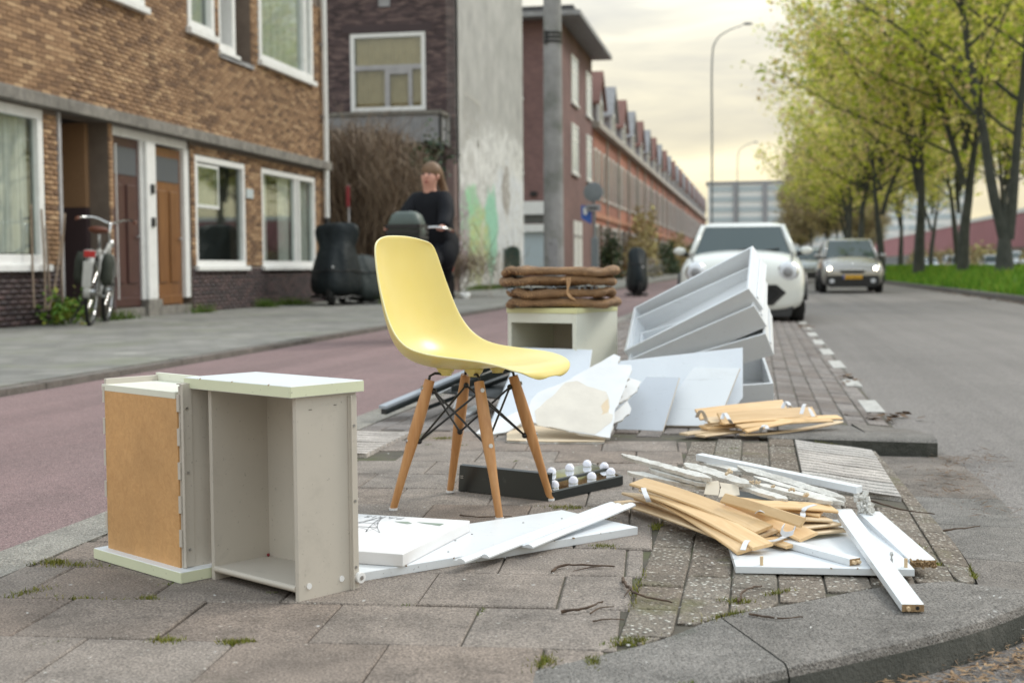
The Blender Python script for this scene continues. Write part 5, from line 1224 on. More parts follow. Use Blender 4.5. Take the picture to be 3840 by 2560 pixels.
ribbon('strap', [(0.071,3.3329,0.075), (0.0628,3.2917,0.072), (0.0726,3.3045,0.06), (0.0919,3.3189,0.062), (0.0954,3.334,0.07)], 0.013, 'curled white strap loop in the middle of the front heap', (0.3, 0.2, 1))
ribbon('strap', [(0.0019,3.4244,0.088), (0.0128,3.419,0.096), (0.0368,3.4157,0.086), (0.0509,3.4126,0.078)], 0.012, 'white clip strap on the short edgewise slat')
ribbon('strap', [(0.1527,3.4924,0.102), (0.1286,3.4672,0.098), (0.1206,3.4542,0.09), (0.1192,3.4765,0.07)], 0.013, 'white strap folded over the pale slat pointing right')

# ================================================================== broken plaster strips on top
def shard(a, b_, wd2, th2, label, seed, mat='plaster', roll=0.0, taper=0.4, name='plaster_strip'):
    rg = random.Random(seed); a, b_ = Vector(a), Vector(b_); d = (b_-a).normalized(); s0 = d.cross(up).normalized(); u0 = s0.cross(d)
    rr = -math.radians(roll); s_ = s0*math.cos(rr)+u0*math.sin(rr); u2 = u0*math.cos(rr)-s0*math.sin(rr); secs = []
    n = max(10, int((b_-a).length/0.012)); wl = wr = 1.0
    for k in range(n+1):
        f_ = k/n; p = a.lerp(b_, f_); e = min(1.0, 0.2+f_*7)*min(1.0, taper*0.6+(1-f_)*7)
        wl = 0.6*wl+0.4*rg.uniform(0.55, 1.25); wr = 0.6*wr+0.4*rg.uniform(0.7, 1.2); h = th2*rg.uniform(0.9, 1.05)
        secs.append([tuple(p+s_*(-wd2/2*wl*e)), tuple(p+s_*(wd2/2*wr*e*rg.uniform(0.94, 1.06))), tuple(p+s_*(wd2/2*wr*e)+u2*h), tuple(p+s_*(wd2*0.1)+u2*h), tuple(p+s_*(-wd2/2*wl*e*rg.uniform(0.9, 1.0))+u2*h)])
    mid = (a+b_)/2; t = thing(name, (mid.x, mid.y, max(0, min(a.z, b_.z)-0.02)), label, 'plaster strip', 'broken plaster strips on the front heap')
    part('strip', MB().loft(secs), mat, t, angle=30); return t
rl = thing('rail', tuple(Vector((0.077,3.927,0.11))), 'long white rail with a crumbled end topping the front heap', 'rail', 'white furniture rails on the front heap')
A, B = Vector((-0.1685,4.0728,0.128)), Vector((0.2848,3.7669,0.088)); d = (B-A).normalized(); s_ = d.cross(up).normalized()
part('bar', MB().obox(A-s_*0.016, B-A, s_*0.034, Vector((0, 0, 0.020))), 'white_laminate', rl, bevel=0.0015)
mb = MB(); rg = random.Random(9)
for k in range(60):
    f_ = rg.random(); c = B+d*rg.uniform(-0.012, 0.02)+Vector((0.018*f_, -0.03*f_, -0.055*f_))+s_*rg.uniform(-0.015, 0.015)
    mb.box(c, (rg.uniform(.006, .02), rg.uniform(.005, .016), rg.uniform(.003, .011)), Euler((rg.uniform(0, 3), rg.uniform(0, 3), rg.uniform(0, 3))).to_matrix())
part('crumbled_end', mb, 'plaster', rl)
mb = MB(); mb.prism(jag([tuple(A+d*(-0.02)-s_*0.012), tuple(A+d*0.03-s_*0.016), tuple(A+d*0.03+s_*0.016), tuple(A+d*0.0+s_*0.006)], 0.002, 0.01, 3), (0, 0, 0.006)); part('torn_tip', mb, 'plaster', rl)
shard((-0.4047,4.0858,0.13), (-0.1183,3.6623,0.128), 0.026, 0.012, 'thin plaster strip sticking out furthest left at the top', 11, roll=14)
shard((-0.3076,3.929,0.115), (-0.1234,3.6709,0.112), 0.034, 0.010, 'plaster strip below the one sticking out furthest left', 12, roll=8)
shard((-0.374,3.9459,0.098), (-0.1319,3.7102,0.098), 0.030, 0.012, 'ragged plaster strip lying on the broad top slat', 13, roll=10)
shard((-0.2003,3.8673,0.138), (-0.0122,3.6613,0.116), 0.036, 0.012, 'plaster strip with a curled tongue of paper', 14, roll=16)
shard((-0.0485,3.9332,0.122), (0.2375,3.6335,0.086), 0.026, 0.014, 'grey white plaster strip just under the long rail', 15, roll=22)
shard((-0.0042,3.7856,0.118), (0.2321,3.6024,0.082), 0.022, 0.010, 'narrow bent plaster strip next to the long rail', 16, roll=10)
shard((-0.0421,3.7059,0.108), (0.083,3.5379,0.098), 0.030, 0.010, 'short plaster strip above the pale slat', 17, roll=6)
shard((0.0007,3.6837,0.115), (0.2003,3.5775,0.088), 0.032, 0.010, 'plaster strip with yellow foam lumps on it', 18, roll=4)
shard((-0.1689,4.0813,0.116), (-0.0357,3.9125,0.11), 0.026, 0.012, 'plaster piece half hidden under the long rail', 19, roll=12)
shard((-0.0956,3.7929,0.075), (0.1976,3.6304,0.062), 0.10, 0.006, 'dark sheet painting the shade of the gaps between plaster and slats', 20, 'black_board', 0, 0.8, 'scrap_or_gap_shade')  # near-black sheet, puts the shade of the gaps into the heap as colour
for (i_, pts, lab) in ((0, [(-0.132,3.6792,0.125), (-0.1001,3.6873,0.128), (-0.0961,3.671,0.115), (-0.0983,3.6217,0.098), (-0.1371,3.6258,0.1)], 'left one of two beige cardboard scraps on the front heap'), (1, [(-0.0976,3.6824,0.124), (-0.0454,3.6814,0.118), (-0.0413,3.6363,0.098), (-0.0978,3.6057,0.096), (-0.0923,3.6629,0.114)], 'right one of two beige cardboard scraps on the front heap')):
    slab('card_scrap', lab, 'cardboard', pts, (0.0, 0.002, -0.001), 'card', 'cardboard scraps', 0)
mb = MB(); rg = random.Random(2)
fo_ = thing('foam_lumps', (0.0827,3.6241,0.11), 'yellow foam lumps along a plaster strip', 'foam')
for (x, y_, z, r_) in [(0.0953,3.5804,0.12), (0.1298,3.5636,0.112), (0.0362,3.5949,0.128), (0.0076,3.6368,0.13)] and [(*(0.096,3.6064,0.118), .007), (*(0.1298,3.5636,0.112), .007), (*(0.0457,3.6144,0.125), .005), (*(0.0077,3.6639,0.128), .006), (*(-0.0099,3.6616,0.128), .005), (*(-0.0721,3.7144,0.145), .008)]:
    mb = MB()
    for k in range(7): mb.ball((x+rg.uniform(-r_, r_), y_+rg.uniform(-r_, r_), z+rg.uniform(-r_*0.3, r_)), r_*rg.uniform(0.4, 0.7), 7, 5)
    part('lump', mb, 'torn_tan', fo_)

# ================================================================== second heap of slats by the kerb block
G2 = 'birch bed slats in the far heap'
def zb(p): return p
slat((-0.2962,5.5821,0.016), (-0.1262,5.7337,0.022), 'bed slat end poking out furthest left of the far heap', bow=0.002, group=G2, mat='birch_pale')
slat((-0.226,5.548,0.014), (-0.0709,5.7288,0.014), 'bed slat end flat on the paving under the far heap', bow=0.001, group=G2, mat='birch_pale')
slat((-0.2121,5.658,0.03), (0.096,5.8829,0.028), 'bottom long bed slat of the far heap', bow=0.004, group=G2, mat='birch_pale')
slat((-0.1981,5.674,0.045), (0.1333,5.8887,0.045), 'bed slat second from the bottom of the far heap', bow=0.006, group=G2, mat='birch_pale')
slat((-0.1428,5.6584,0.055), (0.1881,5.8573,0.055), 'bed slat in the middle of the far heap', bow=0.006, group=G2)
slat((-0.0514,5.6119,0.014), (0.3697,6.064,0.022), 'lowest curved bed slat at the right of the far heap', wd2=0.04, bow=-0.012, group=G2, mat='birch_pale')
slat((-0.0443,5.6168,0.03), (0.365,5.9883,0.05), 'curved bed slat edge bent upward at the right of the far heap', wd2=0.04, bow=0.016, roll=18, group=G2)
slat((-0.2192,5.6524,0.038), (0.0772,5.8777,0.036), 'bed slat third from the bottom at the left of the far heap', bow=0.004, roll=6, group=G2)
slat((-0.1872,5.679,0.052), (0.1144,5.8755,0.052), 'bed slat fourth from the bottom at the left of the far heap', bow=0.004, roll=10, group=G2, mat='birch_pale')
slat((-0.2016,5.6702,0.064), (0.1617,5.9099,0.064), 'bed slat just under the rear broad one of the far heap', bow=0.004, roll=16, group=G2, mat='birch_pale')
slat((-0.0698,5.6348,0.044), (0.3201,5.9173,0.046), 'bed slat under the bent one at the right of the far heap', wd2=0.05, bow=0.006, roll=10, group=G2)
slat((-0.1506,5.6771,0.075), (0.253,5.9133,0.08), 'front broad bed slat on top of the far heap', wd2=0.06, bow=0.004, roll=42, group=G2)
slat((-0.2456,5.756,0.08), (0.1291,6.0508,0.095), 'rear broad bed slat on top of the far heap', wd2=0.06, bow=0.004, roll=48, group=G2)
for (p, lab) in ((((*(-0.2469,5.6996,0.075),), (*(-0.2248,5.6082,0.115),), (*(-0.2085,5.6594,0.08),), (*(-0.2035,5.6724,0.06),)), 'white strap at the left end of the far heap'),
                 (((*(-0.1377,5.602,0.08),), (*(-0.1281,5.6548,0.1),), (*(-0.1081,5.5614,0.085),), (*(-0.0984,5.6207,0.06),)), 'white strap round the front broad slat of the far heap'),
                 (((*(0.115,5.9125,0.09),), (*(0.1308,5.9587,0.12),), (*(0.1485,5.9079,0.11),), (*(0.1606,5.9389,0.08),)), 'white strap at the right end of the rear broad slat'),
                 (((*(0.1932,5.792,0.085),), (*(0.2098,5.8542,0.12),), (*(0.2288,5.8663,0.1),), (*(0.2459,5.8312,0.07),)), 'white strap at the right end of the front broad slat'),
                 (((*(0.0201,5.5797,0.03),), (*(0.0271,5.5539,0.055),), (*(0.0414,5.5744,0.06),), (*(0.0482,5.5379,0.05),)), 'white strap hanging in front of the far heap')):
    ribbon('strap', p, 0.016, lab)

# ================================================================== leaning panels
def lean(name, label, cat, pts, th2, mat, group=None, edge=None, jagged=None, core=None):
    n = nrm(pts)*th2; P = jag(pts, *jagged) if jagged else pts
    t = slab(name, label, cat, [tuple(p) for p in P], tuple(n), mat, group, 0.0012)
    if core:
        c = sum((Vector(p) for p in P), Vector())/len(P); q = [tuple(Vector(p).lerp(c, -0.006)+n*0.12) for p in P]
        part('core', MB().prism(q, tuple(n*0.76)), core, t)
    return t
lean('panel', 'grey blue panel leaning behind the plaster, nearest the cabinet', 'panel', [(-1.219,6.0773,0.0), (-0.8064,6.1944,0.0), (-0.8019,6.577,0.3078), (-1.1494,6.4966,0.3225)], 0.012, 'cool_laminate', core='white_laminate')
lean('panel', 'large pale blue panel at the back, its right edge upright', 'panel', [(-0.6202,5.8929,0.0291), (-0.1341,6.0924,0.0282), (-0.0764,6.1636,0.0932), (-0.058,6.1872,0.1152), (-0.0598,6.3466,0.3347), (-0.6303,6.0756,0.2854)], 0.016, 'cool_laminate', core='white_laminate')
lean('panel', 'bright white panel leaning in front of the large pale blue one', 'panel', [(-0.397,5.947,0.01), (-0.169,5.9398,0.01), (-0.071,6.1855,0.2501), (-0.5739,6.2013,0.2501)], 0.014, 'white_laminate', core='card')
lean('panel', 'smaller grey panel with a bare right edge leaning in front', 'panel', [(-0.609,5.8597,-0.0), (-0.4,5.8203,0.0), (-0.3407,6.0542,0.2169), (-0.5643,6.0953,0.2159)], 0.012, 'grey_laminate', core='card')
lean('panel', 'grey panel standing at the right beside the stacked trays', 'panel', [(-0.065,7.0597,0.0), (0.0732,7.386,0.0041), (0.0436,7.6554,0.2185), (-0.0639,7.4188,0.2264)], 0.012, 'grey_laminate')
lean('panel', 'small grey panel in the corner below the stacked trays', 'panel', [(-0.0817,6.9485,-0.0002), (0.0138,6.9965,0.0004), (0.0114,7.0607,0.1016), (-0.0693,7.0222,0.1044)], 0.012, 'grey_laminate')
# plasterboard
GP = 'broken plasterboard pieces'
def board(label, pts, mat, seed, pid=None, th2=0.0115, patches=(), keep=()):
    n = nrm(pts)*th2; P = jag(pts, 0.0035, 0.03, seed, keep); c = sum((Vector(p) for p in P), Vector())/len(P)
    t = thing('plasterboard', (c.x, c.y, max(0, min(p[2] for p in P))), label, 'plasterboard', GP)
    part('sheet', MB().prism([tuple(p) for p in P], tuple(n*0.25)), mat, t); part('gypsum', MB().prism([tuple(Vector(p).lerp(c, 0.012)+n*0.26) for p in jag(pts, 0.006, 0.02, seed+1, keep)], tuple(n*0.74)), 'plaster', t)
    for (pp, pm_) in patches: part('torn_patch', MB().prism([tuple(Vector(p)-n*0.02) for p in jag(pp, 0.003, 0.03, seed+2)], tuple(-n*0.06)), pm_, t)
    return t
board('white plasterboard fragment furthest left behind the chair legs', [(-1.1732,5.5073,0.0163), (-1.107,5.5449,0.0088), (-1.0507,5.6198,0.0135), (-1.0056,5.7802,0.043), (-1.0186,5.9151,0.081), (-1.098,5.7493,0.0589), (-1.1511,5.6229,0.0402)], 'plaster_face', 3)
board('upper plasterboard fragment with a broken right edge', [(-0.5872,5.7266,0.1304), (-0.5599,5.7774,0.1389), (-0.5214,5.8811,0.1659), (-0.5062,5.9774,0.2024), (-0.5553,5.9558,0.2196), (-0.5801,5.8879,0.2017)], 'plaster_face', 6)
board('lower plasterboard fragment with a crumbling right edge', [(-0.5917,5.5693,0.0595), (-0.5635,5.6193,0.0671), (-0.5321,5.7019,0.0882), (-0.5299,5.7403,0.1049), (-0.5527,5.7812,0.1367), (-0.5949,5.6367,0.0928)], 'plaster_face', 5)
board('largest white plasterboard piece with a torn beige patch', [(-0.9592,5.4072,0.0683), (-0.9174,5.4319,0.0787), (-0.7542,5.3894,0.0461), (-0.6448,5.3775,0.033), (-0.583,5.3684,0.0243), (-0.5783,5.4603,0.0725), (-0.5819,5.531,0.1101), (-0.5381,5.8135,0.2565), (-0.5411,5.8673,0.2851), (-0.6026,5.8636,0.287), (-0.5948,5.923,0.3179), (-0.6239,5.9395,0.3284), (-0.6775,5.8746,0.2975), (-0.7325,5.8138,0.2688), (-0.8007,5.7304,0.229), (-0.921,5.6276,0.1823), (-0.9435,5.5681,0.1522), (-0.953,5.4792,0.1059)], 'plaster_face', 8,
      patches=(([(-0.8132,5.7104,0.2192), (-0.764,5.7284,0.2257), (-0.7158,5.6938,0.2044), (-0.6316,5.6669,0.1849), (-0.6101,5.6065,0.1517), (-0.603,5.5228,0.107), (-0.5862,5.519,0.104), (-0.5896,5.4646,0.0755), (-0.6454,5.3829,0.0359), (-0.7546,5.3921,0.0475), (-0.8904,5.4125,0.0667), (-0.9162,5.5037,0.1165), (-0.8456,5.6303,0.1789)], 'torn_paper'),
               ([(-0.6583,5.4934,0.095), (-0.6456,5.5584,0.1285), (-0.619,5.6203,0.1596), (-0.6055,5.563,0.1285), (-0.6091,5.5278,0.1101)], 'torn_tan')))
board('flat beige plasterboard strip at the front of the white heap', [(-1.0068,5.3442,0.012), (-0.8366,5.3231,0.012), (-0.6078,5.3503,0.012), (-0.6068,5.4055,0.012), (-0.652,5.5139,0.012), (-0.788,5.6309,0.014), (-0.9836,5.8468,0.016), (-1.0461,5.7422,0.014), (-1.0493,5.5713,0.012)], 'torn_tan', 12)

# ================================================================== stacked white trays
def tray(label, P1, P2, P3, P4, dep, th2=0.014):
    """open box; P1..P4 its rim seen from the front: far left, far right, near right, near left"""
    P1, P2, P3, P4 = map(Vector, (P1, P2, P3, P4)); Lx = (P3-P4); Wy = (P1-P4); Wy = Wy-Lx*(Wy.dot(Lx)/Lx.dot(Lx)); n = Lx.cross(Wy).normalized()
    if n.y < 0: n = -n
    lx, wy = Lx.normalized(), Wy.normalized(); L, Wt = Lx.length, Wy.length
    t = thing('tray', (P4.x+Lx.x*0.5, P4.y+Lx.y*0.5, max(0.0, P4.z-0.2)), label, 'tray', 'white trays stacked on the heap')
    part('base', MB().obox(P4+n*dep, lx*L, wy*Wt, n*0.01), 'white_laminate', t, bevel=0.001)
    part('side', MB().obox(P4, lx*L, wy*th2, n*dep), 'white_laminate', t, bevel=0.0015)
    part('side', MB().obox(P4+wy*(Wt-th2), lx*L, wy*th2, n*dep), 'white_laminate', t, bevel=0.0015)
    part('end', MB().obox(P4+wy*th2, lx*th2, wy*(Wt-2*th2), n*dep), 'white_laminate', t, bevel=0.0015)
    part('end', MB().obox(P4+lx*(L-th2)+wy*th2, lx*th2, wy*(Wt-2*th2), n*dep), 'white_laminate', t, bevel=0.0015)
    part('rim_strip', MB().obox(P4+lx*(L+0.0005)+n*dep*0.55+wy*0.02, lx*0.005, wy*(Wt-0.04), n*dep*0.12), 'white_laminate', t, bevel=0.0015)
    return t
tray('topmost white tray, open towards the street', (-0.6188,7.0726,0.512), (-0.0272,6.8407,0.8103), (-0.0338,6.5024,0.6092), (-0.6578,6.7273,0.29), 0.125)
tray('middle white tray of the leaning stack', (-0.5962,7.0231,0.4628), (0.0488,6.8498,0.7283), (-0.0089,6.5124,0.527), (-0.6343,6.6883,0.2462), 0.125)
tray('lowest white tray of the leaning stack', (-0.564,6.9633,0.3828), (0.0927,6.8699,0.5824), (0.0475,6.5557,0.3902), (-0.5895,6.6529,0.1963), 0.12)
tray('bottom white tray standing on the bricks under the leaning stack', (-0.4666,6.9311,0.2208), (0.1503,6.9854,0.2786), (0.0872,6.6809,0.1377), (-0.5102,6.6108,0.0956), 0.13)
# ================================================================== cabinet and rattan
ca = Vector((0.853, 0.522*-1, 0))     # along its front, towards the camera side
Mz = Matrix.Rotation(0.181687, 3, 'Z')
near = Mz @ Vector((0.320, 6.60, 0)); fl_ = Mz @ Vector((-0.853, 0.522, 0)); sd_ = Mz @ Vector((0.522, 0.853, 0))
cab = thing('cabinet', tuple(near+fl_*0.2+sd_*0.22), 'small white cabinet with a cream top edge and one open compartment', 'cabinet')
Wc, Dc, Hc, tt = 0.400, 0.450, 0.515, 0.022
part('top', MB().obox(near-fl_*0.004-sd_*0.004+up*(Hc-0.026), fl_*(Wc+0.008), sd_*Dc, up*0.026), 'edge_yellow', cab, bevel=0.0015)
part('side', MB().obox(near, fl_*tt, sd_*Dc, up*(Hc-0.026)), 'cream_laminate', cab, bevel=0.0015)
part('side', MB().obox(near+fl_*(Wc-tt), fl_*tt, sd_*Dc, up*(Hc-0.026)), 'cream_laminate', cab, bevel=0.0015)
part('back', MB().obox(near+fl_*tt+sd_*(Dc-0.012), fl_*(Wc-2*tt), sd_*0.006, up*(Hc-0.03)), 'drawer_grey', cab)
part('rail', MB().obox(near+fl_*tt+up*(Hc-0.075), fl_*(Wc-2*tt), sd_*0.02, up*0.048), 'cream_laminate', cab)
part('shelf', MB().obox(near+fl_*tt+up*0.235, fl_*(Wc-2*tt), sd_*(Dc-0.02), up*0.02), 'drawer_grey', cab)
part('drawer_front', MB().obox(near+fl_*tt+up*0.02, fl_*(Wc-2*tt), sd_*0.018, up*0.21), 'cream_laminate', cab)
pm('brown_inside', (0.075, 0.035, 0.028), (0.055, 0.027, 0.022), 8, 0.7)
part('brown_panel', MB().obox(near+fl_*(tt+0.002)+sd_*(Dc-0.022)+up*0.256, fl_*0.15, sd_*0.008, up*0.20), 'brown_inside', cab)
RC = near+fl_*0.20+sd_*0.20
def rattan(label, z, dx, rot, sx_, sy_, r0, sag):
    t = thing('rattan_mat', (RC.x, RC.y, z), label, 'rattan', 'rattan mats stacked on the cabinet', rot=(0, 0, 0.181687+rot))
    n = 72; P = []
    for k in range(n):
        q = 2*math.pi*k/n; e = 0.42
        x = math.copysign(abs(math.cos(q))**e, math.cos(q))*sx_; y = math.copysign(abs(math.sin(q))**e, math.sin(q))*sy_
        pinch = math.exp(-((x-0.02)/0.035)**2)*(1 if sag > 0.5 else 0)
        P.append((x+dx, y, r0+0.006*math.sin(3*q+z*40)+0.004*math.sin(7*q)-0.005*pinch))
    part('rim', MB().tube(P, [r0*(1+0.10*math.sin(k*0.9+z*30)+0.07*math.sin(k*2.3)) for k in range(n)], 12, closed=True, sq=(1.25, 0.88)), 'rattan', t, world=False, smooth=True)
    mb = MB(); P2 = [((x-dx)*0.96+dx, y*0.96, 0.006) for x, y, z_ in P]; mb.prism(P2, (0, 0, r0*1.3)); part('woven_face', mb, 'rattan', t, world=False)
    return t
rattan('lowest brown rattan mat on the white cabinet', 0.516, 0.015, -0.05, 0.268, 0.19, 0.0235, 0)
rattan('second rattan mat from the bottom on the cabinet', 0.565, 0.0, 0.03, 0.252, 0.19, 0.0245, 0)
rattan('third rattan mat from the bottom, tied with cord', 0.626, -0.015, 0.0, 0.272, 0.19, 0.0235, 1)
rattan('topmost brown rattan mat of the stack', 0.674, 0.0, -0.04, 0.275, 0.19, 0.0245, 0)
wood('twine_tan', (0.45, 0.26, 0.13), (0.52, 0.31, 0.16), (0.58, 0.36, 0.2))
rp = thing('cord', tuple(RC+Vector((0.05, -0.2, -0.0))+up*0.56), 'tan cord tied round the stacked rattan mats', 'cord')
Rm = Matrix.Rotation(0.181687, 3, 'Z')
def rl_(x, y, z): return tuple(RC + Rm @ Vector((x, y, 0)) + Vector((0, 0, z)))
part('loop', MB().tube(arcpts([rl_(0.03, -0.10, 0.675), rl_(0.028, -0.205, 0.668), rl_(0.026, -0.222, 0.640), rl_(0.030, -0.21, 0.600), rl_(0.04, -0.225, 0.575), rl_(0.055, -0.215, 0.563)], 6), 0.0045, 8), 'twine_tan', rp, smooth=True)
part('loop', MB().tube(arcpts([rl_(0.042, -0.10, 0.675), rl_(0.040, -0.208, 0.668), rl_(0.037, -0.222, 0.640), rl_(0.025, -0.222, 0.60), rl_(0.035, -0.225, 0.572), rl_(0.065, -0.22, 0.557)], 6), 0.0045, 8), 'twine_tan', rp, smooth=True)
part('cut_end', MB().tube(arcpts([rl_(0.025, -0.20, 0.655), rl_(0.01, -0.215, 0.660), rl_(-0.02, -0.205, 0.652)], 6), 0.004, 8), 'twine_tan', rp, smooth=True)
fx = thing('fixing_strip', tuple(RC+Vector((0, 0, 0.61))), 'loose shiny bits of packing between the rattan mats', 'packing')
mb = MB(); rg = random.Random(8)
for k in range(30): mb.box(rl_(rg.uniform(-0.27, 0.25), -0.165+rg.uniform(-.02, .02), rg.uniform(0.600, 0.624)), (rg.uniform(.01, .035), .008, rg.uniform(.003, .01)), Euler((rg.uniform(0, 3), rg.uniform(0, 1), rg.uniform(0, 3))).to_matrix())
part('scraps', mb, 'grey_plastic', fx); fx['kind'] = 'stuff'

# ================================================================== dark folded frame behind the chair
ff = thing('folded_frame', (-1.6201,6.6792,0.0), 'black and silver folded frame lying tilted behind the chair', 'frame')
A, B = Vector((-1.7216,6.0486,0.03)), Vector((-1.3355,7.0052,0.1807)); B = Vector((-1.2889,6.7611,0.2154)); d = (B-A); s_ = d.cross(up).normalized()
part('silver_bar', MB().obox(A+up*0.025, d, -s_*0.05, up*0.016), 'grey_plastic', ff, bevel=0.003)
part('black_bar', MB().obox(A+s_*0.006, d, -s_*0.04, up*0.024), 'black_board', ff, bevel=0.003)
A2, B2 = Vector((-1.6126,6.2861,0.02)), Vector((-1.228,6.6163,0.1598)); d2 = B2-A2
part('black_bar', MB().obox(A2, d2, (0.02, 0.03, 0), up*0.018), 'black_board', ff, bevel=0.003)
A3, B3 = Vector((-1.443,6.219,0.1241)), Vector((-1.2306,6.6688,0.1957)); part('black_bar', MB().obox(A3, B3-A3, (0.03, 0.05, 0), up*0.03), 'black_board', ff, bevel=0.003)
pts = [(-1.5306,6.4056,0.1058), (-1.2138,6.36,0.0808), (-1.2554,6.7641,0.1609), (-1.455,6.7789,0.163)]; part('mesh_sheet', MB().prism(pts, (0, 0.01, -0.008)), 'black_board', ff)
part('silver_rod', MB().tube([(-1.4814,6.1102,0.1236), (-1.3924,6.4341,0.1652)], 0.006, 8), 'steel', ff)
part('silver_rod', MB().tube([(-1.3633,5.9251,0.0721), (-1.3976,6.2284,0.1447)], 0.006, 8), 'steel', ff)
sc_ = slab('scrap_or_gap_shade', 'small white board scrap lying behind the chair', 'board', [(-1.4365,6.3377,0.01), (-1.4307,6.7117,0.01), (-1.3707,6.5889,0.01), (-1.3734,6.2098,0.01)], (0, 0, -0.009), 'white_laminate')
# ================================================================== twigs
def twig(pts, r0, label, forks=()):
    P = arcpts(pts, 6); c = P[len(P)//2]; t = thing('twig', (c.x, c.y, 0), label, 'twig', 'twigs lying on the paving'); rg = random.Random(len(label))
    P = [p+Vector((rg.uniform(-1, 1), rg.uniform(-1, 1), rg.uniform(-.3, .6)))*r0*0.7 for p in P]
    part('stem', MB().tube(P, [r0*(1-0.55*k/len(P))*rg.uniform(0.8, 1.2) for k in range(len(P))], 6), 'twig_bark', t, angle=60)
    for f_ in forks:
        Q = arcpts(f_, 5); part('fork', MB().tube(Q, [r0*0.6*(1-0.6*k/len(Q)) for k in range(len(Q))], 5), 'twig_bark', t)
twig([(-0.4709,3.0624,0.004), (-0.4593,3.1107,0.006), (-0.409,3.1279,0.008), (-0.3285,3.1383,0.003)], 0.0035, 'curved dark twig lying in front of the mouldings', ([(-0.362,3.1295,0.006), (-0.3917,3.1153,0.004), (-0.4234,3.0783,0.003)],))
twig([(-0.2988,3.0166,0.004), (-0.2758,2.9109,0.008), (-0.2401,2.853,0.006), (-0.1769,2.8211,0.003)], 0.0040, 'pale knobbly twig on the joint between tiles and pebbled bricks', ([(-0.2724,2.8951,0.01), (-0.2801,2.8552,0.004)],))
twig([(-0.3967,2.708,0.003), (-0.348,2.7281,0.008), (-0.3209,2.7952,0.006)], 0.0035, 'thin dark twig just below the knobbly one', ([(-0.3353,2.6992,0.004), (-0.3201,2.7401,0.006), (-0.2936,2.7667,0.003)],))
twig([(-0.3231,2.643,0.003), (-0.2949,2.6604,0.004), (-0.2616,2.6658,0.003)], 0.002, 'short straight twig on the middle tile')
twig([(-0.0122,2.7445,0.003), (0.0455,2.718,0.005), (0.0965,2.7401,0.003)], 0.0025, 'twig lying on the curved kerb stone')
twig([(-0.0347,2.8458,0.004), (-0.0187,2.9242,0.012), (0.0134,2.9782,0.006)], 0.0035, 'mossy broken twig below the dowelled board', ())
twig([(-0.8444,3.7342,0.003), (-0.775,3.7112,0.004), (-0.6926,3.7482,0.003)], 0.0025, 'dark twig behind the canvas print')
twig([(0.5158,3.8212,-0.02), (0.567,3.8534,-0.02), (0.6307,3.9454,-0.03)], 0.003, 'dark twig on the pebbled bricks near the road')
twig([(0.3587,4.2677,-0.02), (0.4314,4.1407,-0.02), (0.5308,4.1219,-0.03)], 0.003, 'thin twig right of the ribbed tiles')

# ================================================================== trees
m, nt, b = new_mat('leaf')
col = ramp(nt, rnd(nt), [(0.0, (0.26, 0.34, 0.05)), (0.3, (0.52, 0.58, 0.07)), (0.58, (0.74, 0.70, 0.18)), (0.82, (0.80, 0.68, 0.34)), (1.0, (0.72, 0.52, 0.32))])
mo = nt.nodes['Material Output']; df = _n(nt, 'ShaderNodeBsdfDiffuse'); tl = _n(nt, 'ShaderNodeBsdfTranslucent'); mx = _n(nt, 'ShaderNodeMixShader'); mx.inputs[0].default_value = 0.68
nt.links.new(col, df.inputs[0]); nt.links.new(col, tl.inputs[0]); nt.links.new(df.outputs[0], mx.inputs[1]); nt.links.new(tl.outputs[0], mx.inputs[2]); nt.links.new(mx.outputs[0], mo.inputs[0])
m, nt, b = new_mat('leaf_brown')
col = ramp(nt, rnd(nt), [(0.0, (0.22, 0.18, 0.10)), (0.5, (0.38, 0.31, 0.16)), (0.8, (0.44, 0.40, 0.14)), (1.0, (0.36, 0.25, 0.16))]); nt.links.new(col, b.inputs['Base Color']); b.inputs['Roughness'].default_value = 0.9
m, nt, b = new_mat('leaf_dark')
col = ramp(nt, rnd(nt), [(0.0, (0.02, 0.045, 0.02)), (0.6, (0.04, 0.075, 0.03)), (1.0, (0.09, 0.10, 0.03))]); nt.links.new(col, b.inputs['Base Color']); b.inputs['Roughness'].default_value = 0.7
m, nt, b = new_mat('leaf_fresh')
col = ramp(nt, rnd(nt), [(0.0, (0.06, 0.16, 0.02)), (0.6, (0.16, 0.30, 0.03)), (1.0, (0.34, 0.30, 0.05))]); nt.links.new(col, b.inputs['Base Color']); b.inputs['Roughness'].default_value = 0.7
pm('bark', (0.085, 0.090, 0.078), (0.05, 0.055, 0.048), 3, 0.95, 0.8, 18, bdist=0.03)
m, nt, b = new_mat('twig_mix'); nt.links.new(ramp(nt, rnd(nt), [(0.0, (0.09, 0.06, 0.042)), (0.5, (0.23, 0.165, 0.115)), (1.0, (0.42, 0.33, 0.24))]), b.inputs['Base Color']); b.inputs['Roughness'].default_value = 0.95
pm('twig_brown', (0.30, 0.225, 0.165), (0.19, 0.14, 0.10), 9, 0.95)
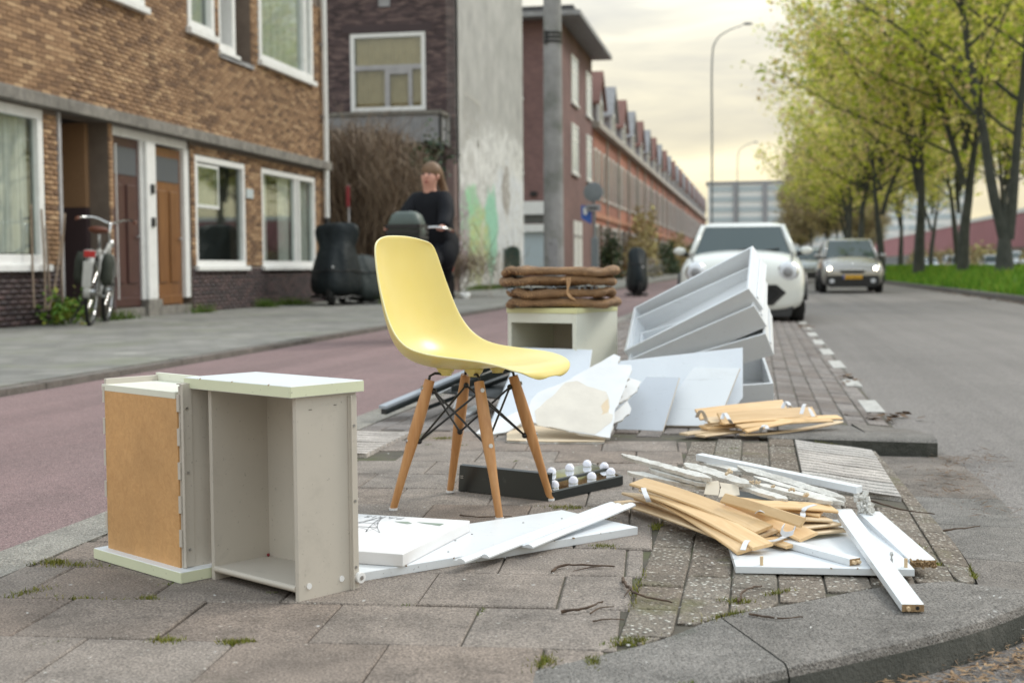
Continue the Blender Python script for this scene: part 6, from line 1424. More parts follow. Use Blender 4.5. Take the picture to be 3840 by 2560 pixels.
def leaves(centres, per, spread, size, seed, droop=0.3):
    rg = np.random.default_rng(seed); c = np.repeat(np.asarray(centres), per, 0); n = len(c)
    p = c+rg.normal(0, spread, (n, 3)); s_ = (size*rg.uniform(0.4, 1.0, n)**1.0*rg.choice([0.7, 1.0, 1.5], n))[:, None]
    a = rg.uniform(0, 2*np.pi, n); el = rg.normal(-droop, 0.5, n)
    d = np.stack([np.cos(a)*np.cos(el), np.sin(a)*np.cos(el), np.sin(el)], 1); r_ = rg.normal(0, 1, (n, 3)); w_ = np.cross(d, r_); w_ /= np.linalg.norm(w_, axis=1)[:, None]+1e-6
    V = np.stack([p-d*s_*0.5, p+w_*s_*0.40-d*s_*0.05, p+d*s_*0.55, p-w_*s_*0.40-d*s_*0.05], 1)
    return V.reshape(-1, 3), np.arange(n*4).reshape(-1, 4), rg.random(n)
def make_tree(limbs, r0, seed, per=20, size=0.20, leafmat='leaf', split=3.4, name='tree', dens=1.0, l1=(3.4, 5.2), k1=8, base=0.0):
    rg = random.Random(seed); mb = MB(); cent = []
    def grow(p, d, L, r_, lev, up_=0.12):
        n = max(4, int(L/0.55)); P, Rr = [p.copy()], [r_]; kids = []
        for k in range(n):
            d = (d+Vector((rg.uniform(-1, 1), rg.uniform(-1, 1), rg.uniform(-0.7, 0.9)))*(0.055 if lev == 0 else 0.14)+Vector((0, 0, up_*0.25 if lev < 2 else -0.02))).normalized()
            p = p+d*(L/n); P.append(p.copy()); Rr.append(max(0.006, r_*(1-0.78*(k+1)/n)))
            f_ = (k+1)/n
            if lev == 0 and p.z > split: kids.append((p.copy(), d.copy(), Rr[-1], f_))
            if lev == 1 and f_ > 0.2: kids.append((p.copy(), d.copy(), Rr[-1], f_))
            if lev == 2: cent.append(tuple(p))
        mb.tube(P, Rr, 8 if lev == 0 else (6 if lev == 1 else 4), cap=False)
        if lev == 0 and kids:
            for i in range(k1):
                q, dd, rr, f_ = kids[int(len(kids)*(i+rg.random())/k1) % len(kids)]; a = rg.uniform(0, 6.28)
                nd = (dd*0.35+Vector((math.cos(a), math.sin(a), rg.uniform(0.0, 0.6)))).normalized(); grow(q, nd, rg.uniform(*l1)*(1.1-0.45*f_), rr*0.45, 1)
            cent.append(tuple(p))
        if lev == 1:
            for (q, dd, rr, f_) in kids:
                for _ in range(2 if rg.random() < dens else 1):
                    a = rg.uniform(0, 6.28); nd = (dd*0.5+Vector((math.cos(a), math.sin(a), rg.uniform(-0.6, 0.5)))).normalized(); grow(q, nd, rg.uniform(0.8, 1.7), max(0.012, rr*0.5), 2)
    for (p, d, L, r_) in limbs: grow(Vector(p), Vector(d).normalized(), L, r_, 0)
    t = thing(name, (0, 0, 0), 'x', 'tree', 'trees on the central strip')
    # flared foot
    part('trunk', mb, 'bark', t, world=False, smooth=True, fix=False)
    V, F_, Pc = leaves(cent, per, 0.30, size, seed); Pc = (np.repeat(np.random.default_rng(seed).random(len(cent)), per)*0.75+Pc*0.35) % 1.0; o = fast_mesh('crown', V, F_, leafmat, t, Pc); return t
def foot(h, r0): return [((0, 0, -0.3), (0, 0, 1), h, r0)]
treeA = make_tree([((0, 0, -0.2), (0.02, 0, 1), 2.6, 0.36), ((-0.05, 0, 1.3), (-0.26, 0.05, 1.0), 12.0, 0.19), ((0.12, 0, 1.2), (0.10, 0.02, 1.0), 13.5, 0.17)], 0.4, 21, per=6, split=4.2, k1=14, l1=(5.0, 8.0))
treeB = make_tree([((0, 0, -0.2), (0.02, 0, 1), 6.4, 0.27), ((0, 0, 3.6), (-0.20, 0.1, 1), 9.5, 0.15), ((0.05, 0, 5.0), (0.12, -0.1, 1), 9.0, 0.15), ((0, 0, 5.0), (0.0, 0.25, 1), 8.0, 0.12)], 0.3, 7, per=7, split=4.4, k1=9, l1=(4.6, 7.4))
treeC = make_tree([((0, 0, -0.2), (0.02, 0.02, 1), 7.0, 0.24), ((0.05, 0, 3.2), (-0.32, 0.0, 1), 9.5, 0.13), ((0.1, 0, 5.5), (0.08, 0.1, 1), 9.0, 0.15), ((0.05, 0, 4.5), (0.3, 0.2, 1), 8.0, 0.11)], 0.26, 15, per=7, split=4.2, k1=10, l1=(4.6, 7.4))
treeD = make_tree([((0, 0, -0.2), (0.0, 0, 1), 5.0, 0.22), ((0, 0, 3.8), (-0.3, 0.2, 1), 8.0, 0.14), ((0, 0, 4.2), (0.3, 0, 1), 8.0, 0.14), ((0, 0, 4.6), (0, -0.3, 1), 7.0, 0.12)], 0.22, 33, per=9, leafmat='leaf_brown', split=3.2, k1=9, size=0.26)
spots = [(treeA, 8.1, 46.2, 0, 'double stemmed tree with the thickest trunk in front on the grass'), (treeC, 8.1, 55.5, 0.4, 'dark upright tree next behind the double stemmed one'),
         (treeB, 7.0, 60.5, 1.3, 'third tree along the front row on the grass'), (treeC, 6.7, 74.0, 2.6, 'fourth tree along the front row on the grass'), (treeB, 6.6, 88.0, 3.9, 'fifth tree along the front row on the grass'),
         (treeC, 6.8, 103.0, 5.1, 'sixth tree along the front row on the grass'), (treeC, 7.6, 120.0, 0.9, 'seventh tree along the front row on the grass'), (treeA, 8.4, 33.0, 0.6, 'near tree whose branches hang in at the top right corner'),
         (treeC, 13.6, 52.0, 2.0, 'first tree of the back row, behind the double stemmed one'), (treeB, 13.4, 66.0, 3.0, 'second tree of the back row'), (treeC, 13.8, 79.0, 4.2, 'third tree of the back row'), (treeB, 13.2, 92.0, 5.5, 'fourth tree of the back row'),
         (treeC, 13.4, 108.0, 0.2, 'fifth tree of the back row'), (treeB, 13.0, 126.0, 1.2, 'sixth tree of the back row'),
         (treeD, 6.8, 135.0, 0.0, 'first olive brown tree where the row grows distant'), (treeD, 8.6, 148.0, 1.0, 'second olive brown tree in the distance'), (treeD, 6.6, 165.0, 2.0, 'third olive brown tree in the distance'), (treeD, 9.5, 182.0, 3.0, 'fourth olive brown tree in the distance'),
         (treeD, 6.6, 205.0, 4.0, 'fifth olive brown tree in the distance'), (treeD, 12.0, 160.0, 5.0, 'olive brown tree of the distant back row'), (treeD, 14.0, 195.0, 0.5, 'last olive brown tree of the distant back row'), (treeD, 8.0, 235.0, 1.5, 'farthest olive brown tree before the apartment block'),
         (treeD, 20.0, 240.0, 2.5, 'far olive brown tree beside the apartment block')]
used = set()
for (pt, x, y, rz_, lab) in spots:
    mtx = Matrix.Translation((x, y, zmed(x, y)-0.05)) @ Matrix.Rotation(rz_, 4, 'Z') @ Matrix.Scale(1.0 if pt is treeA else random.uniform(0.92, 1.1), 4)
    if pt not in used: used.add(pt); pt.matrix_basis = mtx; WM[pt] = mtx; pt['label'] = lab
    else: dup(pt, mtx, lab)
# ================================================================== bushes
def shrub(name, label, c, rad, n, size, mat, seed, group=None, cat='shrub', stems=True):
    t = thing(name, c, label, cat, group); rg = np.random.default_rng(seed)
    u = rg.normal(0, 1, (n, 3)); u /= np.linalg.norm(u, axis=1)[:, None]; u[:, 2] = np.abs(u[:, 2]); q = rg.uniform(0.55, 1.0, (n, 1))**0.6
    cc = np.array(c)+u*q*np.array(rad)*(1+0.22*np.sin(u[:, :1]*7+u[:, 1:2]*5+seed)); V, F_, Pc = leaves(cc, 3, size*0.6, size, seed); fast_mesh('foliage', V, F_, mat, t, Pc)
    if stems:
        mb = MB()
        for k in range(6): a = rg.uniform(0, 6.28); mb.tube([Vector(c), Vector(c)+Vector((math.cos(a)*rad[0]*.3, math.sin(a)*rad[1]*.3, rad[2]*.5)), Vector(c)+Vector((math.cos(a)*rad[0]*.6, math.sin(a)*rad[1]*.6, rad[2]*.85))], [.03, .02, .008], 5)
        part('stems', mb, 'twig_brown', t)
    return t
bb = thing('bare_bush', (-8.7, 31, 0.03), 'big bare brown bush in the yard beside the brown brick house', 'bush')
rg = np.random.default_rng(12); n = 5200; V = []
a = rg.uniform(0, 2*np.pi, n); rr = np.sqrt(rg.random(n)); bx_ = -8.85+rr*np.cos(a)*1.2; by_ = 30.6+rr*np.sin(a)*1.0
tx = bx_+rg.normal(0, 1.0, n)+(bx_+8.85)*0.35; ty = by_+rg.normal(0, 0.8, n); tz = (2.4+1.65*rg.random(n)**0.6)*np.clip(1.14-((tx+9.1)/2.1)**2, 0.25, 1); w_ = rg.uniform(0.004, 0.011, n); ang = rg.uniform(0, 3.14, n)
z0 = rg.uniform(0.0, 2.4, n)*np.clip(tz/3.4, 0.2, 1)
P0 = np.stack([bx_, by_, z0], 1); P2 = np.stack([tx, ty, np.maximum(tz, z0+0.2)], 1); P1 = (P0+P2)/2+np.stack([rg.normal(0, 0.35, n), rg.normal(0, 0.3, n), rg.normal(0.15, 0.3, n)], 1); P3 = P2+np.stack([rg.normal(0, 0.5, n), rg.normal(0, 0.4, n), rg.normal(-0.15, 0.45, n)], 1)
wv_ = np.stack([np.cos(ang), np.sin(ang), np.zeros(n)], 1)*w_[:, None]
VV = np.stack([P0-wv_, P0+wv_, P1+wv_, P1-wv_, P2+wv_*0.7, P2-wv_*0.7, P3+wv_*0.3, P3-wv_*0.3], 1); ix = np.arange(n)[:, None]*8
FF = np.concatenate([ix+np.array([[0, 1, 2, 3]]), ix+np.array([[3, 2, 4, 5]]), ix+np.array([[5, 4, 6, 7]])])
fast_mesh('twigs', VV.reshape(-1, 3), FF, 'twig_mix', bb, np.concatenate([rg.random(n)]*3))
cl_ = rg.normal(0, 1, (60, 3))*np.array([0.35, 0.3, 0.35])+np.array([-7.9, 31.0, 3.35]); Vx, Fx, Px = leaves(cl_, 5, 0.12, 0.12, 4); fast_mesh('green_leaves', Vx, Fx, 'leaf_dark', bb, Px)
GH = 'shrubs in front of the terraced houses'
shrub('hedge_shrub', 'dark green upright evergreen by the first terraced house', (-7.9, 73.5, 0.03), (0.55, 0.6, 2.4), 500, 0.2, 'leaf_dark', 3, GH)
shrub('hedge_shrub', 'tall brownish shrub against the terraced houses', (-7.6, 92, 0.03), (1.1, 6.0, 4.6), 1100, 0.25, 'leaf_brown', 4, GH)
shrub('hedge_shrub', 'low green shrub further along the terraced houses', (-7.4, 112, 0.03), (1.0, 5.0, 2.6), 600, 0.25, 'leaf_dark', 5, GH)
shrub('hedge_shrub', 'olive shrub before the middle of the terrace', (-7.4, 130, 0.03), (1.0, 6.0, 3.6), 700, 0.3, 'leaf_brown', 6, GH)
shrub('hedge_shrub', 'dark shrub near the parked white car', (-7.0, 150, 0.03), (1.2, 8.0, 3.2), 700, 0.3, 'leaf_dark', 7, GH)
for k, (x, y, r_) in enumerate([(24, 150, 4), (25, 185, 4), (26, 215, 5), (24.5, 118, 3.5)]):
    shrub('park_bush', ORD[k]+' bush along the pavement before the red hall', (x, y, 0), (3, 6, r_*0.6), 700, 0.4, 'leaf_brown', 30+k, 'bushes before the red hall')
cp = thing('climbing_plant', (-8.75, 15.75, 0.03), 'climbing plant with bare canes and fresh leaves at the foot of the wall', 'plant')
for (pa, pb, pc_) in (((-8.75,15.7256,0.289), (-8.85,15.9129,0.848), (-8.9,16.1133,1.4746)), ((-8.75,15.2979,0.236), (-8.9,15.5717,0.8473), (-8.92,15.568,1.5089)), ((-8.75,15.4335,0.2316), (-8.88,15.6258,0.7365), (-8.92,15.6617,1.2915)), ((-8.75,15.0444,0.2658), (-8.9,15.2867,0.7377), (-8.92,15.3233,1.5529)), ((-8.72,15.318,0.2353), (-8.8,15.6705,0.6246), (-8.88,15.9846,1.1874))):
    part('cane', MB().tube(arcpts([pa, pb, pc_], 6), 0.014, 6), 'twig_brown', cp, smooth=True)
rg = np.random.default_rng(5); cl_ = rg.normal(0, 1, (70, 3))*np.array([0.12, 0.22, 0.10])+np.array([-8.72, 15.75, 0.20]); cl_[:, 2] = np.abs(cl_[:, 2]-0.03)+0.04
Vx, Fx, Px = leaves(cl_, 6, 0.05, 0.085, 4, 0.0); fast_mesh('foliage', Vx, Fx, 'leaf_fresh', cp, Px)

# ================================================================== vehicles
pm('car_white', (0.70, 0.71, 0.67), (0.68, 0.69, 0.65), 1, 0.25, coat=0.6); pm('car_brown', (0.36, 0.35, 0.335), (0.33, 0.32, 0.305), 1, 0.25, metal=0.6, coat=0.8)
pm('car_silver', (0.40, 0.43, 0.45), (0.38, 0.41, 0.43), 1, 0.25, metal=0.5, coat=0.6); pm('tyre', (0.018, 0.018, 0.018), (0.012, 0.012, 0.012), 20, 0.85); pm('black_trim', (0.014, 0.014, 0.015), (0.01, 0.01, 0.011), 5, 0.5)
pm('plate_yellow', (0.70, 0.38, 0.02), (0.66, 0.35, 0.02), 5, 0.5); pm('chrome', (0.7, 0.7, 0.7), (0.6, 0.6, 0.6), 5, 0.12, metal=1.0); pm('lens_white', (0.72, 0.74, 0.78), (0.62, 0.64, 0.68), 12, 0.1, coat=1.0)
m, nt, b = new_mat('car_glass'); b.inputs['Base Color'].default_value = (0.035, 0.055, 0.055, 1); b.inputs['Roughness'].default_value = 0.04; b.inputs['Specular IOR Level'].default_value = 0.5
m, nt, b = new_mat('lit_lamp'); b.inputs['Base Color'].default_value = (0.9, 0.85, 0.7, 1); b.inputs['Emission Color'].default_value = (1.0, 0.86, 0.62, 1); b.inputs['Emission Strength'].default_value = 14.0
def car(name, label, loc, paint, secs, gh, lights, grille, wheels, rot=0.0, lit=False, plate=None, skirt=True, group='cars on the road'):
    t = thing(name, loc, label, 'car', group, rot=(0, 0, rot)); S_ = []
    for (y, w_, zb_, zt, cr_) in secs:
        half = [(0, zb_), (w_*0.75, zb_), (w_*0.96, zb_+0.06), (w_, zb_+(zt-zb_)*0.35), (w_*1.0, zb_+(zt-zb_)*0.62), (w_*0.965, zt-(zt-zb_)*0.12), (w_*0.84, zt), (w_*0.45, zt+cr_*0.8), (0, zt+cr_)]
        S_.append([(x, y, z) for x, z in half]+[(-x, y, z) for x, z in half[-2:0:-1]])
    part('body', MB().loft(S_), paint, t, world=False, smooth=True, sub=1)
    hs_ = [q for q in secs if 0.1 < q[0] < 1.1]
    for s_ in (-1, 1):
        part('shut_line', MB().tube([(s_*q[1]*0.80, q[0], q[3]+0.012) for q in hs_], 0.009, 5), 'black_trim', t, world=False)
        part('arch_trim', MB().tube([(s_*(wheels[0][0]+0.112), wheels[0][1]+(wheels[0][2]+0.055)*math.cos(a), wheels[0][2]+(wheels[0][2]+0.055)*math.sin(a)) for a in [math.pi*k/14 for k in range(15)]], 0.03, 6), 'black_trim', t, world=False)
    part('wiper', MB().tube([(-0.45, gh[0][1]+0.02, gh[0][3]+0.02), (0.05, gh[0][1]+0.09, gh[0][3]+0.075)], 0.010, 5), 'black_trim', t, world=False)
    part('wiper', MB().tube([(0.02, gh[0][1]+0.0, gh[0][3]+0.02), (0.52, gh[0][1]+0.09, gh[0][3]+0.075)], 0.010, 5), 'black_trim', t, world=False)
    part('badge', MB().ball((0, secs[2][0]-0.02, secs[2][3]+0.0), 0.04, 10, 6, (1.6, 0.4, 0.6)), 'chrome', t, world=False, smooth=True)
    (w1, f1, r1, z1), (w2, f2, r2, z2), (w3, f3, r3, z3) = gh
    def ring(w_, f_, r_, z): return [(-w_*0.86, f_, z), (w_*0.86, f_, z), (w_, f_+0.12, z), (w_, r_-0.1, z), (w_*0.86, r_, z), (-w_*0.86, r_, z), (-w_, r_-0.1, z), (-w_, f_+0.12, z)]
    part('windows', MB().loft([ring(w1, f1, r1, z1), ring(w2, f2, r2, z2)]), 'car_glass', t, world=False)
    part('roof', MB().loft([ring(w2*1.02, f2-0.02, r2+0.02, z2-0.02), ring(w2*0.98, f2+0.05, r2-0.05, z2+0.03), ring(w3, f3, r3, z3)]), paint, t, world=False, smooth=True, bevel=0.01)
    for s_ in (-1, 1):
        part('pillar', MB().tube([(s_*w1*0.93, f1+0.03, z1), (s_*w2*0.94, f2+0.04, z2)], 0.045, 8), paint, t, world=False, smooth=True)
        part('pillar', MB().tube([(s_*w1*0.97, r1-0.12, z1), (s_*w2*0.97, r2-0.12, z2)], 0.06, 8), paint, t, world=False, smooth=True)
        mr = part('mirror', MB().ball((s_*(w1+0.13), f1+0.30, z1+0.05), 0.085, 10, 7, (1.1, 0.55, 0.7)), paint, t, world=False, smooth=True)
        part('mirror_foot', MB().tube([(s_*(w1+0.0), f1+0.34, z1), (s_*(w1+0.12), f1+0.32, z1+0.02)], 0.03, 6), 'black_trim', mr, world=False)
        lx, ly, lz, lr, sc = lights
        hl = part('headlight', MB().ball((s_*lx, ly+0.03, lz), lr, 18, 10, (sc, 0.5, 1)), 'chrome', t, world=False, smooth=True)
        part('lens', MB().ball((s_*lx, ly, lz), lr*0.86, 18, 10, (sc, 0.5, 1)), 'lens_white', hl, world=False, smooth=True)
        part('lamp', MB().ball((s_*lx, ly-lr*0.36, lz), lr*0.45, 12, 8, (1, 0.5, 1)), 'lit_lamp' if lit else 'zinc', hl, world=False, smooth=True)
    for (x, y, r_) in wheels:
        for s_ in (-1, 1):
            c = (s_*x, y, r_); wh = part('wheel', MB().lathe([(r_*0.62, -0.1), (r_*0.93, -0.1), (r_, -0.06), (r_, 0.06), (r_*0.93, 0.1), (r_*0.62, 0.1)], 24, c, 'X'), 'tyre', t, world=False, angle=40)
            part('rim', MB().lathe([(0.05, -0.085), (r_*0.6, -0.09), (r_*0.62, 0.09), (0.05, 0.085)], 20, c, 'X'), 'chrome', wh, world=False, angle=40)
    for (nm, mt, poly, dp) in grille: part(nm, MB().prism(poly, (0, dp, 0)), mt, t, world=False, bevel=0.008)
    if plate:
        px, py, pz = plate; pp = part('number_plate', MB().mm((px-0.26, py, pz-0.055), (px+0.26, py-0.012, pz+0.055)), 'plate_yellow', t, world=False)
        part('plate_band', MB().mm((px-0.26, py-0.0125, pz-0.053), (px-0.215, py-0.014, pz+0.053)), 'sign_blue', pp, world=False)
        mb = MB()
        for k, x in enumerate((-0.16, -0.10, -0.01, 0.05, 0.11, 0.19)): mb.mm((px+x-0.018, py-0.0125, pz-0.032), (px+x-0.006, py-0.014, pz+0.032)); mb.mm((px+x-0.006, py-0.0125, pz+(0.018 if k % 2 else -0.032)), (px+x+0.016, py-0.014, pz+(0.032 if k % 2 else -0.018)))
        part('plate_marks', mb, 'black_trim', pp, world=False)
    return t
hexg = [(-0.47, -0.012, 0.53), (0.47, -0.012, 0.53), (0.60, 0.0, 0.42), (0.42, -0.012, 0.25), (-0.42, -0.012, 0.25), (-0.60, 0.0, 0.42)]
hexi = [(x*0.86, y-0.02, 0.39+(z-0.39)*0.8) for x, y, z in hexg]
car('parked_car', 'white hatchback with round headlights parked behind the heap', (-0.19, 18.4, -0.07), 'car_white',
    [(0.0, 0.60, 0.20, 0.58, 0.02), (0.03, 0.74, 0.17, 0.70, 0.03), (0.12, 0.83, 0.16, 0.81, 0.05), (0.32, 0.862, 0.16, 0.89, 0.07), (0.62, 0.865, 0.16, 0.935, 0.075), (1.0, 0.865, 0.16, 0.97, 0.06), (2.0, 0.865, 0.16, 0.98, 0.02), (2.9, 0.862, 0.16, 0.98, 0.02), (3.5, 0.84, 0.18, 0.95, 0.02), (3.75, 0.78, 0.2, 0.86, 0.0), (3.84, 0.66, 0.26, 0.66, 0.0)],
    ((0.775, 0.92, 3.55, 0.955), (0.615, 1.52, 3.30, 1.36), (0.48, 1.72, 3.10, 1.425)), (0.62, 0.055, 0.70, 0.15, 0.98),
    [('grille', 'black_trim', hexg, 0.03), ('grille_mesh', 'tyre', hexi, 0.02), ('lower_lip', 'black_trim', [(-0.66, 0.02, 0.09), (0.66, 0.02, 0.09), (0.70, 0.04, 0.23), (-0.70, 0.04, 0.23)], 0.3), ('side_vent', 'black_trim', [(0.69, 0.035, 0.30), (0.715, 0.05, 0.30), (0.715, 0.05, 0.47), (0.69, 0.035, 0.47)], 0.05), ('side_vent', 'black_trim', [(-0.69, 0.035, 0.30), (-0.715, 0.05, 0.30), (-0.715, 0.05, 0.47), (-0.69, 0.035, 0.47)], 0.05),
     ('sill_trim', 'black_trim', [(-0.872, 0.55, 0.12), (0.872, 0.55, 0.12), (0.872, 0.55, 0.27), (-0.872, 0.55, 0.27)], 2.7)],
    [(0.755, 0.68, 0.31), (0.755, 3.18, 0.31)])
mpv = [(0.0, 0.60, 0.24, 0.60, 0.02), (0.04, 0.76, 0.20, 0.74, 0.03), (0.14, 0.84, 0.19, 0.82, 0.05), (0.45, 0.862, 0.19, 0.93, 0.08), (0.95, 0.865, 0.19, 1.03, 0.05), (2.0, 0.865, 0.19, 1.04, 0.02), (3.2, 0.862, 0.19, 1.05, 0.02), (3.9, 0.83, 0.22, 1.0, 0.0), (4.1, 0.74, 0.26, 0.8, 0.0)]
mgh = ((0.79, 0.86, 4.0, 1.01), (0.64, 1.62, 3.75, 1.50), (0.50, 1.85, 3.5, 1.565))
mgr = [('grille', 'black_trim', [(-0.36, -0.012, 0.66), (0.36, -0.012, 0.66), (0.30, -0.012, 0.56), (-0.30, -0.012, 0.56)], 0.03), ('grille_bar', 'chrome', [(-0.38, -0.02, 0.67), (0.38, -0.02, 0.67), (0.38, -0.02, 0.645), (-0.38, -0.02, 0.645)], 0.02), ('bumper', 'black_trim', [(-0.70, 0.0, 0.50), (0.70, 0.0, 0.50), (0.74, 0.0, 0.30), (0.62, 0.0, 0.18), (-0.62, 0.0, 0.18), (-0.74, 0.0, 0.30)], 0.06), ('fog_lamp', 'lens_white', [(0.50, -0.01, 0.40), (0.62, -0.01, 0.40), (0.62, -0.01, 0.30), (0.50, -0.01, 0.30)], 0.02), ('fog_lamp', 'lens_white', [(-0.50, -0.01, 0.40), (-0.62, -0.01, 0.40), (-0.62, -0.01, 0.30), (-0.50, -0.01, 0.30)], 0.02)]
mwh = [(0.77, 0.80, 0.315), (0.77, 3.35, 0.315)]
car('oncoming_car', 'dark car with lit headlights and yellow number plate driving closer', (2.66, 38.2, -0.078), 'car_brown', mpv, mgh, (0.62, 0.10, 0.68, 0.13, 1.2), mgr, mwh, lit=True, plate=(0.0, -0.02, 0.46))
c3 = car('oncoming_car', 'pale silver car half hidden behind the dark one', (2.35, 62.0, -0.078), 'car_silver', mpv, mgh, (0.62, 0.10, 0.70, 0.12, 1.3), mgr, mwh)
for k, (x, y, rz_, s_) in enumerate([(21.6, 104, 0, 1.0), (21.6, 118, 0, 1.15), (21.6, 133, math.pi, 1.0), (21.5, 152, 0, 1.1), (18.0, 128, math.pi, 1.0), (21.6, 172, 0, 1.0)]):
    dup(c3, Matrix.Translation((x, y, -0.04)) @ Matrix.Rotation(rz_, 4, 'Z') @ Matrix.Scale(s_, 4), 'silver car beyond the grass strip, ' + ORD[k] + ' from the double stemmed tree')
# ================================================================== bicycles
pm('cover_olive', (0.05, 0.055, 0.045), (0.035, 0.04, 0.032), 9, 0.8, spec=0.2); pm('bike_white', (0.50, 0.50, 0.48), (0.40, 0.40, 0.385), 9, 0.35); pm('saddle_brown', (0.17, 0.055, 0.03), (0.12, 0.04, 0.022), 20, 0.45); pm('reflector_red', (0.45, 0.01, 0.015), (0.4, 0.01, 0.012), 20, 0.25)
def bicycle(label, mtx, frame='bike_white', group=None, crate=False, guard='bike_white', name='bicycle', panniers=False):
    """rear hub above the origin, front wheel along +X"""
    t = thing(name, (0, 0, 0), label, 'bicycle', group); t.matrix_basis = mtx; WM[t] = mtx; r_ = 0.345; wb_ = 1.10
    for x in (0.0, wb_):
        P = [(x+r_*math.cos(q), 0, r_+0.01+r_*math.sin(q)) for q in [2*math.pi*k/36 for k in range(36)]]; wh = part('wheel', MB().tube(P, 0.022, 8, closed=True), 'tyre', t, world=False, smooth=True)
        P2 = [(x+(r_-0.03)*math.cos(q), 0, r_+0.01+(r_-0.03)*math.sin(q)) for q in [2*math.pi*k/36 for k in range(36)]]; part('rim', MB().tube(P2, 0.010, 6, closed=True), 'chrome', wh, world=False, smooth=True)
        mb = MB()
        for k in range(18): q = 2*math.pi*k/18; mb.tube([(x, 0.02*(-1)**k, r_+0.01), (x+(r_-0.03)*math.cos(q), 0, r_+0.01+(r_-0.03)*math.sin(q))], 0.0018, 4)
        mb.tube([(x, -0.05, r_+0.01), (x, 0.05, r_+0.01)], 0.022, 10); part('spokes', mb, 'chrome', wh, world=False)
        a0, a1 = (0.15*math.pi, 1.05*math.pi) if x == 0 else (0.12*math.pi, 0.85*math.pi)
        P3 = [(x+(r_+0.035)*math.cos(a0+(a1-a0)*k/16), 0, r_+0.01+(r_+0.035)*math.sin(a0+(a1-a0)*k/16)) for k in range(17)]; part('mudguard', MB().tube(P3, 0.032, 8, sq=(1.0, 0.35)), guard, t, world=False, smooth=True)
    bbk = (0.46, 0, 0.30); hd = (0.93, 0, 0.86); hl = (0.96, 0, 0.66); st_ = (0.27, 0, 0.80)
    mb = MB(); mb.tube([st_, bbk], 0.017, 8); mb.tube([bbk, hl], 0.019, 8); mb.tube([(0.33, 0, 0.62), hd], 0.016, 8); mb.tube([hl, hd], 0.021, 8)
    for s_ in (-0.05, 0.05): mb.tube([(0.44, s_*0.6, 0.30), (0, s_, 0.355)], 0.010, 6); mb.tube([(0.29, s_*0.4, 0.74), (0, s_, 0.355)], 0.009, 6); mb.tube([(0.965, s_*0.9, 0.66), (wb_, s_, 0.355)], 0.013, 6)
    part('frame', mb, frame, t, world=False, smooth=True)
    mb = MB(); mb.tube([(0.29, 0, 0.75), (0.235, 0, 0.96)], 0.014, 8); part('seat_post', mb, 'chrome', t, world=False)
    mb = MB().loft([[(x, w_*math.cos(q), z+h*math.sin(q)) for q in [2*math.pi*k/12 for k in range(12)]] for x, w_, z, h in ((0.07, 0.02, 0.995, 0.012), (0.09, 0.095, 0.995, 0.03), (0.16, 0.105, 0.985, 0.04), (0.24, 0.07, 0.98, 0.035), (0.33, 0.03, 0.985, 0.025), (0.37, 0.012, 0.98, 0.012))]); part('saddle', mb, 'saddle_brown', t, world=False, smooth=True)
    mb = MB().tube(arcpts([(0.62, 0.30, 1.10), (0.78, 0.29, 1.12), (0.90, 0.16, 1.13), (0.92, 0.0, 1.08), (0.90, -0.16, 1.13), (0.78, -0.29, 1.12), (0.62, -0.30, 1.10)], 6), 0.012, 8); mb.tube([(0.93, 0, 0.84), (0.915, 0, 1.09)], 0.014, 8); hb_ = part('handlebar', mb, 'chrome', t, world=False, smooth=True)
    for s_ in (-1, 1): part('grip', MB().tube([(0.58, s_*0.30, 1.098), (0.70, s_*0.295, 1.112)], 0.018, 8), 'saddle_brown', hb_, world=False)
    part('head_lamp', MB().ball((1.0, 0, 0.86), 0.05, 10, 8), 'chrome', t, world=False, smooth=True)
    mb = MB()
    for s_ in (-0.06, 0.06): mb.tube([(-0.28, s_, 0.765), (0.22, s_, 0.775)], 0.007, 6); mb.tube([(-0.12, s_, 0.765), (0, s_, 0.36)], 0.006, 6)
    for x in (-0.28, -0.1, 0.1): mb.tube([(x, -0.06, 0.768), (x, 0.06, 0.768)], 0.006, 6)
    cr_ = part('carrier', mb, frame, t, world=False)
    part('rear_light', MB().mm((-0.325, -0.055, 0.70), (-0.295, 0.055, 0.765)), 'reflector_red', cr_, world=False, bevel=0.006)
    part('number_guard', MB().mm((-0.39, -0.045, 0.40), (-0.375, 0.045, 0.66)), guard, cr_, world=False, bevel=0.01)
    mb = MB(); mb.tube([(0.46, -0.09, 0.30), (0.46, 0.09, 0.30)], 0.014, 8); mb.tube([(0.46, 0.085, 0.30), (0.56, 0.085, 0.17)], 0.010, 6); mb.tube([(0.46, -0.085, 0.30), (0.36, -0.085, 0.43)], 0.010, 6)
    ck = part('crank', mb, 'chrome', t, world=False)
    for (x, y, z) in ((0.56, 0.13, 0.17), (0.36, -0.13, 0.43)): part('pedal', MB().box((x, y, z), (0.09, 0.08, 0.02)), 'black_trim', ck, world=False)
    part('chain_case', MB().prism([(-0.05, 0.055, 0.30), (0.56, 0.055, 0.24), (0.58, 0.055, 0.36), (-0.05, 0.055, 0.42)], (0, 0.02, 0)), 'black_trim', t, world=False, bevel=0.006)
    part('kickstand', MB().tube([(0.06, 0.06, 0.30), (0.02, 0.20, 0.02)], 0.009, 6), 'black_trim', t, world=False)
    if panniers:
        for s_ in (-1, 1): part('pannier', MB().loft([[(0.02+a*math.cos(q), s_*(0.13+0.06*w_*math.sin(q)), z) for q in [2*math.pi*k/12 for k in range(12)]] for z, a, w_ in ((0.42, 0.12, 0.7), (0.50, 0.15, 1.1), (0.66, 0.15, 1.0), (0.75, 0.13, 0.6))]), 'cover_olive', t, world=False, smooth=True)
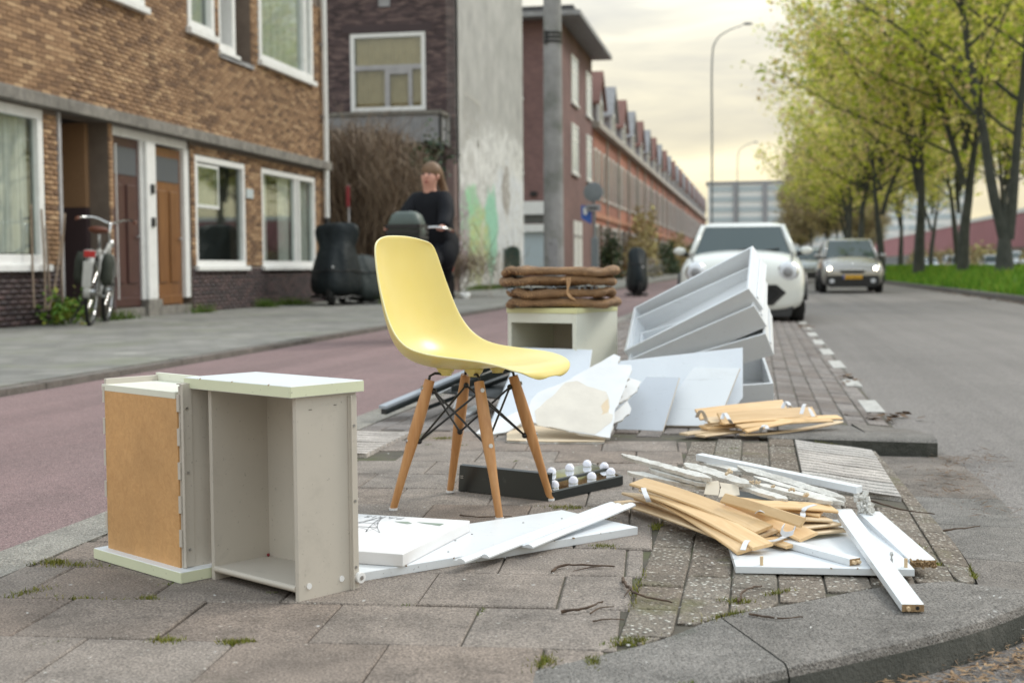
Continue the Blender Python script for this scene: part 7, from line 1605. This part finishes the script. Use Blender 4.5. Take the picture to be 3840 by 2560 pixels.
    if crate:
        mb = MB(); x0, x1, w_, z0, z1 = 0.99, 1.30, 0.17, 0.93, 1.15
        mb.mm((x0, -w_, z0), (x1, w_, z0+0.015))
        for q in range(4):
            z = z0+0.015+q*0.052; mb.mm((x0, -w_, z+0.012), (x0+0.012, w_, z+0.05)); mb.mm((x1-0.012, -w_, z+0.012), (x1, w_, z+0.05)); mb.mm((x0, -w_, z+0.012), (x1, -w_+0.012, z+0.05)); mb.mm((x0, w_-0.012, z+0.012), (x1, w_, z+0.05))
        part('crate', mb, 'black_trim', t, world=False)
    return t
base = Vector((-8.2061,15.4033,0.035))
bicycle('white city bicycle with brown saddle parked by the house doors', Matrix.Translation(base) @ Matrix.Rotation(math.radians(109), 4, 'Z') @ Matrix.Rotation(math.radians(5), 4, 'X') @ Matrix.Scale(1.22, 4), panniers=True)
pb = bicycle('first of the bicycles leaning near the terraced houses', Matrix.Translation((-6.9, 74.5, 0.035)) @ Matrix.Rotation(math.radians(60), 4, 'Z') @ Matrix.Rotation(R(8), 4, 'X'), 'car_silver', 'bicycles parked by the terrace')
for k, (x, y, a) in enumerate([(-7.0, 77, 75), (-6.8, 80, 50), (-7.0, 84, 80), (-6.8, 88, 60)]):
    dup(pb, Matrix.Translation((x, y, 0.035)) @ Matrix.Rotation(math.radians(a), 4, 'Z') @ Matrix.Rotation(R(6), 4, 'X'), ORD[k+1]+' of the bicycles leaning near the terraced houses')
# ================================================================== rider
hd_ = math.radians(90+180-13+10.4)                     # heading: towards the camera and to the left
RM = Matrix.Translation((-3.26, 13.35, -0.012)) @ Matrix.Rotation(hd_, 4, 'Z')
bicycle('dark bicycle with a front crate ridden along the red path', RM @ Matrix.Translation((-0.22, 0, 0)), 'black_trim', None, True, 'black_trim')
pm('skin', (0.62, 0.33, 0.25), (0.55, 0.28, 0.21), 9, 0.55, world=False); pm('coat_black', (0.008, 0.009, 0.012), (0.014, 0.015, 0.019), 7, 0.7, 0.4, 25, world=False, bdist=0.01, spec=0.12); pm('trousers_black', (0.008, 0.009, 0.012), (0.014, 0.014, 0.018), 7, 0.8, world=False, spec=0.12); pm('hair_brown', (0.20, 0.115, 0.06), (0.12, 0.068, 0.036), 60, 0.6, world=False); pm('bag_green', (0.075, 0.10, 0.088), (0.055, 0.075, 0.066), 5, 0.5); pm('shoe_dark', (0.02, 0.02, 0.02), (0.03, 0.03, 0.03), 9, 0.6)
pe = thing('person', (0, 0, 0), 'person in a long black coat with tied back hair riding a bicycle', 'person'); RP = RM @ Matrix.Rotation(-0.16, 4, 'Z'); pe.matrix_basis = RP; WM[pe] = RP
def skin_mesh(name, verts, edges, rad, mat, parent, sub=2, root=0):
    me = bpy.data.meshes.new(name); me.from_pydata(verts, edges, []); o = bpy.data.objects.new(name, me); link(o, parent)
    sk = o.modifiers.new('skin', 'SKIN'); sk.use_smooth_shade = True
    for i, r_ in enumerate(rad):
        d = me.skin_vertices[0].data[i]; d.radius = r_ if hasattr(r_, '__len__') else (r_, r_); d.use_root = (i == root)
    s_ = o.modifiers.new('sub', 'SUBSURF'); s_.levels = s_.render_levels = sub; me.materials.append(MATS[mat]); return o
vb = [(0.0, 0, 0.99), (0.03, 0, 1.16), (0.07, 0, 1.36), (0.085, 0, 1.50), (0.10, 0, 1.575), (0.115, 0.01, 1.64), (0.115, 0.015, 1.72),
      (0.075, 0.17, 1.43), (0.20, 0.235, 1.24), (0.38, 0.275, 1.13), (0.46, 0.285, 1.125), (0.075, -0.17, 1.43), (0.20, -0.235, 1.24), (0.38, -0.275, 1.13), (0.46, -0.285, 1.125),
      (0.0, 0.10, 0.96), (0.40, 0.13, 0.72), (0.32, 0.12, 0.28), (0.40, 0.12, 0.22), (0.0, -0.10, 0.96), (0.36, -0.13, 0.90), (0.16, -0.12, 0.55), (0.24, -0.12, 0.48)]
eb = [(0, 1), (1, 2), (2, 3), (3, 4), (4, 5), (5, 6), (2, 7), (7, 8), (8, 9), (9, 10), (2, 11), (11, 12), (12, 13), (13, 14), (0, 15), (15, 16), (16, 17), (17, 18), (0, 19), (19, 20), (20, 21), (21, 22)]
rb = [0.12, 0.12, 0.12, 0.055, 0.072, (0.092, 0.082), (0.07, 0.066), 0.05, 0.04, 0.03, 0.035, 0.05, 0.04, 0.03, 0.035, 0.085, 0.06, 0.045, 0.04, 0.085, 0.06, 0.045, 0.04]
skin_mesh('body', vb, eb, rb, 'skin', pe)
vc = vb[:4]+[vb[7], vb[8], vb[9], vb[11], vb[12], vb[13]]+[(0.02, 0.13, 0.90), (0.20, 0.17, 0.74), (0.02, -0.13, 0.90), (0.20, -0.17, 0.84), (-0.10, 0.0, 0.74), (-0.10, 0.0, 0.52)]
ec = [(0, 1), (1, 2), (2, 3), (2, 4), (4, 5), (5, 6), (2, 7), (7, 8), (8, 9), (0, 10), (10, 11), (0, 12), (12, 13), (0, 14), (14, 15)]
rc = [0.20, 0.19, 0.185, 0.115, 0.11, 0.09, 0.065, 0.11, 0.09, 0.065, 0.16, 0.13, 0.16, 0.13, (0.19, 0.11), (0.18, 0.07)]
skin_mesh('coat', vc, ec, rc, 'coat_black', pe)
skin_mesh('trousers', [vb[0], vb[15], vb[16], vb[17], vb[19], vb[20], vb[21]], [(0, 1), (1, 2), (2, 3), (0, 4), (4, 5), (5, 6)], [0.12, 0.10, 0.085, 0.06, 0.10, 0.085, 0.06], 'trousers_black', pe)
for q in (18, 22):
    x, y, z = vb[q]; part('shoe', MB().ball((x+0.03, y, z-0.01), 0.06, 10, 8, (2.0, 0.75, 0.8)), 'shoe_dark', pe, world=False, smooth=True)
hr = part('hair', MB().ball((0.062, 0.012, 1.712), 0.108, 16, 12, (1.0, 0.95, 1.0)), 'hair_brown', pe, world=False, smooth=True)
part('ponytail', MB().tube(arcpts([(-0.01, 0.01, 1.74), (-0.07, 0.02, 1.70), (-0.12, 0.05, 1.58), (-0.15, 0.06, 1.42), (-0.13, 0.06, 1.30)], 5), [0.05+0.012*math.sin(k*0.5) if k < 17 else 0.03 for k in range(21)], 8), 'hair_brown', hr, world=False, smooth=True)
part('nose', MB().ball((0.208, 0.012, 1.655), 0.016, 8, 6, (1.2, 0.8, 1.3)), 'skin', pe, world=False, smooth=True)
for s_ in (-1, 1): part('eye', MB().ball((0.190, 0.012+s_*0.032, 1.685), 0.011, 8, 6), 'shoe_dark', pe, world=False, smooth=True); part('ear', MB().ball((0.10, 0.012+s_*0.088, 1.66), 0.026, 8, 6, (0.8, 0.4, 1.2)), 'skin', pe, world=False, smooth=True)
part('mouth', MB().ball((0.192, 0.012, 1.605), 0.018, 8, 6, (0.5, 1.3, 0.4)), 'sign_red', pe, world=False, smooth=True)
def fingers(c, s_):
    mb = MB()
    for k in range(4): x = c[0]-0.03+k*0.020; mb.tube([(x, c[1]+0.0, c[2]+0.018), (x+0.002, c[1]+s_*0.028, c[2]+0.010), (x+0.001, c[1]+s_*0.026, c[2]-0.016), (x, c[1]+s_*0.004, c[2]-0.024)], [0.0095, 0.009, 0.008, 0.007], 6)
    mb.tube([(c[0]-0.03, c[1]-s_*0.018, c[2]+0.008), (c[0]-0.005, c[1]-s_*0.032, c[2]-0.004), (c[0]+0.015, c[1]-s_*0.020, c[2]-0.016)], [0.011, 0.010, 0.008], 6); return mb
for q, s_ in ((10, 1), (14, -1)): part('fingers', fingers(vb[q], s_), 'skin', pe, world=False, smooth=True)
bg_ = thing('bag', (0, 0, 0), 'grey green shopping bag with loop handles in the bicycle crate', 'bag'); BMx = RM @ Matrix.Translation((0.93, 0, 0.98)) @ Matrix.Scale(0.80, 4); bg_.matrix_basis = BMx; WM[bg_] = BMx
secs = [[(0.155*sx_*math.copysign(abs(math.cos(q))**0.5, math.cos(q)), 0.20*sx_*math.copysign(abs(math.sin(q))**0.5, math.sin(q)), z) for q in [2*math.pi*k/24 for k in range(24)]] for z, sx_ in ((0.0, 0.98), (0.12, 1.08), (0.24, 1.05), (0.33, 0.86), (0.37, 0.55))]
part('sack', MB().loft(secs), 'bag_green', bg_, world=False, smooth=True)
for s_ in (-1, 1): part('handle', MB().tube(arcpts([(-0.10+0.03*s_, -0.17*s_-0.02, 0.16), (-0.16, -0.10, 0.30+0.02*s_), (-0.13, 0.02, 0.37), (-0.15, 0.10, 0.26), (-0.14, 0.14, 0.14)], 5), 0.012, 6), 'dormer_cladding', bg_, world=False, smooth=True)
# ================================================================== covered scooters
pm('cover_black', (0.010, 0.014, 0.016), (0.016, 0.021, 0.023), 3, 0.55, 0.5, 6, bdist=0.05, spec=0.15); pm('cover_grey', (0.025, 0.033, 0.033), (0.042, 0.05, 0.05), 3, 0.6, 0.5, 6, bdist=0.05, spec=0.15)
def covered(label, loc, rings, mat, rot, seed, wheel=True):
    t = thing('covered_scooter', loc, label, 'scooter', 'covered scooters', rot=(0, 0, rot)); rg = random.Random(seed); S_ = []
    for (z, rx_, ry_, dx) in rings: S_.append([(dx+rx_*math.cos(q)*(1+0.07*math.sin(5*q+z*3)+0.05*math.sin(11*q-z*2)+rg.uniform(-.04, .04)), ry_*math.sin(q)*(1+0.07*math.sin(4*q+z*5)+0.05*math.sin(9*q+z*4)+rg.uniform(-.04, .04)), z+0.015*math.sin(7*q)) for q in [2*math.pi*k/28 for k in range(28)]])
    part('cover', MB().loft(S_), mat, t, world=False, smooth=True, sub=1)
    part('hem', MB().tube(S_[0], 0.018, 6, closed=True), 'black_trim', t, world=False)
    part('strap', MB().tube([(q[0]*1.01, q[1]*1.01, q[2]) for q in S_[2]], 0.012, 5, closed=True), 'black_trim', t, world=False)
    if wheel:
        for y in (-0.62, 0.62): part('wheel', MB().lathe([(0.10, -0.06), (0.20, -0.06), (0.235, 0), (0.20, 0.06), (0.10, 0.06)], 20, (0.0, y, 0.235), 'X'), 'tyre', t, world=False, angle=40)
        part('toggle', MB().ball((0.06, -0.79, 0.72), 0.02, 8, 6), 'frame_white', t, world=False)
    return t
covered('tall scooter under a black cover standing at the house corner', (-7.8811,24.3985,0.035), [(0.16, 0.46, 0.80, 0), (0.35, 0.50, 0.86, 0), (0.65, 0.46, 0.80, 0.0), (0.95, 0.38, 0.60, 0.02), (1.15, 0.33, 0.42, 0.03), (1.24, 0.40, 0.30, 0.03), (1.42, 0.43, 0.24, 0.04), (1.52, 0.40, 0.18, 0.05), (1.57, 0.2, 0.08, 0.05)], 'cover_black', 0.15, 3)
covered('lower scooter under a grey cover beside the tall one', (-7.5304,25.2522,0.035), [(0.02, 0.42, 0.8, 0), (0.3, 0.44, 0.85, 0), (0.62, 0.36, 0.8, -0.02), (0.85, 0.26, 0.7, -0.06), (0.97, 0.12, 0.5, -0.10)], 'cover_grey', 0.1, 5, False)
covered('small dark scooter parked beyond the white car', (-2.9, 33.0, -0.01), [(0.05, 0.26, 0.8, 0), (0.4, 0.28, 0.85, 0), (0.8, 0.2, 0.6, 0.0), (1.1, 0.26, 0.2, 0.0), (1.22, 0.1, 0.1, 0)], 'cover_black', 0.2, 8)
# ================================================================== street furniture
pm('pole_concrete', (0.34, 0.335, 0.335), (0.23, 0.23, 0.225), 2.5, 0.9, 0.5, 30, grime=((0.10, 0.115, 0.085), 1.8, 0.48, 0.75)); pm('pole_grey', (0.20, 0.22, 0.24), (0.16, 0.18, 0.20), 5, 0.5)
po = thing('concrete_pole', (-4.62, 28.5, 0.03), 'thick weathered concrete pole with black bands beside the red path', 'pole')
px_, py_ = -4.30, 28.5; po.matrix_basis = Matrix.Translation((px_, py_, 0.0)); WM[po] = po.matrix_basis.copy()
part('shaft', MB().tube([(px_, py_, 0.0), (px_, py_, 4), (px_, py_, 8), (px_, py_, 12)], [0.225, 0.205, 0.185, 0.17], 28), 'pole_concrete', po, smooth=False, angle=40)
for z in (5.53, 5.62, 5.71): part('band', MB().lathe([(0.200, z-0.032), (0.208, z-0.03), (0.208, z+0.03), (0.200, z+0.032)], 28, (px_, py_, 0)), 'black_metal', po)
part('band_lock', MB().box((px_-0.12, py_-0.17, 5.62), (0.05, 0.08, 0.28)), 'black_metal', po)
part('hatch', MB().loft([[(px_+0.02+x, py_-0.232+dy, z) for x, z in ((-0.10, 0.55), (0.10, 0.55), (0.10, 1.22), (0.06, 1.33), (0.0, 1.36), (-0.06, 1.33), (-0.10, 1.22))] for dy in (0.0, 0.05)]), 'zinc', po)
part('hatch_lock', MB().tube([(px_-0.03, py_-0.236, 1.22), (px_-0.03, py_-0.23, 1.22)], 0.02, 10), 'black_metal', po)
sg = thing('traffic_sign', (-5.34, 44.6, 0.03), 'post with a round grey sign back and a blue sign', 'sign')
part('post', MB().tube([(-5.34, 44.6, 0.03), (-5.34, 44.6, 3.5)], 0.045, 10), 'pole_grey', sg, angle=40)
part('round_sign', MB().lathe([(0.31, -0.012), (0.33, -0.006), (0.33, 0.012)], 28, (-5.36, 44.5, 3.22), 'Y'), 'pole_grey', sg, angle=40)
part('under_plate', MB().mm((-5.62, 44.53, 2.58), (-5.12, 44.55, 2.82)), 'dormer_cladding', sg); part('plate_bar', MB().mm((-5.52, 44.51, 2.66), (-5.22, 44.53, 2.72)), 'black_metal', sg)
part('blue_sign', MB().prism([(-5.78, 44.55, 2.35), (-5.45, 44.62, 2.15), (-5.42, 44.62, 2.70), (-5.78, 44.55, 2.80)], (0, 0.02, 0)), 'sign_blue', sg); part('sign_symbol', MB().prism([(-5.70, 44.545, 2.50), (-5.60, 44.56, 2.45), (-5.58, 44.56, 2.68), (-5.70, 44.545, 2.72)], (0, -0.008, 0)), 'frame_white', sg)
part('small_box', MB().mm((-5.44, 44.45, 0.5), (-5.20, 44.75, 1.7)), 'pole_grey', sg, bevel=0.02)
mp_ = thing('marker_post', (-8.62, 27.6, 0.03), 'thin red and white marker post beside the downpipe', 'post')
part('post', MB().tube([(-8.62, 27.6, 0.03), (-8.62, 27.6, 2.52)], 0.022, 8), 'frame_grey', mp_); part('red_plate', MB().mm((-8.66, 27.54, 2.05), (-8.58, 27.57, 2.5)), 'sign_red', mp_, bevel=0.01)
cab_ = thing('utility_post', (-7.75, 42.5, 0.03), 'dark rounded utility cabinet standing before the graffiti wall', 'cabinet')
part('case', MB().loft([[(-7.75+x, 42.5+dy, z) for x, z in ((-0.22, 0.03), (0.22, 0.03), (0.22, 1.25), (0.16, 1.38), (0.0, 1.42), (-0.16, 1.38), (-0.22, 1.25))] for dy in (-0.15, 0.15)]), 'door_green', cab_, bevel=0.02); part('side_post', MB().tube([(-8.02, 42.5, 0.03), (-8.02, 42.5, 1.35)], 0.05, 8), 'pole_grey', cab_)
def lamp(x, y, h, label):
    t = thing('street_lamp', (x, y, -0.02), label, 'street lamp', 'street lamps along the road'); P = arcpts([(x, y, 0), (x, y, h*0.55), (x, y, h*0.88), (x+0.18, y, h*0.965), (x+0.65, y, h), (x+1.25, y, h*1.02)], 8)
    part('mast', MB().tube(P, [0.045-0.025*k/len(P) for k in range(len(P))], 10), 'pole_grey', t, smooth=True); part('luminaire', MB().ball((x+1.45, y, h*1.025), 0.22, 12, 8, (1.0, 0.4, 0.28)), 'dormer_cladding', t, smooth=True)
lamp(-1.80, 56.2, 10.4, 'tall curved street lamp nearest the white car'); lamp(-1.50, 112.0, 10.6, 'second curved street lamp further down the road')
lb = thing('litter', (-6.3724,28.9349,0.035), 'crumpled white plastic bag lying on the pavement', 'litter'); c = Vector((-6.3724,28.9349,0.035)); mb = MB(); rg = random.Random(3)
for k in range(9): mb.ball((c.x+rg.uniform(-.1, .1), c.y+rg.uniform(-.08, .08), c.z+0.05+rg.uniform(-.02, .04)), rg.uniform(.04, .07), 8, 6)
part('bag', mb, 'frame_white', lb, smooth=True)
